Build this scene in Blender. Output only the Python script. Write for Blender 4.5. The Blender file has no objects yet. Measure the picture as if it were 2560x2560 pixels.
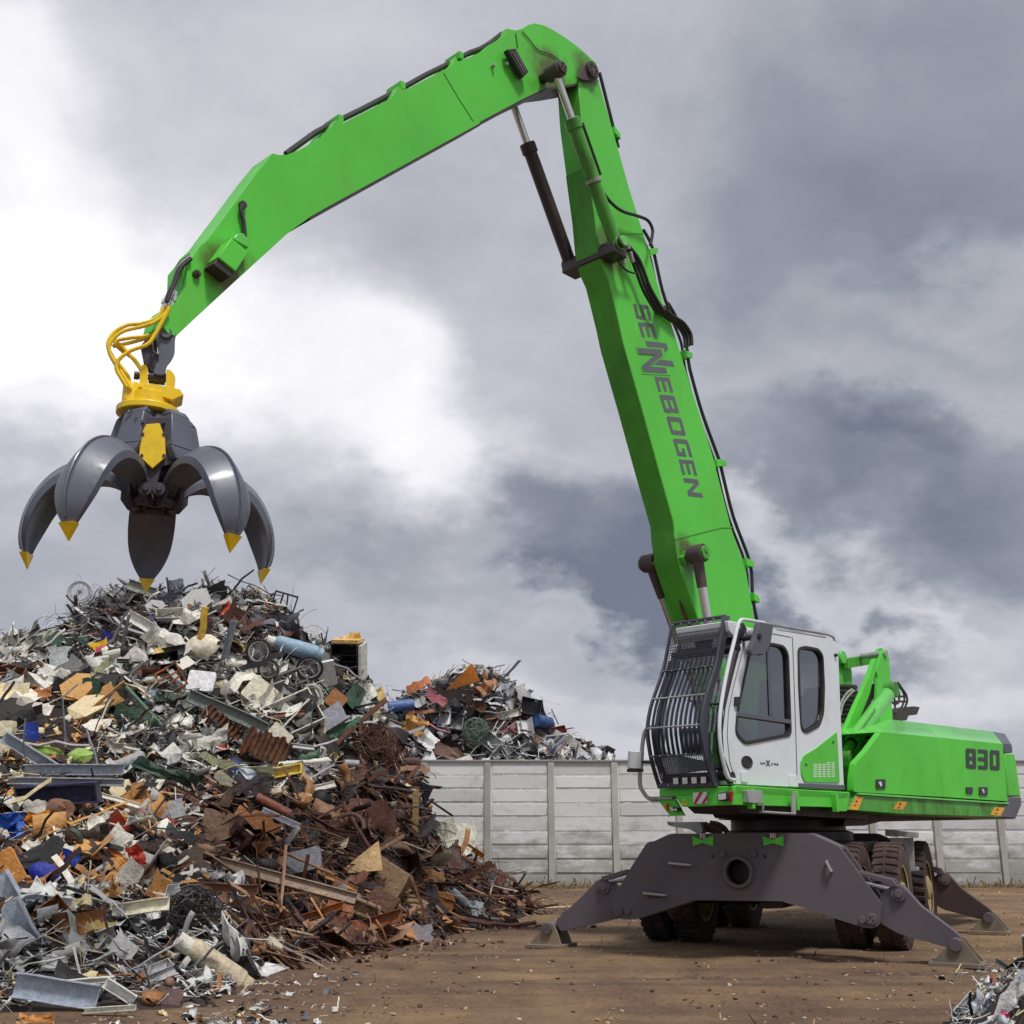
import bpy, math, random
import numpy as np
from mathutils import Vector, Matrix, noise, Euler
from mathutils.geometry import tessellate_polygon
PI = math.pi
random.seed(7); rng = np.random.default_rng(11)
scene = bpy.context.scene
C = scene.collection
# ------------------------------------------------------------------ camera, world, sun, exposure
F = 2850.0                      # focal length in pixels of the 2560 px photograph
P = math.atan(804 / F)          # the camera looks up by this angle
CH = 1.2
cp, sp = math.cos(P), math.sin(P)
cam_d = bpy.data.cameras.new('camera'); cam = bpy.data.objects.new('camera', cam_d); C.objects.link(cam)
cam_d.sensor_width = 36; cam_d.lens = 36 * F / 2560; cam_d.clip_end = 2000
cam.location = (0, 0, CH); cam.rotation_euler = (PI / 2 + P, 0, 0)
scene.camera = cam
scene.view_settings.view_transform = 'Standard'; scene.view_settings.look = 'None'
scene.view_settings.gamma = 1; scene.view_settings.use_curve_mapping = False
scene.view_settings.exposure = 0.16
SUN_EL, SUN_AZ = 62.0, 152.0    # azimuth clockwise from +Y (the viewing direction)
sd = bpy.data.lights.new('sun', 'SUN'); sun = bpy.data.objects.new('sun', sd); C.objects.link(sun)
sd.energy = 2.6; sd.angle = math.radians(10); sd.color = (1, .97, .93)
a, e = math.radians(SUN_AZ), math.radians(SUN_EL)
sdir = Vector((math.sin(a) * math.cos(e), math.cos(a) * math.cos(e), math.sin(e)))
sun.rotation_euler = sdir.to_track_quat('Z', 'Y').to_euler()
sun.location = sdir * 60

def ray(X, Y):
    x = (X - 1280) / F; b = (1280 - Y) / F
    return Vector((x, cp - b * sp, sp + b * cp))

def make_world():
    w = bpy.data.worlds.new('World'); scene.world = w; w.use_nodes = True
    nt = w.node_tree; N = nt.nodes; L = nt.links; N.clear()
    def nd(t, **k):
        n = N.new(t)
        for q, v in k.items(): setattr(n, q, v)
        return n
    def mth(op, a, b=None, c=None, clamp=False):
        n = nd('ShaderNodeMath', operation=op, use_clamp=clamp)
        for i, v in enumerate((a, b, c)):
            if v is None: continue
            if isinstance(v, (int, float)): n.inputs[i].default_value = v
            else: L.new(v, n.inputs[i])
        return n.outputs[0]
    tc = nd('ShaderNodeTexCoord'); sep = nd('ShaderNodeSeparateXYZ'); L.new(tc.outputs['Generated'], sep.inputs[0])
    az = mth('ARCTAN2', sep.outputs[0], sep.outputs[1]); el = mth('ARCSINE', sep.outputs[2])
    # cloud texture from the direction, projected on a flat cloud deck so that it stretches towards the horizon
    zz = mth('ADD', mth('MAXIMUM', sep.outputs[2], 0.0), 0.5)
    cx = mth('DIVIDE', sep.outputs[0], zz); cy = mth('DIVIDE', sep.outputs[1], zz)
    cc = nd('ShaderNodeCombineXYZ'); L.new(cx, cc.inputs[0]); L.new(cy, cc.inputs[1])
    def noi(scale, det, rough, off, dist=0.0, src=cc.outputs[0]):
        m = nd('ShaderNodeMapping'); m.inputs['Location'].default_value = off; L.new(src, m.inputs[0])
        n = nd('ShaderNodeTexNoise'); n.inputs['Scale'].default_value = scale; n.inputs['Detail'].default_value = det
        n.inputs['Roughness'].default_value = rough; n.inputs['Distortion'].default_value = dist
        L.new(m.outputs[0], n.inputs['Vector']); return n
    wob = noi(2.6, 5, .55, (3, 1, 0)); wob2 = noi(7.0, 9, .62, (7, 1, 0))
    ae = nd('ShaderNodeCombineXYZ'); L.new(az, ae.inputs[0]); L.new(el, ae.inputs[1])
    def warp(vec, n, amt):
        s = nd('ShaderNodeVectorMath', operation='SUBTRACT'); L.new(n.outputs['Color'], s.inputs[0]); s.inputs[1].default_value = (.5, .5, .5)
        k = nd('ShaderNodeVectorMath', operation='MULTIPLY'); L.new(s.outputs[0], k.inputs[0]); k.inputs[1].default_value = (amt, amt, 0)
        o = nd('ShaderNodeVectorMath', operation='ADD'); L.new(vec, o.inputs[0]); L.new(k.outputs[0], o.inputs[1]); return o.outputs[0]
    v = warp(warp(ae.outputs[0], wob, .30), wob2, .17)
    # cloud masses in view: (x, y, half-width, half-height in photo/1932 px, turn, amount)
    blobs = [(60, 430, 400, 400, 0, .40), (120, 640, 360, 240, 0, .22), (330, 560, 420, 260, 0, .08), (250, 120, 520, 300, 0, .10), (560, 700, 430, 260, -10, .31), (820, 880, 300, 200, 40, .31), (640, 560, 260, 130, 20, .12),
             (40, 120, 240, 150, 0, .12), (700, 60, 420, 120, 0, .06), (230, 220, 180, 160, 0, -.12), (1700, 900, 420, 190, 10, -.32),
             (1750, 260, 560, 360, 0, -.25), (1300, 60, 420, 150, 0, -.06), (1330, 330, 200, 200, 0, -.05), (1480, 420, 260, 260, 0, -.05), (1780, 500, 260, 90, 12, .17), (1560, 1080, 300, 70, 30, .13), (1730, 1290, 420, 130, 12, .22),
             (1360, 960, 150, 60, 40, .10), (1110, 1010, 230, 130, 25, -.40), (900, 1110, 260, 110, 0, -.14), (1420, 1175, 430, 75, 12, -.30), (1500, 1150, 300, 60, 20, -.12), (1080, 1130, 90, 50, 10, .14), (1700, 790, 260, 80, 10, -.12),
             (900, 680, 200, 120, 0, -.06), (150, 1030, 260, 120, 0, -.06), (700, 1050, 260, 150, 10, -.10), (1030, 1370, 420, 90, 0, .12), (560, 1090, 180, 60, 0, -.05), (1150, 760, 260, 160, 30, -.04)]
    tot = None
    for X, Y, rx, ry, t, am in blobs:
        s = 2560 / 1932; d = ray(X * s, Y * s).normalized()
        m = nd('ShaderNodeMapping', vector_type='TEXTURE'); L.new(v, m.inputs[0])
        m.inputs['Location'].default_value = (math.atan2(d.x, d.y), math.asin(d.z), 0)
        m.inputs['Rotation'].default_value = (0, 0, -math.radians(t)); m.inputs['Scale'].default_value = (rx * s / F, ry * s / F, 1)
        ln = nd('ShaderNodeVectorMath', operation='LENGTH'); L.new(m.outputs[0], ln.inputs[0])
        r = nd('ShaderNodeMapRange', interpolation_type='SMOOTHSTEP'); L.new(ln.outputs['Value'], r.inputs[0])
        r.inputs[1].default_value = 0.0 if am > .3 else .25; r.inputs[2].default_value = 1.5 if am > .3 else 1.28; r.inputs[3].default_value = am; r.inputs[4].default_value = 0
        tot = r.outputs[0] if tot is None else mth('ADD', tot, r.outputs[0])
    n1 = noi(1.5, 7, .5, (0, 0, 0), .3); n2 = noi(4.6, 8, .55, (5, 9, 0), .4); n3 = noi(14, 6, .6, (2, 2, 0), .2)
    val = mth('ADD', tot, .41)
    val = mth('ADD', val, mth('MULTIPLY', mth('SUBTRACT', n1.outputs['Fac'], .5), .30))
    val = mth('ADD', val, mth('MULTIPLY', mth('SUBTRACT', n2.outputs['Fac'], .5), .34))
    val = mth('ADD', val, mth('MULTIPLY', mth('SUBTRACT', n3.outputs['Fac'], .5), .11))
    cr = nd('ShaderNodeValToRGB'); L.new(val, cr.inputs[0]); el_ = cr.color_ramp.elements
    el_[0].position = 0.0; el_[0].color = (.16, .18, .235, 1); el_[1].position = 1.0; el_[1].color = (1.0, .99, 1.0, 1)
    for p_, c_ in ((.22, (.285, .305, .36, 1)), (.42, (.455, .465, .515, 1)), (.62, (.63, .625, .67, 1)), (.80, (.84, .83, .87, 1))):
        q = el_.new(p_); q.color = c_
    sky = nd('ShaderNodeTexSky', sky_type='NISHITA'); sky.sun_disc = False
    sky.sun_elevation = math.radians(SUN_EL); sky.sun_rotation = math.radians(SUN_AZ)
    ks = nd('ShaderNodeVectorMath', operation='SCALE'); L.new(sky.outputs[0], ks.inputs[0]); ks.inputs['Scale'].default_value = .07
    mx = nd('ShaderNodeMix', data_type='RGBA'); mx.inputs[0].default_value = .94; L.new(ks.outputs[0], mx.inputs[6]); L.new(cr.outputs[0], mx.inputs[7])
    bg = nd('ShaderNodeBackground'); L.new(mx.outputs[2], bg.inputs[0]); bg.inputs[1].default_value = 1.0
    out = nd('ShaderNodeOutputWorld'); L.new(bg.outputs[0], out.inputs[0])
make_world()

# ------------------------------------------------------------------ materials
def srgb(r, g, b):
    return tuple(((c / 255) / 12.92 if c / 255 <= .04045 else ((c / 255 + .055) / 1.055) ** 2.4) for c in (r, g, b))
MATS = {}
def material(name, col, rough=.5, metal=0., dirt=None, dirt_amt=.35, scale=3., bump=.0, bscale=40., spec=.5, coat=0., var=.12, streak=1., lo=.45, chips=None):
    m = bpy.data.materials.new(name); m.use_nodes = True; nt = m.node_tree; N = nt.nodes; L = nt.links
    b = N['Principled BSDF']; b.inputs['Roughness'].default_value = rough; b.inputs['Metallic'].default_value = metal
    b.inputs['Specular IOR Level'].default_value = spec; b.inputs['Coat Weight'].default_value = coat; b.inputs['Coat Roughness'].default_value = .12
    tc = N.new('ShaderNodeTexCoord'); mp = N.new('ShaderNodeMapping'); mp.inputs['Scale'].default_value = (1, 1, streak); L.new(tc.outputs['Object'], mp.inputs[0])
    n1 = N.new('ShaderNodeTexNoise'); n1.inputs['Scale'].default_value = scale; n1.inputs['Detail'].default_value = 8; n1.inputs['Roughness'].default_value = .65; L.new(mp.outputs[0], n1.inputs['Vector'])
    n2 = N.new('ShaderNodeTexNoise'); n2.inputs['Scale'].default_value = scale * .35; n2.inputs['Detail'].default_value = 4; L.new(tc.outputs['Object'], n2.inputs['Vector'])
    mr = N.new('ShaderNodeMapRange'); mr.inputs[1].default_value = .3; mr.inputs[2].default_value = .7; mr.inputs[3].default_value = 1 - var; mr.inputs[4].default_value = 1 + var; L.new(n2.outputs['Fac'], mr.inputs[0])
    sc = N.new('ShaderNodeVectorMath'); sc.operation = 'SCALE'; sc.inputs[0].default_value = col; L.new(mr.outputs[0], sc.inputs['Scale'])
    last = sc.outputs[0]
    if dirt is not None:
        r2 = N.new('ShaderNodeMapRange'); r2.interpolation_type = 'SMOOTHSTEP'; r2.inputs[1].default_value = lo; r2.inputs[2].default_value = .78; r2.inputs[3].default_value = 0; r2.inputs[4].default_value = dirt_amt
        L.new(n1.outputs['Fac'], r2.inputs[0]); mx = N.new('ShaderNodeMix'); mx.data_type = 'RGBA'; mx.inputs[7].default_value = (*dirt, 1)
        L.new(r2.outputs[0], mx.inputs[0]); L.new(last, mx.inputs[6]); last = mx.outputs[2]
        r3 = N.new('ShaderNodeMapRange'); r3.inputs[1].default_value = 0; r3.inputs[2].default_value = max(dirt_amt, .01); r3.inputs[3].default_value = rough; r3.inputs[4].default_value = min(1, rough + .3); L.new(r2.outputs[0], r3.inputs[0]); L.new(r3.outputs[0], b.inputs['Roughness'])
    if chips is not None:
        nc = N.new('ShaderNodeTexNoise'); nc.inputs['Scale'].default_value = chips[1]; nc.inputs['Detail'].default_value = 5; nc.inputs['Roughness'].default_value = .7; nc.inputs['Distortion'].default_value = 1.2; L.new(tc.outputs['Object'], nc.inputs['Vector'])
        rc = N.new('ShaderNodeMapRange'); rc.inputs[1].default_value = chips[2]; rc.inputs[2].default_value = chips[2] + .05; rc.inputs[4].default_value = .8; L.new(nc.outputs['Fac'], rc.inputs[0])
        mc = N.new('ShaderNodeMix'); mc.data_type = 'RGBA'; mc.inputs[7].default_value = (*chips[0], 1); L.new(rc.outputs[0], mc.inputs[0]); L.new(last, mc.inputs[6]); last = mc.outputs[2]
    L.new(last, b.inputs['Base Color'])
    if bump > 0:
        n3 = N.new('ShaderNodeTexNoise'); n3.inputs['Scale'].default_value = bscale; n3.inputs['Detail'].default_value = 4; L.new(tc.outputs['Object'], n3.inputs['Vector'])
        bp = N.new('ShaderNodeBump'); bp.inputs['Strength'].default_value = bump; bp.inputs['Distance'].default_value = .01; L.new(n3.outputs['Fac'], bp.inputs['Height']); L.new(bp.outputs[0], b.inputs['Normal'])
    MATS[name] = m; return m
RUST = (.11, .045, .02); DUST = (.22, .15, .09)
green = material('green_paint', (.098, .58, .052), .42, dirt=(.13, .36, .05), dirt_amt=.45, scale=2.2, coat=.06, spec=.35, var=.12, bump=.03, bscale=9, chips=((.08, .10, .04), 14, .70))
green_dk = material('green_paint_shaded', (.06, .36, .02), .5, dirt=(.09, .15, .03), dirt_amt=.6, scale=5, var=.2, streak=.3, lo=.38)  # darker copy of the green, with the shade of the boom front painted in
green_lt = material('green_paint_cylinder', (.12, .58, .08), .3, dirt=(.08, .28, .05), dirt_amt=.4, scale=5, coat=.4)
green_rusty = material('green_paint_oily', (.07, .36, .035), .4, dirt=(.05, .03, .02), dirt_amt=.85, scale=4, lo=.36, streak=.4)
green_boom = material('boom_paint', (.098, .58, .052), .42, dirt=(.14, .36, .06), dirt_amt=.5, scale=1.7, coat=.08, spec=.35, var=.13, bump=.05, bscale=7, streak=.5, chips=((.10, .14, .05), 9, .70))
green_gloss = material('glossy_green_paint', (.095, .585, .045), .42, dirt=(.11, .36, .04), dirt_amt=.35, scale=2, coat=.06, var=.12, spec=.3, bump=.02, bscale=5)
green_top = material('glossy_green_lid', (.14, .62, .09), .25, dirt=(.11, .36, .04), dirt_amt=.25, scale=2, coat=.45, var=.08)  # paler than the side paint, sky sheen on top put into the colour
weldm = material('weld_line', (.05, .33, .035), .5)
greymetal = material('stabilizer_paint', (.112, .096, .112), .55, dirt=(.16, .125, .10), dirt_amt=.6, scale=2.2, var=.18, chips=((.20, .17, .15), 11, .68), bump=.08, bscale=30, spec=.35)
greyfoot = material('foot_steel', (.16, .13, .11), .7, dirt=(.30, .23, .13), dirt_amt=.8, scale=5, lo=.35)
darksteel = material('dark_oily_steel', (.035, .022, .026), .45, dirt=(.09, .05, .04), dirt_amt=.6, scale=6)
brownrust = material('rusty_steel', (.07, .03, .022), .8, dirt=(.20, .09, .04), dirt_amt=.7, scale=5, bump=.2)
maroon = material('muddy_dark_steel', (.055, .030, .032), .7, dirt=(.11, .065, .045), dirt_amt=.7, scale=4, bump=.3)
pinsteel = material('pin_steel', (.070, .050, .052), .6, dirt=(.14, .10, .08), dirt_amt=.6, scale=7, bump=.15)
blackm = material('black_rubber', (.022, .018, .02), .55, dirt=(.06, .045, .04), dirt_amt=.5, scale=6)
tyrem = material('tyre_rubber', (.020, .015, .015), .85, dirt=(.10, .055, .045), dirt_amt=.9, scale=4, lo=.35, bump=.4, bscale=25)
tyredusty = material('dusty_tyre_rubber', (.045, .028, .026), .95, dirt=(.12, .072, .058), dirt_amt=.9, scale=6, lo=.36, bump=.9, bscale=25)
chrome = material('chrome_rod', (.72, .72, .74), .26, metal=.9, var=.1)
white = material('white_cab_paint', (.70, .74, .77), .32, dirt=(.42, .42, .40), dirt_amt=.25, scale=4, coat=.3, var=.04)
cagem = material('cage_steel', (.055, .055, .078), .42, dirt=(.03, .02, .03), dirt_amt=.4, scale=5)
interior = material('cab_interior', (.035, .028, .032), .8, dirt=(.06, .05, .05), scale=6)
rimm = material('rim_paint', (.38, .29, .15), .65, dirt=(.22, .14, .08), dirt_amt=.7, scale=6, lo=.35)
greysill = material('grey_sill', (.10, .10, .13), .5)
galv = material('galvanised_steel', (.36, .37, .36), .5, metal=.2, dirt=(.16, .14, .12), dirt_amt=.7, scale=9)
yellow = material('yellow_paint', (.88, .60, .0), .35, dirt=(.42, .24, .03), dirt_amt=.5, scale=9, chips=((.20, .14, .08), 22, .68), coat=.3, var=.05)
yhose = material('yellow_hose', (.86, .58, .01), .45, dirt=(.42, .24, .02), dirt_amt=.45, scale=20)
grabgrey = material('grab_grey_paint', (.105, .116, .155), .42, dirt=(.05, .04, .045), dirt_amt=.6, scale=5, coat=.12, var=.12, chips=((.30, .29, .28), 16, .70), bump=.05, bscale=14)
grabdark = material('grab_dark_paint', (.045, .036, .055), .5, dirt=(.03, .02, .02), dirt_amt=.4, scale=5)
logoink = material('grey_lettering', (.11, .12, .135), .4); blackink = material('black_lettering', (.02, .022, .03), .4)
stick_o = material('orange_sticker', (.75, .36, .02), .4); stick_y = material('yellow_sticker', (.85, .6, .02), .4)
redm = material('red_stripe', (.45, .02, .03), .4); whitestr = material('white_sticker', (.75, .75, .75), .4); orangel = material('orange_lens', (.8, .15, .02), .2)
lampm = material('lamp_glass', (.72, .72, .72), .12, metal=.4, var=.3, scale=12)
concrete = material('pale_concrete', (.50, .49, .50), .85, dirt=(.30, .30, .30), dirt_amt=.55, scale=1.6, bump=.25, bscale=18, var=.10)
postm = material('concrete_post', (.42, .41, .37), .9, dirt=(.2, .2, .18), dirt_amt=.5, scale=3, bump=.25, bscale=18)
def glass_mat(name, tint):
    m = bpy.data.materials.new(name); m.use_nodes = True; N = m.node_tree.nodes; L = m.node_tree.links; N.clear()
    t = N.new('ShaderNodeBsdfTransparent'); t.inputs[0].default_value = tint
    g = N.new('ShaderNodeBsdfGlossy'); g.inputs['Roughness'].default_value = .03; g.inputs[0].default_value = (.85, .88, .92, 1)
    f = N.new('ShaderNodeLayerWeight'); f.inputs[0].default_value = .35; ad = N.new('ShaderNodeMath'); ad.operation = 'MULTIPLY_ADD'; ad.inputs[1].default_value = .45; ad.inputs[2].default_value = .07; L.new(f.outputs['Facing'], ad.inputs[0])
    mx = N.new('ShaderNodeMixShader'); L.new(ad.outputs[0], mx.inputs[0]); L.new(t.outputs[0], mx.inputs[1]); L.new(g.outputs[0], mx.inputs[2])
    o = N.new('ShaderNodeOutputMaterial'); L.new(mx.outputs[0], o.inputs[0]); return m
glass = glass_mat('tinted_glass', (.34, .34, .37, 1)); clear_glass = glass_mat('clear_glass', (.88, .9, .9, 1))
def slab_mat():                 # pale concrete with green-black weathering that grows towards the ground on the real slabs
    m = material('weathered_slab', (.72, .725, .73), .85, dirt=(.34, .34, .33), dirt_amt=.6, scale=2.2, bump=.25, bscale=22, var=.08)
    N = m.node_tree.nodes; L = m.node_tree.links; b = N['Principled BSDF']; src = b.inputs['Base Color'].links[0].from_socket
    g = N.new('ShaderNodeNewGeometry'); sp_ = N.new('ShaderNodeSeparateXYZ'); L.new(g.outputs['Position'], sp_.inputs[0])
    r = N.new('ShaderNodeMapRange'); r.inputs[1].default_value = 1.7; r.inputs[2].default_value = .1; r.inputs[3].default_value = .0; r.inputs[4].default_value = .34; L.new(sp_.outputs[2], r.inputs[0])
    mp = N.new('ShaderNodeMapping'); mp.inputs['Scale'].default_value = (1, 1, 2.6); L.new(g.outputs['Position'], mp.inputs[0])
    n = N.new('ShaderNodeTexNoise'); n.inputs['Scale'].default_value = 1.5; n.inputs['Detail'].default_value = 8; n.inputs['Roughness'].default_value = .7; L.new(mp.outputs[0], n.inputs['Vector'])
    ad = N.new('ShaderNodeMath'); ad.operation = 'ADD'; L.new(n.outputs['Fac'], ad.inputs[0]); L.new(r.outputs[0], ad.inputs[1])
    r2 = N.new('ShaderNodeMapRange'); r2.interpolation_type = 'SMOOTHSTEP'; r2.inputs[1].default_value = .52; r2.inputs[2].default_value = .84; r2.inputs[4].default_value = .62; L.new(ad.outputs[0], r2.inputs[0])
    mx = N.new('ShaderNodeMix'); mx.data_type = 'RGBA'; L.new(r2.outputs[0], mx.inputs[0]); L.new(src, mx.inputs[6]); mx.inputs[7].default_value = (.15, .15, .10, 1); L.new(mx.outputs[2], b.inputs['Base Color'])
    return m
def vary(m, lo, hi):            # each slab a slightly different tone
    N = m.node_tree.nodes; L = m.node_tree.links; b = N['Principled BSDF']; src = b.inputs['Base Color'].links[0].from_socket
    o = N.new('ShaderNodeObjectInfo'); r = N.new('ShaderNodeMapRange'); r.inputs[3].default_value = lo; r.inputs[4].default_value = hi; L.new(o.outputs['Random'], r.inputs[0])
    s = N.new('ShaderNodeVectorMath'); s.operation = 'SCALE'; L.new(src, s.inputs[0]); L.new(r.outputs[0], s.inputs['Scale']); L.new(s.outputs[0], b.inputs['Base Color'])
slabm = slab_mat(); vary(slabm, .80, 1.06); vary(postm, .85, 1.1)
def stains(m, spots, col, amt=.85):   # grease and rust round pins, at fixed places on the part
    N = m.node_tree.nodes; L = m.node_tree.links; b = N['Principled BSDF']; src = b.inputs['Base Color'].links[0].from_socket
    tc = N.new('ShaderNodeTexCoord'); n = N.new('ShaderNodeTexNoise'); n.inputs['Scale'].default_value = 5; n.inputs['Detail'].default_value = 6; L.new(tc.outputs['Object'], n.inputs['Vector']); tot = None
    for (y, z, r) in spots:
        mp = N.new('ShaderNodeVectorMath'); mp.operation = 'SUBTRACT'; L.new(tc.outputs['Object'], mp.inputs[0]); mp.inputs[1].default_value = (0, y, z)
        ml = N.new('ShaderNodeVectorMath'); ml.operation = 'MULTIPLY'; L.new(mp.outputs[0], ml.inputs[0]); ml.inputs[1].default_value = (0, 1 / r, 1 / r)
        ln = N.new('ShaderNodeVectorMath'); ln.operation = 'LENGTH'; L.new(ml.outputs[0], ln.inputs[0])
        q = N.new('ShaderNodeMapRange'); q.inputs[1].default_value = 1.0; q.inputs[2].default_value = .1; q.inputs[3].default_value = 0; q.inputs[4].default_value = 1; L.new(ln.outputs['Value'], q.inputs[0])
        if tot is None: tot = q.outputs[0]
        else: a = N.new('ShaderNodeMath'); a.operation = 'MAXIMUM'; L.new(tot, a.inputs[0]); L.new(q.outputs[0], a.inputs[1]); tot = a.outputs[0]
    a = N.new('ShaderNodeMath'); a.operation = 'ADD'; L.new(tot, a.inputs[0]); L.new(n.outputs['Fac'], a.inputs[1])
    q = N.new('ShaderNodeMapRange'); q.interpolation_type = 'SMOOTHSTEP'; q.inputs[1].default_value = .72; q.inputs[2].default_value = 1.35; q.inputs[4].default_value = amt; L.new(a.outputs[0], q.inputs[0])
    mx = N.new('ShaderNodeMix'); mx.data_type = 'RGBA'; L.new(q.outputs[0], mx.inputs[0]); L.new(src, mx.inputs[6]); mx.inputs[7].default_value = (*col, 1); L.new(mx.outputs[2], b.inputs['Base Color'])

# ------------------------------------------------------------------ helpers
class Fr:                       # a frame standing on the ground: local X, Y turned about Z
    def __init__(s, ox, oy, th):
        s.o = (ox, oy); s.th = th; s.c = math.cos(th); s.s = math.sin(th)
        s.m = Matrix.Translation((ox, oy, 0)) @ Matrix.Rotation(th, 4, 'Z')
    def hit(s, X, Y, ax, v):
        d = ray(X, Y); x, y = -s.o[0], -s.o[1]
        c = (x * s.c + y * s.s, -x * s.s + y * s.c, CH); e = (d.x * s.c + d.y * s.s, -d.x * s.s + d.y * s.c, d.z)
        t = (v - c[ax]) / e[ax]; return Vector((c[0] + t * e[0], c[1] + t * e[1], c[2] + t * e[2]))
def Z(ox, oy, k): return lambda x, y: (ox + k * x, oy + k * y)
Z1 = Z(0, 600, .4659); Z2 = Z(400, 0, .4141); Z3 = Z(1200, 0, .4142); Z4 = Z(1400, 700, .4658); Z5 = Z(1560, 1500, .31056)
Z6 = Z(2050, 1560, .28983); Z7 = Z(1300, 1980, .34161); Z8 = Z(1900, 1980, .34161); Z9 = Z(280, 780, .14493)
Q1 = Z(2060, 1600, .13975); Q2 = Z(1620, 1520, .14493); Q3 = Z(1580, 1780, .14493); Q5 = Z(2080, 2000, .14493); Q6 = Z(1600, 1980, .15528)
U = Fr(3.45, 14.8, math.radians(-43.6)); G = Fr(3.45, 14.8, math.radians(-26)); W = Fr(0, 0, 0)

class MB:
    def __init__(s): s.v = []; s.f = []
    def prism(s, pts, ax, a, b, holes=()):        # pts: 2-D polygon in the two other axes, extruded along ax from a to b
        loops = [list(pts)] + [list(h) for h in holes]
        def P3(p, w):
            if ax == 0: return (w, p[0], p[1])
            if ax == 1: return (p[0], w, p[1])
            return (p[0], p[1], w)
        base = len(s.v); flat = [p for l in loops for p in l]; n = len(flat)
        for w in (a, b): s.v += [P3(p, w) for p in flat]
        tris = tessellate_polygon([[Vector((p[0], p[1], 0)) for p in l] for l in loops])
        for t in tris: s.f.append([base + t[0], base + t[1], base + t[2]]); s.f.append([base + n + t[2], base + n + t[1], base + n + t[0]])
        k = 0
        for l in loops:
            m = len(l)
            for i in range(m):
                j = (i + 1) % m; s.f.append([base + k + i, base + k + j, base + n + k + j, base + n + k + i])
            k += m
        return s
    def box(s, x0, x1, y0, y1, z0, z1): return s.prism([(x0, y0), (x1, y0), (x1, y1), (x0, y1)], 2, z0, z1)
    def hexa(s, A, B):                            # two matching rings joined
        base = len(s.v); n = len(A); s.v += [tuple(p) for p in A] + [tuple(p) for p in B]
        s.f.append(list(range(base, base + n))[::-1]); s.f.append(list(range(base + n, base + 2 * n)))
        for i in range(n):
            j = (i + 1) % n; s.f.append([base + i, base + j, base + n + j, base + n + i])
        return s
    def tube(s, path, r, n=8, closed=False, cap=True):
        path = [Vector(p) for p in path]; m = len(path); base = len(s.v); R = r if isinstance(r, (list, tuple)) else [r] * m
        up = None
        for i, p in enumerate(path):
            if closed: t = path[(i + 1) % m] - path[i - 1]
            else: t = path[min(i + 1, m - 1)] - path[max(i - 1, 0)]
            t.normalize()
            if up is None: up = t.orthogonal().normalized()
            up = (up - t * up.dot(t))
            if up.length < 1e-5: up = t.orthogonal()
            up.normalize(); w = t.cross(up)
            for k in range(n):
                an = 2 * PI * k / n; s.v.append(tuple(p + (up * math.cos(an) + w * math.sin(an)) * R[i]))
        for i in range(m if closed else m - 1):
            for k in range(n):
                i2 = (i + 1) % m; k2 = (k + 1) % n
                s.f.append([base + i * n + k, base + i * n + k2, base + i2 * n + k2, base + i2 * n + k])
        if cap and not closed:
            s.f.append([base + k for k in range(n)][::-1]); s.f.append([base + (m - 1) * n + k for k in range(n)])
        return s
    def cyl(s, a, b, r, r2=None, n=20): return s.tube([a, b], [r, r if r2 is None else r2], n)
    def lathe(s, prof, M=None, n=24, cap=True):   # prof: (radius, z); M: matrix
        base = len(s.v); M = M or Matrix.Identity(4)
        for (r, z) in prof:
            for k in range(n): s.v.append(tuple(M @ Vector((r * math.cos(2 * PI * k / n), r * math.sin(2 * PI * k / n), z))))
        for i in range(len(prof) - 1):
            for k in range(n): s.f.append([base + i * n + k, base + i * n + (k + 1) % n, base + (i + 1) * n + (k + 1) % n, base + (i + 1) * n + k])
        if cap: s.f.append([base + k for k in range(n)][::-1]); s.f.append([base + (len(prof) - 1) * n + k for k in range(n)])
        return s
    def strip(s, path, w, h, side):               # flat bar of width w along side, thickness h
        path = [Vector(p) for p in path]; side = Vector(side).normalized(); base = len(s.v); m = len(path)
        for i, p in enumerate(path):
            t = (path[min(i + 1, m - 1)] - path[max(i - 1, 0)]).normalized(); nn = t.cross(side).normalized()
            for a_, b_ in ((-1, -1), (1, -1), (1, 1), (-1, 1)): s.v.append(tuple(p + side * a_ * w / 2 + nn * b_ * h / 2))
        for i in range(m - 1):
            for k in range(4): s.f.append([base + 4 * i + k, base + 4 * i + (k + 1) % 4, base + 4 * i + 4 + (k + 1) % 4, base + 4 * i + 4 + k])
        s.f.append([base, base + 3, base + 2, base + 1]); e_ = base + 4 * (m - 1); s.f.append([e_, e_ + 1, e_ + 2, e_ + 3])
        return s
    def mesh(s, name, mat, smooth=35):
        me = bpy.data.meshes.new(name); me.from_pydata([tuple(p) for p in s.v], [], s.f)
        import bmesh
        bm = bmesh.new(); bm.from_mesh(me); bmesh.ops.recalc_face_normals(bm, faces=bm.faces); bm.to_mesh(me); bm.free()
        for p in me.polygons: p.use_smooth = True
        me.set_sharp_from_angle(angle=math.radians(smooth))
        if mat: me.materials.append(mat)
        return me

def bez(pts, n=8):                                # smooth curve through points (Catmull-Rom)
    pts = [Vector(p) for p in pts]; out = []
    for i in range(len(pts) - 1):
        p0 = pts[max(i - 1, 0)]; p1 = pts[i]; p2 = pts[i + 1]; p3 = pts[min(i + 2, len(pts) - 1)]
        for k in range(n):
            t = k / n; out.append(.5 * ((2 * p1) + (-p0 + p2) * t + (2 * p0 - 5 * p1 + 4 * p2 - p3) * t * t + (-p0 + 3 * p1 - 3 * p2 + p3) * t ** 3))
    out.append(pts[-1]); return out

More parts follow.
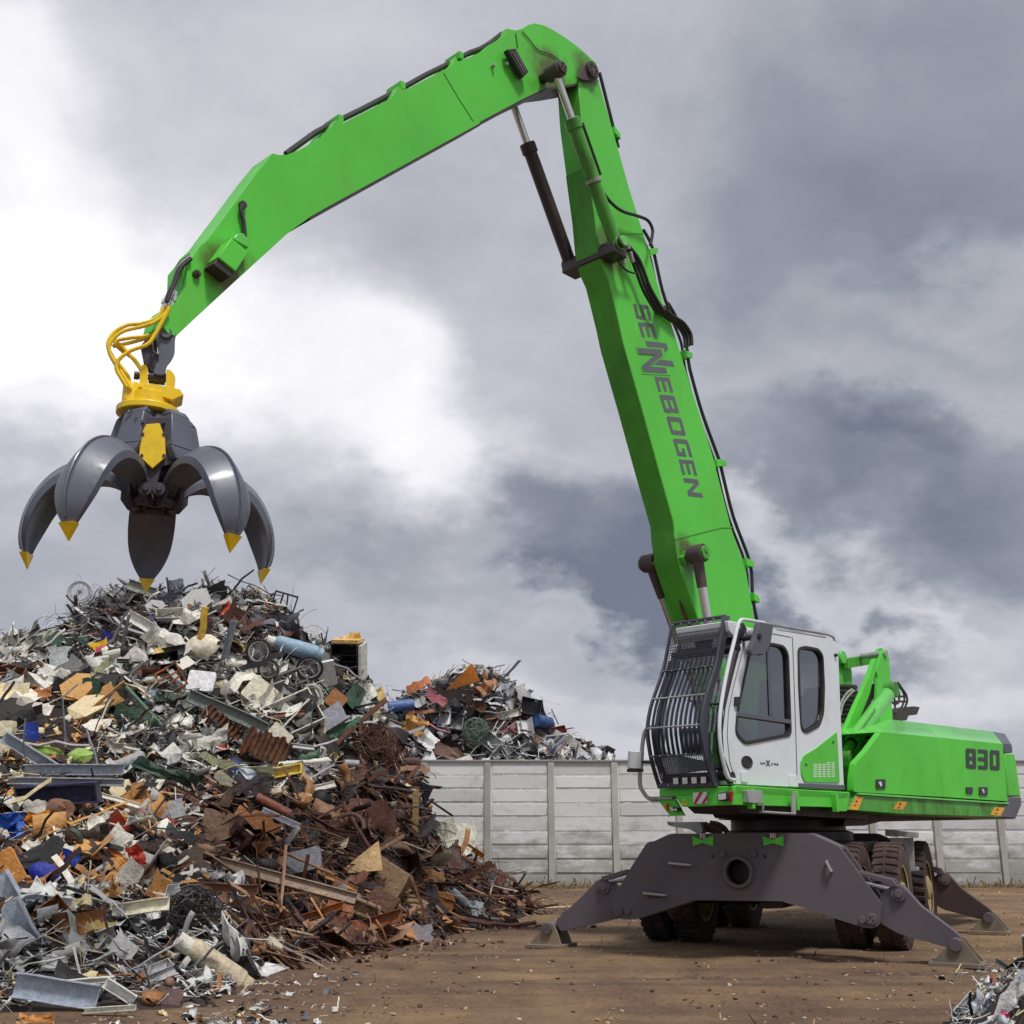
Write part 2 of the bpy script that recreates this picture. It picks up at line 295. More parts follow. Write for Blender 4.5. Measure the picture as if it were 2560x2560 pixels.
def link(name, data, parent=None, M=None, frame=None):
    o = bpy.data.objects.new(name, data); C.objects.link(o)
    if parent is not None:
        o.parent = parent
        pf = FRAME_OF.get(parent.name)
        if frame is not None and pf is not frame: o.matrix_local = (WM[parent.name].inverted() @ frame.m)
    elif frame is not None: o.matrix_world = frame.m
    if M is not None: o.matrix_local = M
    if frame is not None: FRAME_OF[o.name] = frame; WM[o.name] = frame.m.copy()
    return o
FRAME_OF = {}; WM = {}
def part(name, mb, mat, parent, frame, bevel=0, smooth=35, label=None):
    o = link(name, mb.mesh(name, mat, smooth), parent, frame=frame)
    if bevel:
        b = o.modifiers.new('bevel', 'BEVEL'); b.width = bevel; b.segments = 2; b.limit_method = 'ANGLE'; b.angle_limit = math.radians(35)
    if label: o['label'] = label
    return o
def thing(name, label, cat, loc, group=None):
    o = bpy.data.objects.new(name, None); C.objects.link(o); o.location = loc; o.empty_display_size = .2
    o['label'] = label; o['category'] = cat
    if group: o['group'] = group
    WM[o.name] = Matrix.Translation(loc); return o
def yz(fr, z, pts, x, ax=0):                      # photo points on the local plane x = const -> (y, z) pairs
    r = [fr.hit(*z(*p), ax, x) for p in pts]
    return [(p[1], p[2]) for p in r] if ax == 0 else [(p[0], p[2]) for p in r] if ax == 1 else [(p[0], p[1]) for p in r]
def h3(fr, z, pts, x, ax=0): return [fr.hit(*z(*p), ax, x) for p in pts]
def rrect(x0, x1, y0, y1, r, n=4):
    out = []
    for cx, cy, a0 in ((x1 - r, y1 - r, 0), (x0 + r, y1 - r, 90), (x0 + r, y0 + r, 180), (x1 - r, y0 + r, 270)):
        for k in range(n + 1): an = math.radians(a0 + 90 * k / n); out.append((cx + r * math.cos(an), cy + r * math.sin(an)))
    return out
def roundpoly(pts, r=.04, n=4):                   # cut the corners of a 2-D polygon with small arcs
    out = []; m = len(pts)
    for i in range(m):
        p = Vector(pts[i]); a_ = Vector(pts[i - 1]) - p; b_ = Vector(pts[(i + 1) % m]) - p
        ra = min(r, a_.length * .45); rb = min(r, b_.length * .45); A = p + a_.normalized() * ra; B = p + b_.normalized() * rb
        for k in range(n + 1): t = k / n; q = A * (1 - t) ** 2 + p * 2 * t * (1 - t) + B * t * t; out.append((q.x, q.y))
    return out
def inset(pts, d):                                # shrink a polygon towards its centroid by about d
    c = Vector((sum(p[0] for p in pts) / len(pts), sum(p[1] for p in pts) / len(pts))); o = []
    for p in pts:
        v = Vector(p) - c; o.append(tuple(c + v * (1 - d / max(v.length, .01))))
    return o
R_ = lambda x0, y0, x1, y1: [(x0, y0), (x1, y0), (x1, y1), (x0, y1)]
GLYPH = {
 'S': [R_(.3, 4, 4, 5), R_(0, 3, 1, 4.7), R_(0, 2, 4, 3), R_(3, 1, 4, 2), R_(0, 0, 3.8, 1)],
 'E': [R_(0, 4, 4, 5), R_(0, 3, 1, 4), R_(0, 2, 3.8, 3), R_(0, 1, 1, 2), R_(0, 0, 4, 1)],
 'N': [R_(0, 0, 1, 5), [(1, 5), (1, 3.4), (3, 0), (3, 1.6)], R_(3, 0, 4, 5)],
 'B': [R_(0, 4, 3.8, 5), R_(0, 3, 1, 4), R_(2.9, 3, 3.9, 4), R_(0, 2.1, 3.7, 3), R_(0, 1, 1, 2.1), R_(3, 1, 4, 2.1), R_(0, 0, 3.9, 1)],
 'O': [[(.4, 5), (0, 4.6), (0, 4), (4, 4), (4, 4.6), (3.6, 5)], R_(0, 1, 1, 4), R_(3, 1, 4, 4), [(0, 1), (0, .4), (.4, 0), (3.6, 0), (4, .4), (4, 1)]],
 'G': [[(.4, 5), (0, 4.6), (0, 4), (4, 4), (4, 5)], R_(0, 1, 1, 4), R_(3, 1, 4, 2.1), R_(2.1, 2.1, 4, 3), [(0, 1), (0, .4), (.4, 0), (4, 0), (4, 1)]],
 '8': [[(.4, 5), (0, 4.6), (0, 4), (4, 4), (4, 4.6), (3.6, 5)], R_(0, 3, 1.3, 4), R_(2.7, 3, 4, 4), R_(0, 2.1, 4, 3), R_(0, 1, 1.3, 2.1), R_(2.7, 1, 4, 2.1), [(0, 1), (0, .4), (.4, 0), (3.6, 0), (4, .4), (4, 1)]],
 '3': [[(0, 5), (0, 4.1), (4, 4.1), (4, 4.6), (3.6, 5)], R_(2.7, 3, 4, 4.1), R_(0, 2.1, 4, 3), R_(2.7, .9, 4, 2.1), [(0, .9), (0, 0), (3.6, 0), (4, .4), (4, .9)]],
 '0': [[(.4, 5), (0, 4.6), (0, 4), (4, 4), (4, 4.6), (3.6, 5)], R_(0, 1, 1.3, 4), R_(2.7, 1, 4, 4), [(0, 1), (0, .4), (.4, 0), (3.6, 0), (4, .4), (4, 1)]],
 'T': [R_(0, 4, 4, 5), R_(1.5, 0, 2.5, 4)], 'Y': [R_(0, 3, 1, 5), R_(3, 3, 4, 5), R_(0, 2, 4, 3), R_(1.5, 0, 2.5, 2)],
 '2': [R_(0, 4, 4, 5), R_(3, 3, 4, 4), R_(0, 2, 4, 3), R_(0, 1, 1, 2), R_(0, 0, 4, 1)],
 'M': [R_(0, 0, .8, 5), R_(3.2, 0, 4, 5), R_(.8, 4, 3.2, 5), R_(1.6, 0, 2.4, 4)], 'A': [R_(0, 0, 1, 5), R_(3, 0, 4, 5), R_(1, 4, 3, 5), R_(1, 1.8, 3, 2.6)],
 'X': [[(0, 0), (1.2, 0), (4, 5), (2.8, 5)], [(0, 5), (1.2, 5), (1.9, 3.6), (1.3, 2.7)], [(2.1, 1.4), (2.7, 2.3), (4, 0), (2.8, 0)]],
 'C': [R_(0, 4, 4, 5), R_(0, 1, 1, 4), R_(0, 0, 4, 1)]}
def letter(mb, ch, fr, z, bl, br, up, x, th=.0015, ax=0):
    """glyph ch with its lower left corner at photo point bl, lower right at br, height vector up"""
    for poly in GLYPH[ch]:
        q = []
        for gx, gy in poly:
            u, v = gx / 4, gy / 5; q.append((bl[0] + (br[0] - bl[0]) * u + up[0] * v, bl[1] + (br[1] - bl[1]) * u + up[1] * v))
        mb.prism(yz(fr, z, q, x, ax), ax, x, x + th)
# ------------------------------------------------------------------ the material handler
H = thing('material_handler', 'green and white wheeled material handler with raised cab and long raised boom', 'material handler', (3.45, 14.8, 0))
P_TT = U.hit(*Z3(430, 450), 0, .15); P_TB = U.hit(*Z3(790, 1500), 0, .17); P_HT = U.hit(*Z4(690, 1480), 0, .17); P_PV = U.hit(*Z3(650, 440), 0, .17); P_GB = U.hit(*Z2(400, 1640), 0, .15)
stains(green_boom, [(P_TT[1], P_TT[2], .62), (P_TB[1], P_TB[2], .5), (P_HT[1], P_HT[2], .42), (P_PV[1], P_PV[2], .38), (P_GB[1], P_GB[2], .42)], (.09, .055, .02))
# --- main boom: the outline is its left plate, the plate pair is .34 m apart
BX = .17
foot_ = [(-.55, 2.0), (-.1, 1.9), (.05, 2.2)]
side = yz(U, Z3, [(596, 500), (604, 620), (612, 720), (650, 1000), (690, 1290), (708, 1480), (735, 1600), (775, 1690), (835, 1932)], BX)
side += yz(U, Z4, [(340, 340), (440, 690), (525, 1000), (610, 1300), (615, 1370), (625, 1440), (640, 1530), (740, 1820)], BX)
side += [(-1.35, 2.55)] + foot_
side += yz(U, Z4, [(1045, 1830), (1000, 1560), (920, 1330), (820, 940), (700, 560), (600, 240)], BX)
side += yz(U, Z3, [(1120, 1880), (1000, 1450), (900, 1130), (830, 880), (720, 500), (690, 440), (640, 430)], BX)
boom = part('main_boom', MB().prism(side, 0, -BX, BX), green_boom, H, U, .012)
# darker sheet, the shaded boom front put into its colour, proud of the box by 3 mm
pl = side[3:17]; fm = MB(); ring = lambda d: [(-BX + .006, p[0] - d, p[1] - d * .3) for p in pl]
for p in pl: fm.v += [(-BX + .004, p[0] - .006, p[1]), (BX - .004, p[0] - .006, p[1]), (BX - .004, p[0] + .006, p[1]), (-BX + .004, p[0] + .006, p[1])]
for i in range(len(pl) - 1):
    for k in range(4): fm.f.append([4 * i + k, 4 * i + (k + 1) % 4, 4 * i + 4 + (k + 1) % 4, 4 * i + 4 + k])
part('shaded_front', fm, green_dk, boom, U)
w = h3(U, Z4, [(618, 1392), (760, 1356), (860, 1330), (935, 1328)], BX + .002); part('weld_seam', MB().tube(w, .006, 5), weldm, boom, U)
w = h3(U, Z3, [(812, 1405), (880, 1412), (985, 1410)], BX + .002); part('weld_seam', MB().tube(w, .005, 5), weldm, boom, U)
# top knuckle of the boom: two ears carrying the stick pin
pv = U.hit(*Z3(660, 430), 0, .19)
for s_ in (-1, 1): part('pivot_ear', MB().prism(roundpoly(yz(U, Z3, [(575, 475), (600, 430), (640, 372), (675, 372), (708, 420), (708, 480), (640, 492)], .19), .06), 0, s_ * .19, s_ * .215), pinsteel, boom, U, .004)
k = MB().cyl((-.26, pv[1], pv[2]), (.255, pv[1], pv[2]), .10)
for i in range(6): a_ = i * PI / 3; k.cyl((.255, pv[1] + .06 * math.cos(a_), pv[2] + .06 * math.sin(a_)), (.27, pv[1] + .06 * math.cos(a_), pv[2] + .06 * math.sin(a_)), .014, n=8)
part('pivot_pin', k, pinsteel, boom, U)
# lettering down the boom (printed, 1.5 mm proud)
def word(name, spec, mat, par, fr, z, x, label=None):
    for ch, bl, br, up, lift in spec: mb = MB(); letter(mb, ch, fr, z, bl, br, up, x + lift); o = part(name, mb, mat, par, fr)
    return o
word('letter', [('S', (392, 128), (412, 210), (82, 8), 0), ('E', (417, 226), (440, 306), (82, 8), 0), ('E', (506, 518), (528, 598), (80, 6), 0), ('B', (532, 615), (562, 712), (80, 7), 0),
     ('O', (569, 731), (597, 828), (80, 8), 0), ('G', (604, 850), (632, 944), (80, 8), 0), ('E', (636, 962), (657, 1044), (80, 7), 0), ('N', (661, 1062), (690, 1160), (78, 8), 0)], logoink, boom, U, Z4, BX + .001, 'grey capital letters running down the boom')
word('large_letter', [('N', (456, 326), (500, 452), (114, 14), 0)], logoink, boom, U, Z4, BX + .001)
word('letter_outline', [('N', (407, 358), (444, 504), (148, 8), 0)], green, boom, U, Z4, BX + .0035)
word('large_letter', [('N', (415, 364), (448, 494), (128, 8), 0)], logoink, boom, U, Z4, BX + .006)
# hose clamps and steel lines on the back of the boom
pipe_pts = h3(U, Z3, [(722, 440), (742, 520), (785, 690), (812, 800), (835, 890)], .10)
part('hydraulic_pipe', MB().tube(pipe_pts, .022, 8), blackm, boom, U)
lp = h3(U, Z3, [(985, 1385), (1042, 1500), (1100, 1750), (1162, 1930)], .10) + h3(U, Z4, [(575, 120), (628, 210), (672, 320), (690, 440), (705, 510), (765, 720), (852, 960), (870, 1030), (930, 1270), (1020, 1520), (1034, 1700), (1060, 1840)], .10)
part('hydraulic_pipe', MB().tube(bez(lp, 4), .022, 8), blackm, boom, U)
part('hydraulic_pipe', MB().tube([p + Vector((-.09, .035, 0)) for p in bez(lp, 4)], .018, 8), blackm, boom, U)
for (zz_, a, b) in ((Z4, (650, 400), (690, 408)), (Z4, (825, 985), (872, 985)), (Z4, (985, 1515), (1020, 1528)), (Z3, (795, 790), (825, 830)), (Z3, (1010, 1530), (1050, 1515)), (Z4, (1025, 1700), (1050, 1720))):
    A = U.hit(*zz_(*a), 0, .10); B = U.hit(*zz_(*b), 0, .10); m = MB(); d = B - A
    m.prism([(A[1], A[2] - .05), (B[1] + .02, B[2] - .035), (B[1] + .02, B[2] + .035), (A[1], A[2] + .05)], 0, -.06, .15)
    part('pipe_clamp', m, green, boom, U, .004)
# --- stick
SX = .15
top = [(690, 360), (600, 290), (520, 230), (440, 180), (390, 155), (330, 140), (290, 150), (262, 170), (216, 184), (160, 172), (153, 200), (128, 228), (60, 268)]
st = yz(U, Z3, [(712, 482), (700, 380)] + top[1:], SX)
st += yz(U, Z2, [(1932, 320), (1800, 372), (1785, 342), (1768, 385), (1738, 412), (1600, 480), (1478, 545), (1437, 522), (1415, 560), (1398, 592), (1355, 615), (1100, 745), (1062, 722), (1037, 760), (1008, 803), (940, 850), (840, 905), (765, 935), (720, 935), (678, 926), (590, 1035), (290, 1442), (238, 1490), (205, 1540), (165, 1590), (160, 1720), (148, 1750), (110, 1820)], SX)
st += yz(U, Z1, [(925, 345), (885, 402), (872, 455), (900, 500), (945, 516)], SX)
st += yz(U, Z2, [(200, 1932), (490, 1665), (780, 1400), (905, 1312), (1010, 1250), (1932, 745)], SX)
st += yz(U, Z3, [(0, 737), (140, 665), (250, 605), (390, 535), (510, 517), (600, 500)], SX)
stick = part('stick', MB().prism(st, 0, -SX, SX), green_boom, H, U, .010)
# dark strip under the stick, shade of its underside put into the colour
fl = yz(U, Z3, [(715, 482), (600, 500), (510, 515), (400, 528), (250, 600), (0, 733)], SX) + yz(U, Z2, [(1932, 742), (1012, 1247), (905, 1308)], SX)
m = MB()
for i in range(len(fl) - 1):
    a, b = fl[i], fl[i + 1]; m.hexa([(-SX - .05, a[0], a[1] - .035), (SX + .004, a[0], a[1] - .035), (SX + .004, b[0], b[1] - .035), (-SX - .05, b[0], b[1] - .035)], [(-SX - .05, a[0], a[1] - .003), (SX + .004, a[0], a[1] - .003), (SX + .004, b[0], b[1] - .003), (-SX - .05, b[0], b[1] - .003)])
part('shaded_underside', m, darksteel, stick, U)
part('weld_seam', MB().tube(h3(U, Z2, [(1712, 440), (1800, 590), (1890, 730)], SX + .001), .006, 5), weldm, stick, U)
# pipes along the top of the stick
pp = h3(U, Z3, [(130, 205), (60, 262), (0, 296)], .05) + h3(U, Z2, [(1870, 318), (1770, 372), (1600, 455), (1440, 545), (1210, 665), (1060, 738), (940, 800), (870, 850), (760, 930)], .05)
part('hydraulic_pipe', MB().tube(pp, .028, 8), blackm, stick, U)
part('hydraulic_pipe', MB().tube([p + Vector((-.1, 0, .01)) for p in pp[:-2]], .024, 8), galv, stick, U)
part('guard_rail', MB().tube(h3(U, Z2, [(590, 1018), (430, 1240), (262, 1478)], .06), .012, 6), green, stick, U)
for q in ((1790, 350), (1438, 530), (1062, 735)):
    A = U.hit(*Z2(*q), 0, .05); part('pipe_clamp', MB().box(-.1, .13, A[1] - .03, A[1] + .03, A[2] - .05, A[2] + .035), green, stick, U, .004)
# work light on the stick
lc = h3(U, Z3, [(165, 297), (215, 290), (295, 432), (262, 468)], SX + .10); A = lc[0]; ux = (lc[1] - lc[0]); uy = (lc[3] - lc[0])
m = MB().hexa([lc[0], lc[1], lc[2], lc[3]], [p - Vector((.07, 0, 0)) for p in lc]); wl = part('work_light', m, blackm, stick, U, .008)
ins = [lc[0] * .8 + lc[2] * .2, lc[1] * .8 + lc[3] * .2, lc[2] * .8 + lc[0] * .2, lc[3] * .8 + lc[1] * .2]
m = MB().tube([A + ux * .35 + uy * .15 + Vector((.004, 0, 0)), A + ux * .40 + uy * .85 + Vector((.004, 0, 0))], .008, 6).tube([A + ux * .65 + uy * .12 + Vector((.004, 0, 0)), A + ux * .70 + uy * .82 + Vector((.004, 0, 0))], .008, 6)
m.tube([(SX, A[1] + .06, A[2] - .12), (SX + .05, A[1] + .06, A[2] - .12)], .02, 8); m.tube([(SX, A[1] - .14, A[2] - .25), (SX + .05, A[1] - .14, A[2] - .25)], .02, 8)
part('lamp_strip', m, galv, stick, U)
part('electric_cable', MB().tube(bez(h3(U, Z3, [(255, 190), (300, 240), (350, 300), (420, 325), (480, 365), (505, 400), (505, 440)], SX + .012), 5), .006, 5), blackm, stick, U)
part('electric_cable', MB().tube(bez(h3(U, Z3, [(215, 200), (222, 240), (228, 290)], SX + .01), 4), .005, 5), blackm, stick, U)
# valve guard box near the stick end
b0 = yz(U, Z2, [(432, 1438), (350, 1552), (458, 1640), (535, 1520)], SX + .16)
gb = MB().prism(b0, 0, SX, SX + .16); part('guard_box', gb, green, stick, U, .008)
q = yz(U, Z2, [(465, 1412), (500, 1405), (540, 1450), (535, 1495), (440, 1440)], SX + .10)
part('guard_lid', MB().prism(q, 0, SX, SX + .10), green_lt, stick, U, .006)
q = yz(U, Z2, [(352, 1556), (455, 1640), (425, 1675), (320, 1592)], SX + .14); part('valve_block', MB().prism(q, 0, SX, SX + .14), darksteel, stick, U, .006)
part('cable_hose', MB().tube(bez(h3(U, Z2, [(493, 1240), (488, 1275), (505, 1340), (512, 1420), (510, 1440)], SX + .03), 4), .018, 8), blackm, stick, U)
A = U.hit(*Z2(493, 1242), 0, SX); part('cable_port', MB().cyl(A, A + Vector((.03, 0, 0)), .035), darksteel, stick, U)
A = U.hit(*Z2(215, 1658), 0, SX); part('bushing', MB().cyl(A, A + Vector((.03, 0, 0)), .032).cyl(A, A + Vector((.045, 0, 0)), .014), darksteel, stick, U)
# hose couplings at the stick end, then steel fittings
qs = [(150, 1560), (110, 1640), (85, 1700), (60, 1790), (30, 1850)]
for i, dx in enumerate((-.07, .0, .07)):
    pts = h3(U, Z2, [(185, 1545 + 8 * i), (120, 1600 + 10 * i), (88, 1690 + 8 * i), (62, 1750 + 5 * i), (40, 1820)], SX + dx - .05)
    part('hydraulic_pipe', MB().tube(bez(pts, 4), .02, 8), galv if i == 1 else blackm, stick, U)
for i in range(3):
    A = U.hit(*Z2(88 - 20 * i, 1760 + 14 * i), 0, SX - .04 - .03 * i); B = U.hit(*Z2(58 - 20 * i, 1850 + 10 * i), 0, SX - .04 - .03 * i)
    part('hose_coupling', MB().tube([A, A.lerp(B, .3), A.lerp(B, .31), A.lerp(B, .6), A.lerp(B, .61), B], [.026, .026, .034, .034, .024, .024], 6), chrome, stick, U)
# --- cylinders between boom and stick
def cylinder(name, A, Bq, fr, rr, rb, split, mat, par, eye=.085, lab=None):
    A = Vector(A); Bq = Vector(Bq); d = (Bq - A); S = A + d * split
    ex = Vector((1, 0, 0))
    c = part(name, MB().tube([S, S + d * .004, S + d * .06, S + d * .062, Bq], [rb * 1.12, rb * 1.22, rb * 1.22, rb, rb], 20).cyl(Bq - ex * .07, Bq + ex * .07, eye, n=20), mat, par, fr, .004, label=lab)
    part('piston_rod', MB().tube([A, S + d * .01], rr, 18), chrome, c, fr)
    k = MB().cyl(A - ex * .10, A + ex * .10, eye * 1.1, n=20).cyl(A + ex * .10, A + ex * .13, eye * .8, n=20)
    for i in range(4): a_ = i * PI / 2 + .5; k.cyl(A + ex * .13 + Vector((0, .035 * math.cos(a_), .035 * math.sin(a_))), A + ex * .145 + Vector((0, .035 * math.cos(a_), .035 * math.sin(a_))), .012, n=6)
    part('rod_eye', k, pinsteel, c, fr, .004)
    return c
TT = U.hit(*Z3(452, 432), 0, .35); TB = U.hit(*Z3(820, 1475), 0, .35)
cn = cylinder('stick_cylinder', TT, TB, U, .045, .078, .27, green_rusty, H)
cf = cylinder('stick_cylinder', (-.35, TT[1], TT[2]), (-.35, TB[1], TB[2]), U, .045, .078, .27, darksteel, H, lab='dark oily cylinder on the far side')
m = MB().cyl((-.42, TT[1], TT[2]), (.42, TT[1], TT[2]), .06); part('cross_pin', m, darksteel, stick, U)
bt = [(TB[1] + .12, TB[2] - .22), (TB[1] - .12, TB[2] - .05), (TB[1] - .09, TB[2] + .1), (TB[1] + .1, TB[2] + .1), (TB[1] + .28, TB[2] - .05)]
m = MB().cyl((-.44, TB[1], TB[2]), (.46, TB[1], TB[2]), .07); 
m.box(-.40, .40, TB[1] - .1, TB[1] + .14, TB[2] - .14, TB[2] - .02)
part('cylinder_bracket', m, darksteel, boom, U, .01)
part('bracket_cap', MB().cyl((.46, TB[1], TB[2]), (.485, TB[1], TB[2]), .062), green_lt, boom, U, .003)
A, B = TT.lerp(TB, .62), TT.lerp(TB, .64); part('hose_clamp', MB().tube([A, B], .095, 18), galv, cn, U)
sp0, sp1 = TT.lerp(TB, .30), TT.lerp(TB, .60); off = Vector((.06, .09, .03)); part('hydraulic_pipe', MB().tube([sp0 + off, sp1 + off], .018, 8), darksteel, cn, U)
off2 = Vector((0, .085, .03)); a0 = Vector((-.35, TT[1], TT[2])).lerp(Vector((-.35, TB[1], TB[2])), .36); a1 = Vector((-.35, TT[1], TT[2])).lerp(Vector((-.35, TB[1], TB[2])), .9)
part('hydraulic_pipe', MB().tube([a0, a0 + off2 * 1.3, a1 + off2 * 1.3, a1], .016, 8), darksteel, cf, U)
part('hydraulic_hose', MB().tube(bez(h3(U, Z3, [(735, 1150), (790, 1222), (860, 1275), (950, 1303), (1012, 1330), (1040, 1380), (1040, 1420), (1028, 1480)], .28), 5), .02, 8), blackm, H, U)
for j in range(3):
    o_ = Vector((0.03 * j, .03 * j, .015 * j))
    part('hydraulic_hose', MB().tube(bez([p + o_ for p in h3(U, Z3, [(870 - 20 * j, 1470), (905, 1540 + 10 * j), (940, 1630), (985, 1750), (1060, 1880)], .26) + h3(U, Z4, [(520, 165), (570, 205), (625, 240), (665, 300), (672, 360)], .2)], 5), .022, 8), blackm, H, U)
part('hydraulic_hose', MB().tube(bez(h3(U, Z3, [(825, 1545), (850, 1600), (900, 1640), (945, 1650)], .3), 5), .012, 6), blackm, H, U)
for q in ((880, 1440), (905, 1520), (855, 1530)):
    A = U.hit(*Z3(*q), 0, .33); part('hose_fitting', MB().tube([A, A + Vector((0, .05, -.12))], .028, 8), galv, H, U)
# --- hoist cylinders in front of the boom
HT = U.hit(*Z4(735, 1470), 0, .34); d = Vector((0, .30, -2.35))
for s_ in (1, -1):
    A = Vector((s_ * .34, HT[1], HT[2])); B = Vector((s_ * .34, -1.35, 1.75))
    V_ = U.hit(*(Z4(792, 1830) if s_ > 0 else Z4(602, 1850)), 0, s_ * .34); B = A + (V_ - A) * ((A[2] - 1.75) / (A[2] - V_[2]))
    c = part('boom_cylinder', MB().tube([A.lerp(B, .62), B], .09, 20), green_rusty, H, U)
    part('piston_rod', MB().tube([A.lerp(B, .14), A.lerp(B, .66)], .052, 18), chrome, c, U)
    part('rod_end', MB().tube([A, A.lerp(B, .15)], [.068, .060], 18).cyl(A - Vector((.09, 0, 0)), A + Vector((.10, 0, 0)), .11), pinsteel, c, U, .005)
    k = MB().cyl(A + Vector((s_ * .10, 0, 0)), A + Vector((s_ * .13, 0, 0)), .08)
    k.cyl(A + Vector((s_ * .13, 0, .02)), A + Vector((s_ * .145, 0, .02)), .03, n=8)
    part('pin_cap', k, green_rusty, c, U, .004)
m = MB().cyl((-.34, HT[1], HT[2]), (.34, HT[1], HT[2]), .065)
m.prism([(HT[1] - .14, HT[2] - .04), (HT[1] - .05, HT[2] - .12), (HT[1] + .16, HT[2] - .06), (HT[1] + .2, HT[2] + .16)], 0, -.22, .22)
part('cross_pin', m, green_rusty, boom, U, .01)
part('hydraulic_pipe', MB().tube(bez([(0.0, HT[1] + .02, HT[2] - .15), (.02, HT[1] + .12, HT[2] - .6), (.03, -1.98, 3.55), (.03, -1.85, 3.2)], 5), .018, 8), brownrust, boom, U)

# --- cab (x .6 .. 1.42, y -3.4 .. -1.1, z 1.66 .. 3.32)
XC = 1.42; XR = .60
cabo = yz(U, Z5, [(1003, 240), (1130, 215), (1650, 305), (1700, 335), (1722, 380), (1735, 700), (1755, 1200), (1772, 1528), (1400, 1505), (885, 1480), (835, 1400), (800, 1250), (790, 1060), (800, 900), (840, 730), (885, 560), (930, 420), (960, 320)], XC)
w1 = roundpoly(yz(U, Z5, [(1005, 405), (1170, 340), (1285, 365), (1322, 430), (1345, 1095), (970, 1168), (890, 1080), (905, 900)], XC), .07)
w2 = roundpoly(yz(U, Z5, [(1395, 385), (1450, 368), (1560, 388), (1600, 440), (1612, 700), (1605, 920), (1570, 1020), (1460, 1078), (1420, 1040), (1400, 700)], XC), .06)
cab = part('cab_body', MB().prism(cabo, 0, XC - .045, XC, [w1, w2]), white, H, U)
sh = lambda pts, dy: [(p[0] + dy, p[1]) for p in pts]
m = MB().prism(cabo, 0, XR, XR + .045, [roundpoly([(-3.42, 2.0), (-2.12, 1.9), (-2.12, 3.12), (-3.12, 3.16), (-3.32, 2.6)], .07), roundpoly([(-2.04, 2.0), (-1.25, 2.0), (-1.25, 3.12), (-2.04, 3.12)], .07)])
m.prism([(-3.1, 3.27), (-1.2, 3.27), (-1.14, 3.235), (-3.1, 3.235)], 0, XR + .045, XC - .045)
m.box(XR + .045, XC - .045, -3.4, -1.15, 1.66, 1.72)
m.prism([(XR + .045, 1.72), (XC - .045, 1.72), (XC - .045, 3.235), (XR + .045, 3.235)], 1, -1.17, -1.13, [[(XR + .15, 2.3), (XR + .15, 3.1), (XC - .15, 3.1), (XC - .15, 2.3)]])
part('cab_shell', m, white, cab, U, .006)
# door seams
part('door_seam', MB().tube(h3(U, Z5, [(1355, 300), (1372, 760), (1395, 1505)], XC + .001), .006, 5).tube(h3(U, Z5, [(1345, 300), (1200, 272), (1130, 262)], XC + .001), .004, 5).tube(h3(U, Z5, [(985, 250), (945, 450), (880, 700), (840, 900), (830, 1100), (850, 1300), (900, 1470)], XC + .001), .005, 5), greysill, cab, U)
part('door_hinge', MB().prism(yz(U, Z5, [(935, 1380), (985, 1385), (990, 1470), (940, 1465)], XC), 0, XC, XC + .015), white, cab, U, .003)
part('door_step_box', MB().prism(yz(U, Z5, [(1322, 1408), (1388, 1412), (1392, 1505), (1326, 1500)], XC), 0, XC, XC + .012), white, cab, U, .003)
# window rubber and panes
for n_, wp in (('door_window', w1), ('rear_side_window', w2)):
    f_ = part(n_, MB().prism(wp, 0, XC - .02, XC + .012, [inset(wp, .035)]), blackm, cab, U, .003)
    part('pane', MB().prism(inset(wp, .03), 0, XC - .028, XC - .022), glass, f_, U)
m = MB().prism(yz(U, Z5, [(905, 900), (1335, 965), (1335, 998), (900, 935)], XC), 0, XC - .02, XC + .014); m.prism(yz(U, Z5, [(1160, 350), (1178, 350), (1205, 935), (1180, 930)], XC), 0, XC - .02, XC - .012)
part('window_bar', m, greysill, cab, U, .003)
part('latch_block', MB().prism(yz(U, Z5, [(885, 780), (912, 780), (908, 855), (882, 852)], XC), 0, XC, XC + .03), blackm, cab, U, .003)
# green lower rear panel with slots
gp = roundpoly(yz(U, Z5, [(1708, 1062), (1730, 1470), (1450, 1468), (1420, 1400), (1418, 1300), (1440, 1255), (1540, 1195)], XC), .03)
part('corner_panel', MB().prism(gp, 0, XC, XC + .012), green, cab, U, .003)
m = MB()
for c_ in range(5):
    for r_ in range(9 if c_ > 2 else 8):
        x0 = 1518 + c_ * 36; y0 = 1425 - r_ * 14; m.prism(yz(U, Z5, [(x0, y0), (x0 + 26, y0), (x0 + 26, y0 - 6), (x0, y0 - 6)], XC), 0, XC + .012, XC + .0135)
part('vent_slots', m, whitestr, cab, U)
for q in ((1465, 1325), (1683, 1145)): A = U.hit(*Z5(*q), 0, XC + .012); part('panel_screw', MB().cyl(A, A + Vector((.006, 0, 0)), .014, n=10), blackm, cab, U)
A = U.hit(*Z5(1697, 445), 0, XC); part('rubber_stop', MB().cyl(A, A + Vector((.03, 0, 0)), .02, n=10), blackm, cab, U)
hc = U.hit(*Z5(988, 1305), 0, XC); M_ = Matrix.Translation(hc) @ Matrix.Rotation(PI / 2, 4, 'Y') @ Matrix.Diagonal((.62, 1, 1, 1))
part('door_handle', MB().lathe([(.10, 0), (.10, .008), (.075, .01), (.07, .004)], M_, 28), blackm, cab, U)
part('sill', MB().prism(yz(U, Z5, [(1403, 1475), (1765, 1490), (1768, 1530), (1403, 1508)], XC), 0, XC, XC + .02), greysill, cab, U, .004)
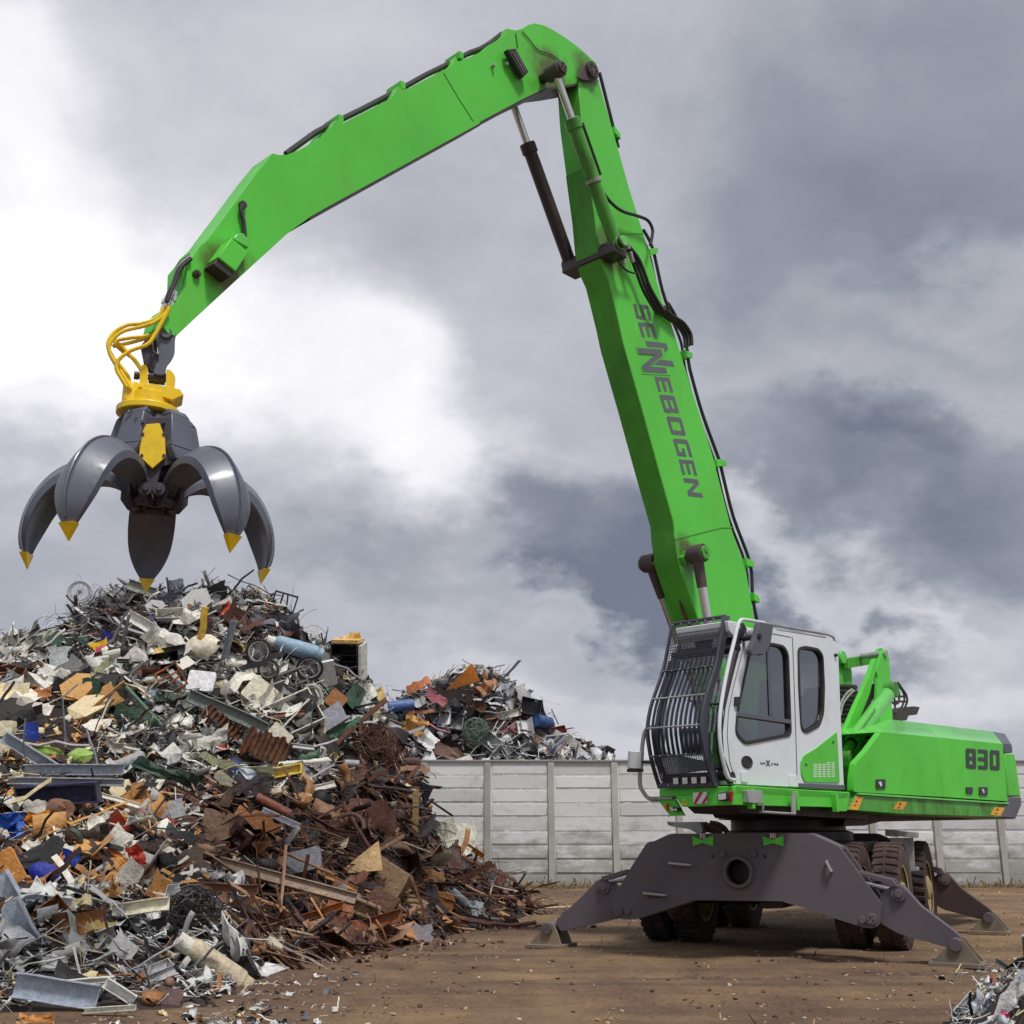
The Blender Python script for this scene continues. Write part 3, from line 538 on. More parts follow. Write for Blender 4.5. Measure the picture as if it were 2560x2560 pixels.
word('letter', [('M', (1098, 1325), (1116, 1325), (0, -18), 0), ('A', (1122, 1325), (1138, 1325), (0, -18), 0), ('X', (1142, 1338), (1176, 1338), (0, -48), 0), ('C', (1184, 1330), (1200, 1330), (0, -18), 0), ('A', (1206, 1332), (1222, 1332), (0, -18), 0), ('B', (1228, 1333), (1243, 1333), (0, -18), 0)], blackink, cab, U, Z5, XC + .001)
# front frame, wind screen, seat and console inside
yf = lambda z_: -3.46 + .03 * 0
prof = yz(U, Z5, [(925, 400), (870, 620), (815, 850), (790, 1060), (800, 1250), (880, 1470)], XC)
m = MB()
for x_ in (XR + .03, XC - .03): m.tube([(x_, p[0], p[1]) for p in prof], .035, 8)
zt = prof[0]; m.tube([(XR, zt[0], zt[1] + .02), (XC, zt[0], zt[1] + .02)], .04, 8); zb = prof[-1]; m.tube([(XR, zb[0], zb[1] + .06), (XC, zb[0], zb[1] + .06)], .05, 8)
m.prism([(zt[0], zt[1] + .02), (zt[0] + .12, 3.26), (-3.0, 3.30), (-2.9, 3.2), (zt[0] + .1, zt[1] - .02)], 0, XR + .02, XC - .02)
part('wind_screen_frame', m, blackm, cab, U)
m = MB(); pr2 = prof[:-1]
for i in range(len(pr2) - 1):
    a, b = pr2[i], pr2[i + 1]; m.hexa([(XR + .06, a[0], a[1]), (XC - .06, a[0], a[1]), (XC - .06, b[0], b[1]), (XR + .06, b[0], b[1])], [(XR + .06, a[0] + .006, a[1]), (XC - .06, a[0] + .006, a[1]), (XC - .06, b[0] + .006, b[1]), (XR + .06, b[0] + .006, b[1])])
part('wind_screen', m, clear_glass, cab, U)
m = MB().box(.82, 1.25, -2.45, -1.95, 2.05, 2.17).prism([(-1.98, 2.15), (-1.86, 2.15), (-1.72, 2.85), (-1.84, 2.87)], 0, .84, 1.23).box(.9, 1.15, -2.35, -2.05, 1.72, 2.05).prism([(-1.8, 2.88), (-1.72, 2.88), (-1.68, 3.08), (-1.76, 3.1)], 0, .92, 1.15)
m.box(.72, .80, -2.55, -2.0, 1.72, 2.28).box(1.27, 1.35, -2.55, -2.1, 1.72, 2.28)
part('driver_seat', m, interior, cab, U, .02)
m = MB().tube([(1.02, -2.98, 1.72), (1.02, -2.85, 2.35)], .04, 8).tube([(1.02 + .16 * math.cos(t * PI / 8), -2.83 + .05 * math.sin(t * PI / 8), 2.37 + .14 * math.sin(t * PI / 8)) for t in range(16)], .014, 6, closed=True).box(.7, .86, -3.2, -3.0, 2.0, 2.25)
m.tube([(.76, -2.6, 2.28), (.76, -2.65, 2.45)], .02, 8).tube([(1.31, -2.5, 2.28), (1.31, -2.55, 2.45)], .02, 8)
part('steering_column', m, blackm, cab, U)
# white handrail round the door edge and the roof rail
hr = h3(U, Z5, [(888, 1450), (850, 1440), (825, 1400), (785, 1230), (768, 1060), (775, 900), (805, 700), (850, 480), (890, 320), (915, 210), (935, 168), (970, 158), (1130, 185)], XC + .07)
part('handrail', MB().tube(bez(hr, 4), .019, 8), white, H, U)
rr = h3(U, Z5, [(1130, 188), (1400, 235), (1640, 278), (1685, 300), (1695, 330)], XC - .02); part('roof_rail', MB().tube(rr, .016, 8), galv, H, U)
rr = h3(U, Z5, [(1220, 240), (1400, 268), (1620, 305)], XC - .01); part('roof_gutter', MB().tube(rr, .012, 6), blackm, H, U)
m = MB().prism(yz(U, Z5, [(840, 165), (925, 178), (890, 300), (850, 250)], 1.36), 0, XR + .1, 1.36); part('roof_hood', m, white, H, U, .01)
# mirror
mq = roundpoly(yz(U, Z5, [(1072, 180), (1182, 205), (1162, 345), (1112, 445), (1005, 442), (1000, 400), (1045, 300)], XC + .16), .02)
mi = part('mirror', MB().prism(mq, 0, XC + .13, XC + .19), greysill, H, U, .012)
A = U.hit(*Z5(1045, 298), 0, XC + .13); part('mirror_joint', MB().cyl(A - Vector((.13, 0, 0)), A + Vector((.08, 0, 0)), .03, n=12), blackm, mi, U)
# --- protective grille: two side frames, flat bars, round bars, two wire meshes
gx0, gx1 = .62, 1.30
gprof = [(p[0], p[1]) for p in yz(U, Z5, [(822, 130), (790, 330), (760, 500), (705, 680), (662, 830), (640, 1010), (660, 1180), (690, 1320), (745, 1500)], gx1)]
gp3 = bez([(0, p[0], p[1]) for p in gprof], 3)
gr = part('protective_grille', MB().strip([(gx1, p[1], p[2]) for p in gp3], .11, .03, (0, 1, .15)).strip([(gx0, p[1], p[2]) for p in gp3], .05, .02, (0, 1, .15)).tube([(gx0, gp3[0][1], gp3[0][2]), (gx1, gp3[0][1], gp3[0][2])], .02, 8).strip([(gx0, gp3[-1][1], gp3[-1][2] + .02), (gx1, gp3[-1][1], gp3[-1][2] + .02)], .05, .06, (0, 0, 1)), cagem, H, U, .004)
nb = 12
for i in range(1, nb):
    x_ = gx0 + (gx1 - gx0) * i / nb
    part('bar', MB().strip([(x_, p[1] + .01, p[2]) for p in gp3[5:-5]], .040, .008, (0, 1, .1)), cagem, gr, U)
def gat(t): 
    f = t * (len(gp3) - 1); i = min(int(f), len(gp3) - 2); return gp3[i].lerp(gp3[i + 1], f - i)
for t in (.27, .44, .62, .80): p = gat(t); part('cross_rod', MB().tube([(gx0, p[1] - .015, p[2]), (gx1, p[1] - .015, p[2])], .010, 6), galv if t in (.44, .62) else cagem, gr, U)
for t0, t1 in ((.0, .27), (.80, .985)):
    m = MB()
    for i in range(1, 26): x_ = gx0 + (gx1 - gx0) * i / 26; m.tube([(x_, gat(t0 + (t1 - t0) * k / 3)[1] - .008, gat(t0 + (t1 - t0) * k / 3)[2]) for k in range(4)], .0035, 4, cap=False)
    for i in range(1, 17): p = gat(t0 + (t1 - t0) * i / 17); m.tube([(gx0, p[1] - .008, p[2]), (gx1, p[1] - .008, p[2])], .0035, 4, cap=False)
    o = part('wire_mesh', m, cagem, gr, U)
m = MB()
for t in (.01, .27, .80, .98):
    for i in range(7):
        p = gat(t); x_ = gx0 + .03 + (gx1 - gx0 - .06) * i / 6; m.cyl((x_, p[1] - .03, p[2]), (x_, p[1] - .02, p[2]), .008, n=6)
part('bolt_heads', m, galv, gr, U)
for i in range(4):
    x_ = .86 + i * .11; p = gat(.955); part('cable_tag', MB().box(x_ - .03, x_ + .03, p[1] - .028, p[1] - .024, p[2] - .03, p[2] + .03), whitestr, gr, U)
# side arms of the grille and the wiper motor pod
m = MB()
for t, yb in ((.08, -3.0), (.5, -3.3), (.9, -3.3)): p = gat(t); m.tube([(gx1, p[1], p[2]), (gx1 + .06, p[1] + .28, p[2] + .0)], .014, 6)
part('grille_arm', m, blackm, H, U)
for z_ in (3.22, ):
    part('roof_lamp', MB().cyl((.78, -3.12, 3.10), (.78, -3.05, 3.12), .09, n=20), lampm, H, U, .004)
    part('roof_lamp', MB().cyl((1.15, -3.14, 3.08), (1.15, -3.07, 3.10), .06, n=20), lampm, H, U, .004)
m = MB().tube([(1.0, -3.42, 2.9), (1.1, -3.46, 2.2)], .01, 6).tube([(.98, -3.45, 2.5), (1.28, -3.48, 2.42)], .01, 6); part('wiper', m, blackm, H, U)

# --- upper carriage deck: main plate, front beam, left side beam
m = MB().prism([(XR - .04, -3.42), (1.5, -3.5), (1.5, -1.2), (1.3, -1.1), (1.3, 3.6), (-1.4, 3.6), (-1.4, .3), (-.6, -.9), (.2, -2.1), (.5, -2.6)], 2, 1.56, 1.64)
deck = part('upper_frame', m, green, H, U, .01)
sb = yz(U, Z5, [(900, 1490), (1820, 1550), (1795, 1700), (1740, 1700), (1700, 1670), (885, 1650)], 1.5)
part('side_beam', MB().prism(sb, 0, 1.46, 1.5), green, deck, U, .006)
for q in ((985, 1520), (1345, 1540), (1665, 1560)):
    A = U.hit(*Z5(*q), 0, 1.5); part('rib', MB().prism([(A[1], A[2]), (A[1] + .05, A[2]), (A[1] + .05, A[2] - .19), (A[1], A[2] - .19)], 0, 1.5, 1.56), green, deck, U, .005)
fb = [(.60, 1.655), (1.46, 1.655), (1.46, 1.44), (.90, 1.455)]
fbz = yz(U, Z5, [(410, 1580), (740, 1560), (880, 1500), (880, 1650), (470, 1665)], -3.5, 1); part('front_beam', MB().prism(fbz, 1, -3.5, -3.42), green, deck, U, .006)
fb2 = yz(U, Z5, [(262, 1595), (410, 1610), (480, 1737), (365, 1735)], -3.38, 1); part('corner_plate', MB().prism(fb2, 1, -3.38, -3.34), green, deck, U, .004)
hz = yz(U, Q3, [(1060, 1395), (1295, 1375), (1305, 1575), (1068, 1590)], -3.5, 1)
hzp = part('hazard_board', MB().prism(hz, 1, -3.512, -3.5), whitestr, H, U)
sm = MB()
for q in ([(1165, 1382), (1230, 1378), (1105, 1585), (1068, 1590), (1068, 1560)], [(1296, 1420), (1300, 1500), (1250, 1580), (1195, 1583)], ): sm.prism(yz(U, Q3, q, -3.513, 1), 1, -3.5145, -3.513)
part('red_stripes', sm, redm, hzp, U)
part('warning_sticker', MB().prism(yz(U, Q3, [(905, 1480), (955, 1600), (858, 1608)], -3.501, 1), 1, -3.5035, -3.501), stick_y, H, U)
part('warning_mark', MB().prism(yz(U, Q3, [(902, 1530), (915, 1530), (912, 1575), (904, 1575)], -3.505, 1), 1, -3.506, -3.505).prism(yz(U, Q3, [(903, 1582), (914, 1582), (914, 1592), (903, 1592)], -3.505, 1), 1, -3.506, -3.505), blackink, H, U)
hl = roundpoly(yz(U, Q3, [(1462, 1395), (1635, 1380), (1645, 1520), (1480, 1535)], -3.56, 1), .02)
h_ = part('headlight', MB().prism(hl, 1, -3.56, -3.50), blackm, H, U, .006); part('lens', MB().prism(inset(hl, .012), 1, -3.566, -3.561), lampm, h_, U, .002)
hl = roundpoly(yz(U, Q3, [(665, 1630), (815, 1660), (820, 1705), (700, 1715)], -3.42, 1), .01); h_ = part('headlight', MB().prism(hl, 1, -3.45, -3.38), blackm, H, U, .004)
part('lens', MB().prism(inset(hl, .006), 1, -3.456, -3.451), lampm, h_, U, .002)
hl = yz(U, Q3, [(585, 1570), (615, 1575), (615, 1700), (595, 1700)], -3.40, 1); part('indicator_lamp', MB().prism(hl, 1, -3.42, -3.38), orangel, H, U, .003)
part('red_bracket', MB().prism(yz(U, Q3, [(1660, 1390), (1760, 1370), (1745, 1560), (1690, 1520)], -3.49, 1), 1, -3.52, -3.5), redm, H, U)
part('step_box', MB().prism(yz(U, Z5, [(1000, 1530), (1118, 1535), (1120, 1640), (1005, 1632)], 1.57), 0, 1.5, 1.57), galv, H, U, .008)
st_ = MB().tube(h3(U, Z5, [(1118, 1640), (1118, 1705), (1370, 1722)], 1.56), .012, 6).strip(h3(U, Z5, [(1125, 1705), (1350, 1718)], 1.52), .09, .012, (1, 0, 0)).strip(h3(U, Z5, [(1362, 1545), (1366, 1725)], 1.56), .07, .014, (0, 1, 0)); part('cab_step', st_, galv, H, U)
# left front handrail with lamp pod
hh = h3(U, Z5, [(400, 1590), (300, 1602), (205, 1598), (155, 1545), (128, 1470), (138, 1280), (155, 1120), (175, 1050), (215, 1025), (330, 1022)], -3.3, 1); part('handrail', MB().tube(bez(hh, 5), .022, 8), galv, H, U)
part('rail_stay', MB().tube(h3(U, Z5, [(150, 1305), (235, 1308)], -3.3, 1), .014, 6), blackm, H, U)
lp_ = h3(U, Z5, [(98, 1215), (90, 1360)], -3.3, 1); part('beacon_pod', MB().tube([lp_[0], lp_[1]], .085, 16), white, H, U, .01); part('pod_base', MB().tube([lp_[1], lp_[1] + Vector((0, 0, -.03))], .088, 16), blackm, H, U)
part('footstep', MB().strip(h3(U, Q3, [(330, 1490), (745, 1480)], -3.35, 1), .12, .03, (0, 1, 0)), galv, H, U)
# --- engine housing
XH = 1.5
s1 = roundpoly(yz(U, Z6, [(530, 930), (1023, 978), (1062, 1492), (290, 1447), (292, 1330), (310, 1200), (410, 1090)], XH), .03)
s2 = yz(U, Z6, [(1025, 978), (1580, 1035), (1622, 1530), (1064, 1492)], XH)
hood = part('engine_hood', MB().prism(s1, 0, 1.42, XH), green_gloss, H, U, .012)
part('hood_core', MB().box(-.35, 1.41, .35, 1.45, 1.65, 2.33).box(-.35, 1.09, .9, 1.45, 2.331, 2.585), green_rusty, H, U, .006)
part('hood_door', MB().prism(s2, 0, -XH, XH - .004), green_gloss, H, U, .008)
e1 = [U.hit(*Z6(*q), 0, XH) for q in ((530, 930), (1023, 978), (1580, 1035))]; t1 = [U.hit(*Z6(*q), 0, 1.1) for q in ((625, 825), (930, 860), (1490, 928))]
for i in (0, 1):
    a, b, c_, d_ = e1[i], e1[i + 1], t1[i + 1], t1[i]; g_ = .006 if i else 0
    sec = lambda p, q, y: [Vector((XH, y, p[2] - .002)), Vector((1.1, y, q[2])), Vector((-1.1, y, q[2])), Vector((-XH, y, p[2] - .002))]
    xl, xm = (-.35, -.3) if i == 0 else (-XH, -1.1)
    ring1 = [Vector((XH, a[1] + g_, a[2] - .001)), Vector((1.1, d_[1] + g_, d_[2])), Vector((xm, d_[1] + g_, d_[2])), Vector((xl, a[1] + g_, a[2] - .001))]
    ring2 = [Vector((XH, b[1], b[2] - .001)), Vector((1.1, c_[1], c_[2])), Vector((xm, c_[1], c_[2])), Vector((xl, b[1], b[2] - .001))]
    part('hood_top', MB().hexa(ring1, ring2), green_top, H, U, .008)
# tail: grey cap, green rear panel, grey corner
cp1 = yz(U, Z6, [(1582, 1037), (1662, 1047), (1665, 1112), (1590, 1112)], XH); m = MB().prism(cp1, 0, -XH, XH)
a, b = e1[2], U.hit(*Z6(1662, 1047), 0, XH); c_, d_ = U.hit(*Z6(1600, 948), 0, 1.1), t1[2]
m.hexa([(XH, a[1], a[2]), (1.1, d_[1], d_[2]), (-1.1, d_[1], d_[2]), (-XH, a[1], a[2])], [(XH, b[1], b[2]), (1.1, c_[1], c_[2]), (-1.1, c_[1], c_[2]), (-XH, b[1], b[2])])
part('tail_cap', m, greysill, H, U, .02)
part('counterweight', MB().prism(yz(U, Z6, [(1595, 1114), (1680, 1122), (1700, 1240), (1735, 1490), (1628, 1488)], XH), 0, -XH, XH), green, H, U, .02)
part('tail_corner', MB().prism(yz(U, Z6, [(1622, 1492), (1738, 1494), (1742, 1560), (1692, 1680), (1562, 1668)], XH), 0, -XH, XH), greysill, H, U, .02)
sk = yz(U, Z6, [(315, 1468), (1620, 1553), (1560, 1668), (700, 1640), (240, 1605)], XH - .01); part('lower_skirt', MB().prism(sk, 0, -.3, XH - .01), green_rusty, H, U, .008)
part('skirt_trim', MB().strip(h3(U, Z6, [(320, 1462), (1620, 1548)], XH), .02, .03, (0, 0, 1)), green_lt, H, U)
word('digit', [('8', (1262, 1243), (1348, 1250), (-4, -172), 0), ('3', (1366, 1250), (1448, 1256), (-2, -170), 0), ('0', (1468, 1256), (1550, 1262), (-2, -170), 0)], blackink, H, U, Z6, XH + .002, 'black number on the engine side')
for q, r_ in (((518, 1380), 40), ((1405, 1442), 35), ((1285, 1435), 27)):
    l_ = part('hood_lock', MB().prism(roundpoly(yz(U, Z6, [(q[0] - r_, q[1] - r_), (q[0] + r_, q[1] - r_), (q[0] + r_, q[1] + r_), (q[0] - r_, q[1] + r_)], XH), .01), 0, XH, XH + .012), blackink, H, U, .003)
    if r_ > 30: A = U.hit(*Z6(*q), 0, XH + .012); part('lock_barrel', MB().cyl(A, A + Vector((.01, 0, 0)), .028, n=14), lampm, l_, U)
for i, (q, mt) in enumerate((([(310, 1488), (375, 1492), (325, 1605), (252, 1598)], stick_o), ([(672, 1530), (752, 1535), (712, 1602), (632, 1598)], stick_o), ([(1508, 1580), (1598, 1584), (1552, 1655), (1468, 1645)], stick_o))):
    s_ = part('warning_sticker', MB().prism(yz(U, Z6, q, XH - .009), 0, XH - .008, XH - .006), mt, H, U); c0 = [sum(p[0] for p in q) / 4, sum(p[1] for p in q) / 4]
    part('sticker_symbol', MB().prism(yz(U, Z6, [(c0[0] - 12, c0[1] - 8), (c0[0] + 6, c0[1] - 30), (c0[0] + 14, c0[1] - 8)], XH), 0, XH - .0055, XH - .0045).prism(yz(U, Z6, [(c0[0] - 22, c0[1] + 24), (c0[0] + 4, c0[1] + 20), (c0[0] + 2, c0[1] + 12), (c0[0] - 18, c0[1] + 14)], XH), 0, XH - .0055, XH - .0045), brownrust, s_, U)
part('belly', MB().prism(yz(U, Z6, [(240, 1608), (1555, 1668), (1690, 1683), (900, 1697), (520, 1705), (380, 1740), (200, 1745)], .9), 0, -.3, .9), darksteel, H, U)
part('belly', MB().prism([(-3.2, 1.56), (-.2, 1.56), (-.2, 1.36), (-2.9, 1.40)], 0, .62, 1.2).prism([(-1.2, 1.56), (.8, 1.56), (.8, 1.38), (-1.0, 1.38)], 0, -.4, .62), darksteel, H, U)
# --- cab lift linkage behind the cab
def plate(name, z, q, x0, x1, mat, r=.03, par=None): return part(name, MB().prism(roundpoly(yz(U, z, q, x1), r), 0, x0, x1), mat, par or H, U, .006)
plate('lift_post', Q1, [(965, 640), (935, 560), (1050, 200), (1100, 170), (1140, 200), (1165, 330), (1180, 560), (1220, 1300), (1230, 1500), (1000, 1500), (930, 1500), (930, 1300)], .62, .66, green, .05)
plate('lift_post', Q1, [(930, 640), (925, 400), (930, 230), (985, 145), (1040, 140), (1080, 180), (1040, 420), (1000, 700), (1000, 1500), (900, 1500)], .36, .40, green, .05)
plate('lift_arm', Q1, [(910, 340), (930, 330), (940, 520), (880, 700), (820, 960), (700, 1260), (470, 1860), (400, 2000), (250, 2000), (330, 1750), (560, 1200), (700, 900), (800, 660)], .76, .82, green, .03)
plate('lift_arm', Q1, [(820, 800), (930, 780), (930, 900), (700, 1500), (420, 2000), (370, 1980), (640, 1350), (740, 1100)], .5, .54, darksteel, .02)
plate('lift_crossbar', Q1, [(430, 330), (920, 250), (930, 420), (520, 490), (430, 520)], .10, .30, green_dk, .02)
plate('lift_upright', Q1, [(225, 320), (270, 250), (350, 250), (420, 300), (430, 420), (495, 520), (505, 860), (270, 900), (235, 520)], -.02, .20, green, .05)
A = U.hit(*Q1(330, 310), 0, .25); part('pivot_boss', MB().cyl(A - Vector((.3, 0, 0)), A + Vector((.02, 0, 0)), .09), green_lt, H, U, .006)
A = U.hit(*Q1(1082, 250), 0, .66); part('pivot_boss', MB().cyl(A - Vector((.34, 0, 0)), A + Vector((.025, 0, 0)), .045), galv, H, U, .004)
A = U.hit(*Q1(1150, 950), 0, .95); B = U.hit(*Q1(500, 1830), 0, .95); D = U.hit(*Q1(330, 2110), 0, .95)
c = part('lift_cylinder', MB().tube([A, A.lerp(B, .03), A.lerp(B, .97), B], [.07, .095, .095, .085], 20), green_lt, H, U)
part('piston_rod', MB().tube([B, D], .055, 16), green_lt, c, U); part('rod_collar', MB().tube([B, B.lerp(D, .12)], .075, 16), blackm, c, U)
E_ = U.hit(*Q1(1200, 890), 0, .95); part('cylinder_eye', MB().cyl(E_ - Vector((.07, 0, 0)), E_ + Vector((.07, 0, 0)), .10), green_rusty, c, U, .006)
E_ = U.hit(*Z6(225, 1160), 0, .98); part('cylinder_eye', MB().cyl(E_ - Vector((.09, 0, 0)), E_ + Vector((.09, 0, 0)), .10), green_rusty, c, U, .006)
part('hydraulic_pipe', MB().tube(h3(U, Q1, [(970, 1000), (960, 1090), (540, 1690)], 1.08), .014, 6), green_lt, c, U)
# corrugated hose reel / battery of black hoses behind the cab
cc_ = U.hit(*Q1(470, 1300), 0, .35)
for i in range(11):
    t = i / 10; z0 = U.hit(*Q1(480, 860 + 85 * i), 0, .38)[2]; hw = .30 + .10 * math.sin(t * 2.2); yc = cc_[1] - .05 - .18 * t
    part('corrugated_guard', MB().tube([(-.1, yc - hw, z0 - .03), (.36, yc - hw * .92, z0 - .01), (.40, yc, z0 + .01), (.36, yc + hw * .8, z0 + .03), (-.1, yc + hw, z0 + .03)], .034, 8), blackm, H, U)
zf_ = U.hit(*Q1(480, 900), 0, .38)[2]; part('guard_back', MB().prism([(cc_[1] - .4, 1.65), (cc_[1] + .35, 1.65), (cc_[1] + .25, zf_ - .25), (cc_[1] + .05, zf_ - .02), (cc_[1] - .3, zf_ - .05)], 0, -.2, .3), interior, H, U)  # dark fill behind the guard, standing in for shade in the gap
part('dark_gap_block', MB().box(-.3, .6, .2, .88, 1.65, 2.25), interior, H, U, .02)  # dark block added to make the gap before the hood read as shade
plate('lift_base', Q1, [(560, 2350), (640, 1900), (940, 1450), (1010, 1500), (960, 1700), (700, 2100), (640, 2500)], .62, .66, green_rusty, .04)  # the dark paint here also stands in for shadows on the plate
for q in ([(500, 880), (400, 960), (320, 1090), (285, 1200)], [(540, 900), (440, 1000), (340, 1150), (300, 1350)]): part('cable_hose', MB().tube(bez(h3(U, Q1, q, .5), 4), .013, 6), galv, H, U)
for q in ([(1060, 830), (1120, 770), (1200, 755), (1290, 790), (1400, 900), (1440, 1020), (1420, 1130), (1380, 1210), (1260, 1330)], [(1320, 760), (1390, 860), (1470, 980), (1490, 1090), (1450, 1200)], [(1310, 800), (1330, 900), (1345, 1000), (1330, 1120), (1250, 1140), (1170, 1050)], [(1250, 1010), (1480, 1010)], [(1260, 1100), (1480, 1100)], [(1250, 1010), (1270, 1160), (1255, 1300)]):
    part('hydraulic_hose', MB().tube(bez(h3(U, Q1, q, .3), 4), .016, 7), blackm, H, U)
plate('exhaust_stack', Q1, [(1420, 1215), (1600, 1185), (1715, 1200), (1665, 1335), (1510, 1355), (1480, 1440), (1200, 1440), (1250, 1360)], -.1, .12, darksteel, .02)
# --- turntable
M0 = Matrix.Translation((0, 0, 0))
part('turntable', MB().lathe([(.60, 1.10), (.78, 1.12), (.78, 1.22), (.70, 1.24), (.70, 1.36), (.85, 1.37), (.85, 1.56)], M0, 40), darksteel, H, U)
# --- chassis (frame G)
part('chassis', MB().box(-.55, .75, -2.45, 1.25, .62, 1.02).box(-.75, .95, -1.1, .9, .98, 1.12), darksteel, H, G, .02)
part('axle', MB().cyl((-.9, -1.2, .56), (1.1, -1.2, .56), .14), darksteel, H, G); part('axle', MB().cyl((-.9, .95, .56), (1.1, .95, .56), .14), darksteel, H, G)
def wheel(x, y, inn, dusty=False):
    s = 1 if inn > 0 else -1; Mx = Matrix.Translation((x, y, .55)) @ Matrix.Rotation(PI / 2, 4, 'Y')
    pr = [(.33, -.13), (.50, -.145), (.545, -.12), (.55, 0), (.545, .12), (.50, .145), (.33, .13)]
    t = part('wheel', MB().lathe([(.30, -.12), (.34, -.13), (.34, -.11), (.29, -.06), (.29, .06), (.34, .11), (.34, .13), (.30, .12)], Mx, 28, cap=False).lathe([(.02, s * .0), (.29, s * .02), (.29, s * .05), (.02, s * .03)], Mx, 28).lathe([(.14, s * .02), (.14, s * .12), (.06, s * .15)], Mx, 20), rimm, H, G)
    tm = MB().lathe(pr, Mx, 40, cap=False)
    tm.lathe([(.33, -.128), (.33, .128)], Mx, 40, cap=False)
    for k in range(36):
        an = 2 * PI * k / 36; Rz = Mx @ Matrix.Rotation(an, 4, 'Z')
        for side_ in (-1, 1):
            q = [Rz @ Vector(v) for v in ((.54, -.03, side_ * .012), (.54, .03, side_ * .012), (.54, .045, side_ * .14), (.54, -.015, side_ * .14))]
            q2 = [Rz @ Vector(v) for v in ((.566, -.02, side_ * .015), (.566, .02, side_ * .015), (.558, .035, side_ * .130), (.558, -.005, side_ * .130))]
            tm.hexa(q, q2)
    part('tyre', tm, tyredusty if dusty else tyrem, t, G)
    bm_ = MB()
    for k in range(8): an = 2 * PI * k / 8; bm_.cyl(Mx @ Vector((.2 * math.cos(an), .2 * math.sin(an), s * .05)), Mx @ Vector((.2 * math.cos(an), .2 * math.sin(an), s * .075)), .016, n=6)
    part('wheel_nuts', bm_, rimm, t, G)
for y in (-1.2, .95):
    for x, s_ in ((-1.26, -1), (-.86, -1), (.96, 1), (1.38, 1)): wheel(x, y, s_, y < 0 and x > 0)
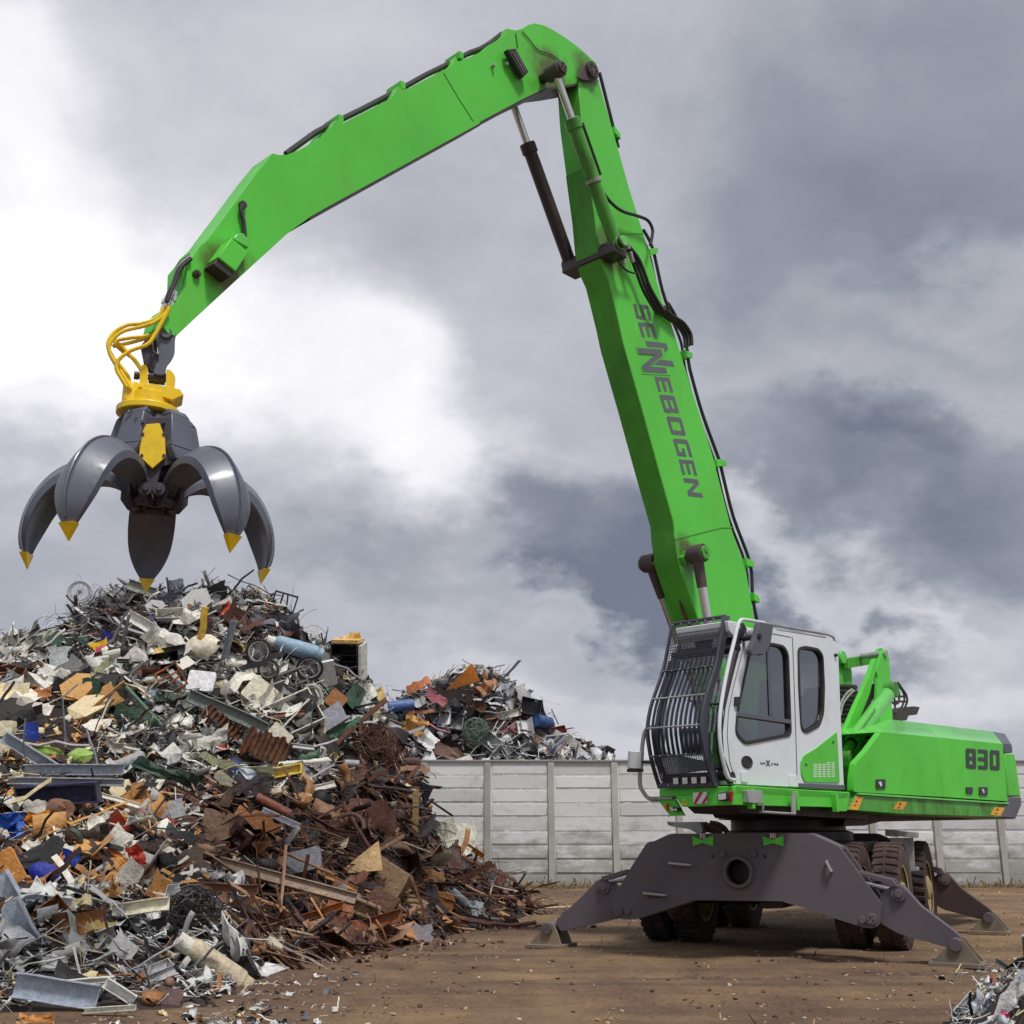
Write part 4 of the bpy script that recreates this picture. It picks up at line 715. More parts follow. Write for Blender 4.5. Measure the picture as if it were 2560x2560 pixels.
# --- stabilizers
def blade(yfr, mir, front=True):
    """front: the traced beam with two legs; the rear beam is the same beam 4 m further back"""
    P0 = -2.75
    o1 = yz(G, Z7, [(1100, 305), (925, 385), (870, 460), (800, 570), (740, 680), (672, 760), (665, 830), (690, 905), (740, 930), (820, 935), (870, 925), (1075, 860), (1280, 792), (1930, 800)], P0, 1)
    o2 = yz(G, Z8, [(172, 806), (340, 850), (530, 920), (760, 993), (830, 1000), (878, 965), (888, 820), (720, 590), (580, 400), (385, 312), (350, 302), (0, 300)], P0, 1)
    hc_ = G.hit(*Z7(1600, 585), 1, P0); hr_ = .125
    hole = [(hc_[0] + hr_ * math.cos(2 * PI * k / 28), hc_[2] + hr_ * math.sin(2 * PI * k / 28)) for k in range(28)]
    dy = yfr - P0
    bl = part('stabilizer_beam', MB().prism(roundpoly(o1 + o2, .03), 1, yfr, yfr + .05, [hole]), greymetal, H, G, .008)
    part('rear_plate', MB().prism(roundpoly(o1 + o2, .03), 1, yfr + .30, yfr + .34), greymetal, bl, G, .006)
    ed = o1 + o2
    m = MB()
    for i in list(range(0, 4)) + [len(o1) + 8, len(o1) + 9]:
        a, b = ed[i], ed[i + 1]; m.hexa([(a[0], yfr + .05, a[1]), (b[0], yfr + .05, b[1]), (b[0], yfr + .30, b[1]), (a[0], yfr + .30, a[1])], [(a[0], yfr + .05, a[1] - .03), (b[0], yfr + .05, b[1] - .03), (b[0], yfr + .30, b[1] - .03), (a[0], yfr + .30, a[1] - .03)])
    m.box(ed[0][0], ed[len(o1) + 9][0] + .0, yfr + .05, yfr + .30, ed[0][1] - .03, ed[0][1] - .002); m.box(-.36, .58, yfr + .05, yfr + .30, .55, .58)
    part('edge_plate', m, greymetal, bl, G)
    Mx = Matrix.Translation((hc_[0], yfr, hc_[2])) @ Matrix.Rotation(PI / 2, 4, 'X')
    part('port_ring', MB().lathe([(.125, -.02), (.125, .05), (.155, .05), (.165, .03), (.165, -.0)], Mx, 36, cap=False), greymetal, bl, G)
    if front:
        part('port_back', MB().lathe([(.001, -.26), (.14, -.25)], Mx, 24), darksteel, bl, G)
        for z_, q, r in ((Z7, (1483, 450), .036), (Z7, (1710, 450), .036), (Z7, (1410, 470), .018), (Z7, (1792, 472), .018), (Z8, (37, 472), .0), ):
            if r < .001: continue
            A = G.hit(*z_(*q), 1, P0); part('boss' if r > .03 else 'bolt_hole', MB().cyl(A - Vector((0, .03 if r > .03 else .004, 0)), A, r, n=18), greymetal if r > .03 else interior, bl, G, .003)
        for q0, q1 in (((1100, 520), (1255, 535)), ((915, 740), (1075, 755))):
            A, B = G.hit(*Z7(*q0), 1, P0), G.hit(*Z7(*q1), 1, P0); part('grab_bar', MB().tube([A, A - Vector((0, .05, 0)), B - Vector((0, .05, 0)), B], .014, 6), galv, bl, G)
            part('grease_plate', MB().box(A.x + .03, B.x - .02, yfr - .02, yfr - .001, A.z - .04, A.z + .01), brownrust if q0[0] < 1000 else greymetal, bl, G, .003)
        A, B = G.hit(*Z8(490, 510), 1, P0), G.hit(*Z8(525, 580), 1, P0); part('grab_bar', MB().tube([A, A - Vector((0, .04, 0)), B - Vector((0, .04, 0)), B], .016, 6), galv, bl, G)
        for k_, (z_, pts, tg) in enumerate(((Z7, [(1265, 325), (1330, 350), (1418, 318), (1418, 398), (1340, 372), (1268, 398)], [(1322, 303), (1362, 303), (1362, 338), (1322, 338)]), (Z8, [(22, 322), (95, 350), (172, 318), (175, 398), (95, 375), (28, 395)], [(78, 303), (118, 303), (118, 338), (78, 338)]))):
            part('wing_plate', MB().prism(yz(G, z_, pts, P0, 1), 1, yfr - .018, yfr - .001), green, bl, G, .003)
            tgp = part('number_tag', MB().prism(yz(G, z_, tg, P0, 1), 1, yfr - .026, yfr - .019), whitestr, bl, G)
            x0, y0 = tg[3]; mb = MB()
            for j in (0, 1): letter(mb, '2', G, z_, (x0 + 3 + 18 * j, y0 - 4), (x0 + 17 + 18 * j, y0 - 4), (0, -27), yfr - .0285, .0015, 1)
            part('tag_number', mb, redm, bl, G)
    # pins and legs
    for sgn in (-1, 1):
        if sgn < 0:
            hp = [G.hit(*Z7(*q), 1, P0) for q in ((722, 868), (790, 872))]; leg = yz(G, Z7, [(610, 628), (690, 690), (760, 740), (760, 880), (715, 925), (560, 962), (300, 1020), (272, 985), (262, 935), (350, 860), (470, 745), (545, 665), (560, 650)], P0 + .1, 1); eye = G.hit(*Z7(590, 695), 1, P0); ank = G.hit(*Z7(238, 993), 1, P0 + .15)
            fpl = [(105, 1105), (215, 975), (250, 945), (275, 960), (300, 1010), (335, 1125)]; link_ = [(600, 620), (790, 565), (800, 590), (620, 650)]; zz = Z7; rod = [(640, 665), (745, 645)]
        else:
            hp = [G.hit(*Z8(*q), 1, P0) for q in ((815, 930), (750, 935))]; leg = yz(G, Z8, [(960, 690), (1040, 680), (1090, 740), (1175, 835), (1440, 1035), (1480, 1080), (1440, 1140), (1360, 1135), (1250, 1105), (1010, 1035), (880, 960), (860, 820), (890, 740)], P0 + .1, 1); eye = G.hit(*Z8(1005, 745), 1, P0); ank = G.hit(*Z8(1440, 1110), 1, P0 + .15)
            fpl = [(1268, 1250), (1400, 1100), (1440, 1055), (1490, 1075), (1632, 1250)]; link_ = [(710, 575), (975, 640), (1010, 690), (960, 690), (900, 660), (730, 600)]; zz = Z8; rod = [(772, 672), (950, 715)]
        if not front and sgn < 0: pass
        lg = part('stabilizer_leg', MB().prism(roundpoly(leg, .03), 1, yfr + .10, yfr + .25), greymetal if front else maroon, H, G, .008)
        m = MB().cyl((eye.x, yfr + .075, eye.z), (eye.x, yfr + .10, eye.z), .075, n=24).cyl((eye.x, yfr + .055, eye.z), (eye.x, yfr + .075, eye.z), .04, n=18); part('eye_boss', m, greymetal, lg, G, .004)
        part('link_plate', MB().prism(yz(G, zz, link_, P0 + .1, 1), 1, yfr + .06, yfr + .12).prism(yz(G, zz, link_, P0 + .1, 1), 1, yfr + .24, yfr + .28), greymetal, lg, G, .004)
        a_, b_ = [G.hit(*zz(*q), 1, P0 + .17) for q in rod]; d_ = (b_ - a_); part('piston_rod', MB().tube([a_ - d_ * .8 * (1 if sgn > 0 else 0) - (0 * d_), b_ + d_ * (.9 if sgn < 0 else .1)] if True else [], .024, 12), chrome, lg, G)
        for i, h_ in enumerate(hp):
            k = MB().cyl((h_.x, yfr - .03, h_.z), (h_.x, yfr, h_.z), .055 - .02 * i, n=20)
            if i == 0:
                for j in range(4): an = j * PI / 2; k.cyl((h_.x + .028 * math.cos(an), yfr - .04, h_.z + .028 * math.sin(an)), (h_.x + .028 * math.cos(an), yfr - .03, h_.z + .028 * math.sin(an)), .01, n=6)
            part('hinge_pin', k, greymetal, bl, G, .004)
        fo = MB(); fz = roundpoly([(p[0], max(p[1], .03)) for p in yz(G, zz, fpl, P0 + .15, 1)], .02)
        dz = 0
        fo.prism(fz, 1, yfr + .02, yfr + .05).prism(fz, 1, yfr + .30, yfr + .33)
        x0, x1 = min(p[0] for p in fz), max(p[0] for p in fz)
        fo.box(x0 - .03, x1 + .03, yfr - .06, yfr + .42, .0, .035)
        f_ = part('stabilizer_foot', fo, greyfoot, H, G, .004)
        part('ankle_pin', MB().cyl((ank.x, yfr - .01, ank.z), (ank.x, yfr + .36, ank.z), .06, n=20), greymetal, f_, G, .004)
blade(-2.75, 1, True)
blade(1.25, 1, False)
# grey steps and valve posts behind the front beam
RB = -.05
m = MB().prism(yz(G, Q5, [(915, 505), (1110, 520), (1110, 640), (915, 620)], RB, 1), 1, RB, RB + .2).prism(yz(G, Q5, [(1112, 530), (1400, 555), (1460, 560), (1455, 655), (1350, 650), (1112, 620)], RB, 1), 1, RB, RB + .2)
m.prism(yz(G, Q5, [(1000, 648), (1205, 650), (1215, 1160), (1080, 1160), (1000, 900)], RB + .05, 1), 1, RB + .05, RB + .1).prism(yz(G, Q5, [(1215, 650), (1400, 655), (1425, 1160), (1215, 1160)], RB + .12, 1), 1, RB + .12, RB + .16).prism(yz(G, Q5, [(1120, 1165), (1465, 1160), (1470, 1220), (1130, 1245)], RB, 1), 1, RB, RB + .2)
part('steel_step_box', m, galv, H, G, .006)
m = MB().prism(yz(G, Q6, [(480, 475), (560, 490), (900, 480), (1010, 480), (1050, 640), (980, 680), (840, 600), (560, 555), (490, 530)], -2.0, 1), 1, -2.1, -1.9); part('tow_arm', m, galv, H, G, .008)
m = MB().tube(bez(h3(G, Q6, [(1130, 500), (1250, 520), (1350, 580), (1400, 650)], -1.9, 1), 4), .03, 8).tube(bez(h3(G, Q6, [(1040, 520), (1120, 560), (1230, 600), (1320, 640)], -1.95, 1), 4), .035, 8).tube(bez(h3(G, Q6, [(1060, 600), (1150, 620), (1280, 650)], -1.95, 1), 4), .03, 8)
part('supply_hoses', m, brownrust, H, G)
part('side_box', MB().prism(yz(G, Z8, [(170, 806), (172, 850), (50, 855), (0, 850), (0, 806)], -2.3, 1), 1, -2.3, -1.7), darksteel, H, G)

# ------------------------------------------------------------------ the grab
RF = Fr(-2.74, 8.25, math.radians(18.4))
GR = thing('orange_peel_grab', 'open five-claw grab in grey and yellow hanging from the stick end', 'grab', (-2.74, 8.25, 0))
RP = lambda z, q, y=0: [(p[0], p[1]) for p in yz(RF, z, q, y, 1)]
zt, zb = RF.hit(384, 783 * 1.325, 1, 0).z, RF.hit(384, 960 * 1.325, 1, 0).z
cx0 = RF.hit(384, 1275, 1, 0).x
TZ = 3.165
cxb = RF.hit(384, 1150, 1, 0).x
outer = [(.13, .60), (.22, .69), (.35, .75), (.50, .77), (.66, .74), (.80, .65), (.905, .51), (.968, .34), (.98, .17), (.945, .04)]
inner = [(.13, .40), (.19, .46), (.31, .55), (.44, .59), (.58, .57), (.70, .49), (.79, .37), (.845, .24), (.88, .12), (.89, .03)]
wid = [.12, .17, .25, .31, .35, .365, .36, .32, .22, .10]
sm_ = lambda L3: [(p[0], p[1], p[2]) for p in bez(L3, 3)]
_o = sm_([(a, b, w) for (a, b), w in zip(outer, wid)]); _i = sm_([(a, b, 0) for a, b in inner])
outer = [(p[0], p[1]) for p in _o]; wid = [p[2] for p in _o]; inner = [(p[0], p[1]) for p in _i]
def claw(az):
    Mx = Matrix.Translation((cx0, 0, TZ)) @ Matrix.Rotation(az, 4, 'Z')
    mb = MB(); n = len(outer)
    base = 0
    for (ro, zo), (ri, zi), w in zip(outer, inner, wid):
        h = w / 2; dr, dz = ro - ri, zo - zi
        P_ = lambda t, x: Mx @ Vector((x, -(ri + dr * t), zi + dz * t))
        mb.v += [tuple(p) for p in (P_(.12, -h), P_(.42, -h), P_(.78, -h * .52), P_(1.0, -h * .16), P_(1.0, h * .16), P_(.78, h * .52), P_(.42, h), P_(.12, h), P_(.30, h * .45), P_(.30, -h * .45))]
    for i in range(n - 1):
        for k in range(10): mb.f.append([10 * i + k, 10 * i + (k + 1) % 10, 10 * i + 10 + (k + 1) % 10, 10 * i + 10 + k])
    mb.f.append(list(range(10))[::-1]); mb.f.append([10 * (n - 1) + k for k in range(10)])
    cl = part('claw', mb, grabgrey, GR, RF, 0, smooth=24)
    rg = MB().tube([Mx @ Vector((s * .0, -(o[0] + .006), o[1] + .006)) for o in outer[1:-1] for s in (1,)], .009, 6); part('wear_rib', rg, grabgrey, cl, RF)
    # yellow tip
    i = n - 1; (ro, zo), (ri, zi) = outer[i], inner[i]
    c = [Mx @ Vector((x, -r, z)) for x, r, z in ((-.062, ro + .004, zo + .005), (.062, ro + .004, zo + .005), (.062, ri - .004, zi + .01), (-.062, ri - .004, zi + .01))]
    t = Mx @ Vector((0, -.895, -.085)); t2 = [t + (q - t) * .04 for q in c]
    part('claw_tip', MB().hexa(c, t2), yellow, cl, RF, .002)
    lg = MB()
    for s in (-1, 1): lg.prism([(0, 0)] * 0 or [(.06, .44), (.10, .37), (.17, .36), (.23, .44), (.23, .62), (.12, .60)], 0, s * .055, s * .085)
    lg.v = [tuple(Mx @ Vector((v[0], -v[1], v[2]))) for v in lg.v]
    part('hinge_lug', lg, grabdark, cl, RF, .004)
    pn = MB().cyl(Mx @ Vector((-.10, -.15, .42)), Mx @ Vector((.10, -.15, .42)), .04, n=16).cyl(Mx @ Vector((-.115, -.15, .42)), Mx @ Vector((.115, -.15, .42)), .022, n=8); part('hinge_pin', pn, grabdark, cl, RF, .003)
    # ram: cover plate and cylinder from the body to the claw
    cy = MB().tube([Mx @ Vector((0, -.20, 1.00)), Mx @ Vector((0, -.33, .66))], .035, 14); part('ram', cy, grabdark, cl, RF)
    Mc = Mx; Mx = Matrix.Translation((cxb, 0, TZ)) @ Matrix.Rotation(az, 4, 'Z'); cv = MB(); pf = [(.24, 1.12, .075), (.285, 1.07, .085), (.345, .80, .105), (.36, .70, .07)]
    A = [Mx @ Vector(v) for v in ((-pf[0][2], -pf[0][0], pf[0][1]), (pf[0][2], -pf[0][0], pf[0][1]), (pf[0][2], -.14, pf[0][1]), (-pf[0][2], -.14, pf[0][1]))]
    for k in range(3):
        B_ = [Mx @ Vector(v) for v in ((-pf[k + 1][2], -pf[k + 1][0], pf[k + 1][1]), (pf[k + 1][2], -pf[k + 1][0], pf[k + 1][1]), (pf[k + 1][2], -.17, pf[k + 1][1]), (-pf[k + 1][2], -.17, pf[k + 1][1]))]
        cv.hexa(A, B_); A = B_
    part('ram_cover', cv, grabgrey, GR, RF, .008)
for k in range(5): claw(math.radians(36 + 72 * k))
Mg = Matrix.Translation((cxb, 0, TZ))
part('grab_body', MB().lathe([(.03, .42), (.08, .43), (.13, .45), (.17, .50), (.21, .62), (.215, .98), (.19, 1.10), (.10, 1.13)], Mg @ Matrix.Rotation(math.radians(18), 4, 'Z'), 10), grabdark, GR, RF, .006, smooth=20)
fr_ = RP(Z1, [(785, 990), (855, 985), (885, 1060), (890, 1165), (818, 1228), (745, 1160), (755, 1050)], -.30)
part('ram_guard', MB().prism(fr_, 1, -.31, -.275), yellow, GR, RF, .004, label='yellow front guard plate')
fr2 = RP(Z1, [(725, 950), (920, 950), (935, 1130), (965, 1195), (870, 1215), (820, 1400), (760, 1215), (680, 1190), (700, 1080)], -.26)
part('front_housing', MB().prism(fr2, 1, -.27, -.16), grabdark, GR, RF, .006)
for q in ((765, 985), (878, 985), (765, 1050), (878, 1050), (760, 1165), (878, 1165)): A = RF.hit(*Z1(*q), 1, -.275); part('bolt', MB().cyl(A, A - Vector((0, .045, 0)), .012, n=8), grabdark, GR, RF)
for k in range(2):
    A = RF.hit(*Z1(778 + 72 * k, 1350), 1, -.2); part('centre_boss', MB().cyl(A + Vector((0, .1, 0)), A - Vector((0, .08, 0)), .048, n=18).cyl(A - Vector((0, .08, 0)), A - Vector((0, .095, 0)), .022, n=8), grabdark, GR, RF, .004)
# rotator: flange, body, hose tower, yoke ears
cyx = RF.hit(*Z9(625, 1700), 1, 0); z1_, z2_, z3_ = (RF.hit(*Z9(600, v), 1, 0).z for v in (1790, 1690, 1440))
Mr = Matrix.Translation((cyx.x, 0, 0))
part('rotator', MB().lathe([(.20, z1_ - .01), (.235, z1_), (.235, z2_), (.215, z2_ + .012), (.15, z2_ + .03), (.15, z3_)], Mr, 40), yellow, GR, RF, .004)
ta = RF.hit(*Z9(300, 1690), 1, -.05); tb = RF.hit(*Z9(300, 1225), 1, -.05)
part('hose_tower', MB().lathe([(.063, z2_ + .0), (.063, tb.z - .02), (.055, tb.z)], Matrix.Translation((ta.x, -.05, 0)), 24).box(ta.x, ta.x + .15, -.10, .0, z2_, RF.hit(*Z9(300, 1480), 1, 0).z), yellow, GR, RF, .006)
ear1 = RP(Z9, [(470, 1380), (480, 1020), (520, 960), (590, 975), (618, 1040), (615, 1380)]); ear2 = RP(Z9, [(890, 1400), (925, 1300), (930, 1060), (960, 1040), (1030, 1080), (1090, 1180), (1080, 1300), (1060, 1420)])
part('yoke', MB().prism(roundpoly(ear1, .02), 1, -.07, .05).prism(roundpoly(ear2, .02), 1, -.07, .05).prism(RP(Z9, [(460, 1370), (680, 1330), (1160, 1430), (1220, 1520), (1040, 1600), (700, 1500), (500, 1400)]), 1, -.12, .12), yellow, GR, RF, .008)
a_, b_ = RF.hit(*Z9(380, 1090), 1, 0), RF.hit(*Z9(1090, 1185), 1, 0); part('yoke_pin', MB().tube([a_, b_], .024, 14).tube([a_.lerp(b_, .36), a_.lerp(b_, .76)], .048, 16).tube([a_, a_.lerp(b_, .12)], .034, 8), grabdark, GR, RF, .003)
wm = MB(); w2_ = MB(); letter(wm, 'Y', RF, Z9, (140, 1760), (170, 1755), (5, -60), -.238, -.0015, 1); letter(w2_, 'T', RF, Z9, (180, 1755), (222, 1750), (5, -62), -.238, -.0015, 1)
part('letter', wm, blackink, GR, RF); part('letter', w2_, blackink, GR, RF)
part('logo_plate', MB().prism(RP(Z9, [(245, 1680), (345, 1660), (338, 1735), (240, 1748)], -.24), 1, -.242, -.236), blackink, GR, RF)
part('logo_mark', MB().prism(RP(Z9, [(262, 1735), (290, 1685), (318, 1725), (300, 1728), (288, 1708), (275, 1733)], -.243), 1, -.2445, -.243), galv, GR, RF)
# hanger link
l1 = roundpoly(RP(Z9, [(765, 300), (850, 210), (960, 225), (1050, 290), (1110, 390), (1085, 480), (1080, 740), (1000, 880), (940, 940), (915, 1110), (700, 1080), (750, 960), (810, 760), (755, 470)], -.06), .03)
hk = part('hanger_link', MB().prism(l1, 1, -.085, -.055), grabgrey, GR, RF, .006)
l2 = roundpoly(RP(Z9, [(490, 600), (640, 420), (760, 440), (790, 760), (700, 1030), (560, 950), (530, 800)], .08), .02); part('far_plate', MB().prism(l2, 1, .06, .09), grabdark, hk, RF, .006)
l3 = RP(Z9, [(560, 780), (790, 740), (920, 960), (905, 1120), (660, 1060), (600, 950)], .0); part('web_plate', MB().prism(l3, 1, -.05, .055), grabdark, hk, RF, .006)
A = RF.hit(*Z9(930, 370), 1, -.085); part('hanger_pin', MB().cyl(A + Vector((0, .2, 0)), A - Vector((0, .025, 0)), .058 * .8, n=20).tube([A + Vector((-.1, -.01, -.05)), A + Vector((-.08, -.02, -.17)), A + Vector((-.03, -.02, -.2))], .008, 6), grabgrey, hk, RF, .003)
# yellow hoses
HS = [(Z1, [(905, 350), (880, 400), (830, 440), (760, 465), (660, 490), (600, 540), (585, 590), (610, 650), (670, 740), (700, 800)], -.12),
      (Z1, [(880, 365), (840, 420), (760, 448), (680, 458), (610, 500), (580, 560), (600, 620), (650, 680), (690, 740), (695, 790)], -.05),
      (Z1, [(900, 355), (860, 440), (820, 510), (740, 540), (660, 560), (610, 570), (640, 560), (690, 610), (740, 670), (765, 720), (775, 790)], .02),
      (Z1, [(910, 360), (870, 440), (830, 510), (790, 560), (700, 595), (640, 640), (625, 690), (650, 740), (680, 790)], -.16),
      (Z1, [(895, 350), (850, 450), (800, 510), (700, 525), (620, 545), (650, 590), (720, 640), (760, 700)], .06)]
for z_, q, y in HS:
    pts = bez([RF.hit(*z_(*p), 1, y) for p in q], 8); m = MB(); m.tube(pts, [.0165 if (i // 1) % 2 else .0145 for i in range(len(pts))], 8); part('hydraulic_hose', m, yhose, GR, RF)
# ------------------------------------------------------------------ ground: one sheet, fine near the camera, out to the horizon
def fbm(x, y, s, seed=0., oct=4):
    return noise.fractal(Vector((x * s + seed, y * s - seed, seed * .37)), 1.0, 2.0, oct)
def ground_z(x, y):
    if abs(x) > 40 or y > 60 or y < -5: return 0.0
    r = 0.0
    if y < 16:
        for y0, k in ((8.9, .10), (9.6, .10), (10.9, .04), (11.7, .04), (9.9, -.12)):
            t = (y - y0 - k * x - .25 * math.sin(x * .5 + y0)) / .13; r -= .028 * math.exp(-t * t) - .012 * math.exp(-(t - 2.2) ** 2) - .010 * math.exp(-(t + 2.2) ** 2)
    return r + .018 * fbm(x, y, .5, 3) + .012 * fbm(x, y, 2.5, 5, 3)
def make_ground():
    xs = np.concatenate([-np.geomspace(400, 16, 18), np.linspace(-15, 15, 121), np.geomspace(16, 400, 18)])
    ys = np.concatenate([np.linspace(-60, 4, 10), np.linspace(5, 15, 180), np.linspace(15.1, 30, 75), np.geomspace(31, 700, 22)])
    v = [(x, y, ground_z(x, y)) for y in ys for x in xs]; nx = len(xs)
    f = [[j * nx + i, j * nx + i + 1, (j + 1) * nx + i + 1, (j + 1) * nx + i] for j in range(len(ys) - 1) for i in range(nx - 1)]
    me = bpy.data.meshes.new('ground'); me.from_pydata(v, [], f)
    for p in me.polygons: p.use_smooth = True
    m = bpy.data.materials.new('packed_dirt'); m.use_nodes = True; N = m.node_tree.nodes; L = m.node_tree.links; b = N['Principled BSDF']
    tc = N.new('ShaderNodeTexCoord')
    def noi(sc, det, ro, st=(1, 1, 1), rz=0):
        mp = N.new('ShaderNodeMapping'); mp.inputs['Scale'].default_value = st; mp.inputs['Rotation'].default_value = (0, 0, rz); L.new(tc.outputs['Object'], mp.inputs[0])
        n = N.new('ShaderNodeTexNoise'); n.inputs['Scale'].default_value = sc; n.inputs['Detail'].default_value = det; n.inputs['Roughness'].default_value = ro; L.new(mp.outputs[0], n.inputs['Vector']); return n
    A = noi(.22, 4, .5); B = noi(1.6, 8, .65); Cn = noi(22, 5, .7); T = noi(.8, 6, .6, (.25, 3.2, 1), .12); D = noi(90, 3, .6)
    r = N.new('ShaderNodeValToRGB'); e_ = r.color_ramp.elements; e_[0].position = .30; e_[0].color = (.095, .058, .042, 1); e_[1].position = .70; e_[1].color = (.32, .215, .115, 1)
    q = e_.new(.45); q.color = (.15, .096, .065, 1); q = e_.new(.56); q.color = (.22, .145, .085, 1)
    def mix(a, b_, f, mode='MIX'):
        n = N.new('ShaderNodeMix'); n.data_type = 'RGBA'; n.blend_type = mode; n.inputs[0].default_value = f if isinstance(f, float) else 0
        if not isinstance(f, float): L.new(f, n.inputs[0])
        L.new(a, n.inputs[6]); L.new(b_, n.inputs[7]); return n.outputs[2]
    s = N.new('ShaderNodeMath'); s.operation = 'MULTIPLY_ADD'; L.new(A.outputs['Fac'], s.inputs[0]); s.inputs[1].default_value = .65
    t_ = N.new('ShaderNodeMath'); t_.operation = 'MULTIPLY_ADD'; L.new(B.outputs['Fac'], t_.inputs[0]); t_.inputs[1].default_value = .45
    u_ = N.new('ShaderNodeMath'); u_.operation = 'MULTIPLY_ADD'; L.new(T.outputs['Fac'], u_.inputs[0]); u_.inputs[1].default_value = .35; u_.inputs[2].default_value = -.22
    L.new(u_.outputs[0], t_.inputs[2]); L.new(t_.outputs[0], s.inputs[2]); L.new(s.outputs[0], r.inputs[0])
    g = N.new('ShaderNodeMapRange'); g.inputs[1].default_value = .32; g.inputs[2].default_value = .70; g.inputs[3].default_value = .82; g.inputs[4].default_value = 1.18; L.new(Cn.outputs['Fac'], g.inputs[0])
    sc = N.new('ShaderNodeVectorMath'); sc.operation = 'SCALE'; L.new(r.outputs[0], sc.inputs[0]); L.new(g.outputs[0], sc.inputs['Scale'])
    L.new(sc.outputs[0], b.inputs['Base Color']); b.inputs['Roughness'].default_value = .95; b.inputs['Specular IOR Level'].default_value = .2
    bp = N.new('ShaderNodeBump'); bp.inputs['Strength'].default_value = .9; bp.inputs['Distance'].default_value = .03; L.new(Cn.outputs['Fac'], bp.inputs['Height'])
    bp2 = N.new('ShaderNodeBump'); bp2.inputs['Strength'].default_value = .8; bp2.inputs['Distance'].default_value = .05; L.new(T.outputs['Fac'], bp2.inputs['Height']); L.new(bp.outputs[0], bp2.inputs['Normal']); L.new(bp2.outputs[0], b.inputs['Normal'])
    me.materials.append(m); o = link('ground', me); o['kind'] = 'structure'
make_ground()

# ------------------------------------------------------------------ wall of concrete slabs between posts
WY = 28.0
wall = thing('concrete_wall', 'long grey wall of stacked concrete slabs between posts behind the yard', 'wall', (0, WY, 0))
bay = 1.517; px0 = -2.10; nrow = 9; hts = [0.0] + [0.30 + .322 * i for i in range(9)]; hts[-1] = 2.84
def local_part(name, mb, mat, par, loc, bevel=0, me=None, label=None):
    me = me or mb.mesh(name, mat); o = bpy.data.objects.new(name, me); C.objects.link(o); o.parent = par; o.location = loc
    if bevel:
        b = o.modifiers.new('bevel', 'BEVEL'); b.width = bevel; b.segments = 1; b.limit_method = 'ANGLE'
    return o
slab_me = []
for k in range(4):
    mb = MB(); w_, h_ = bay - .13, .312
    mb.prism([(-w_ / 2, 0), (w_ / 2, 0), (w_ / 2, h_), (-w_ / 2, h_)], 1, -.03, .03)
    if k > 0: mb.prism([(-w_ / 2 + .05, .03), (w_ / 2 - .05, .03), (w_ / 2 - .05, h_ - .03), (-w_ / 2 + .05, h_ - .03)], 1, -.036 - .003 * k, -.029)
    slab_me.append(mb.mesh('slab', slabm))
post_me = MB().prism([(-.075, -.06), (.075, -.06), (.075, .06), (-.075, .06)], 2, -.1, 2.86).mesh('post', postm)
for i in range(-4, 19):
    x = px0 + bay * i
    local_part('post', None, None, wall, (x - 0, -.02, 0), .008, post_me)
    for r in range(9):
        local_part('slab', None, None, wall, (x + bay / 2, rng.uniform(-.006, .006), hts[r] - (.02 if r == 0 else 0)), .006, slab_me[int(rng.integers(0, 4))])
    local_part('coping', MB().prism([(-bay / 2 + .004, -.09), (bay / 2 - .004, -.09), (bay / 2 - .004, .09), (-bay / 2 + .004, .09)], 2, 2.862, 2.905) if i == -4 else None, galv, wall, (x + bay / 2, 0, 0), .006, None if i == -4 else cop_me) if i == -4 else None
    if i == -4: cop_me = bpy.data.objects['coping'].data
    else: local_part('coping', None, None, wall, (x + bay / 2, 0, 0), .006, cop_me)

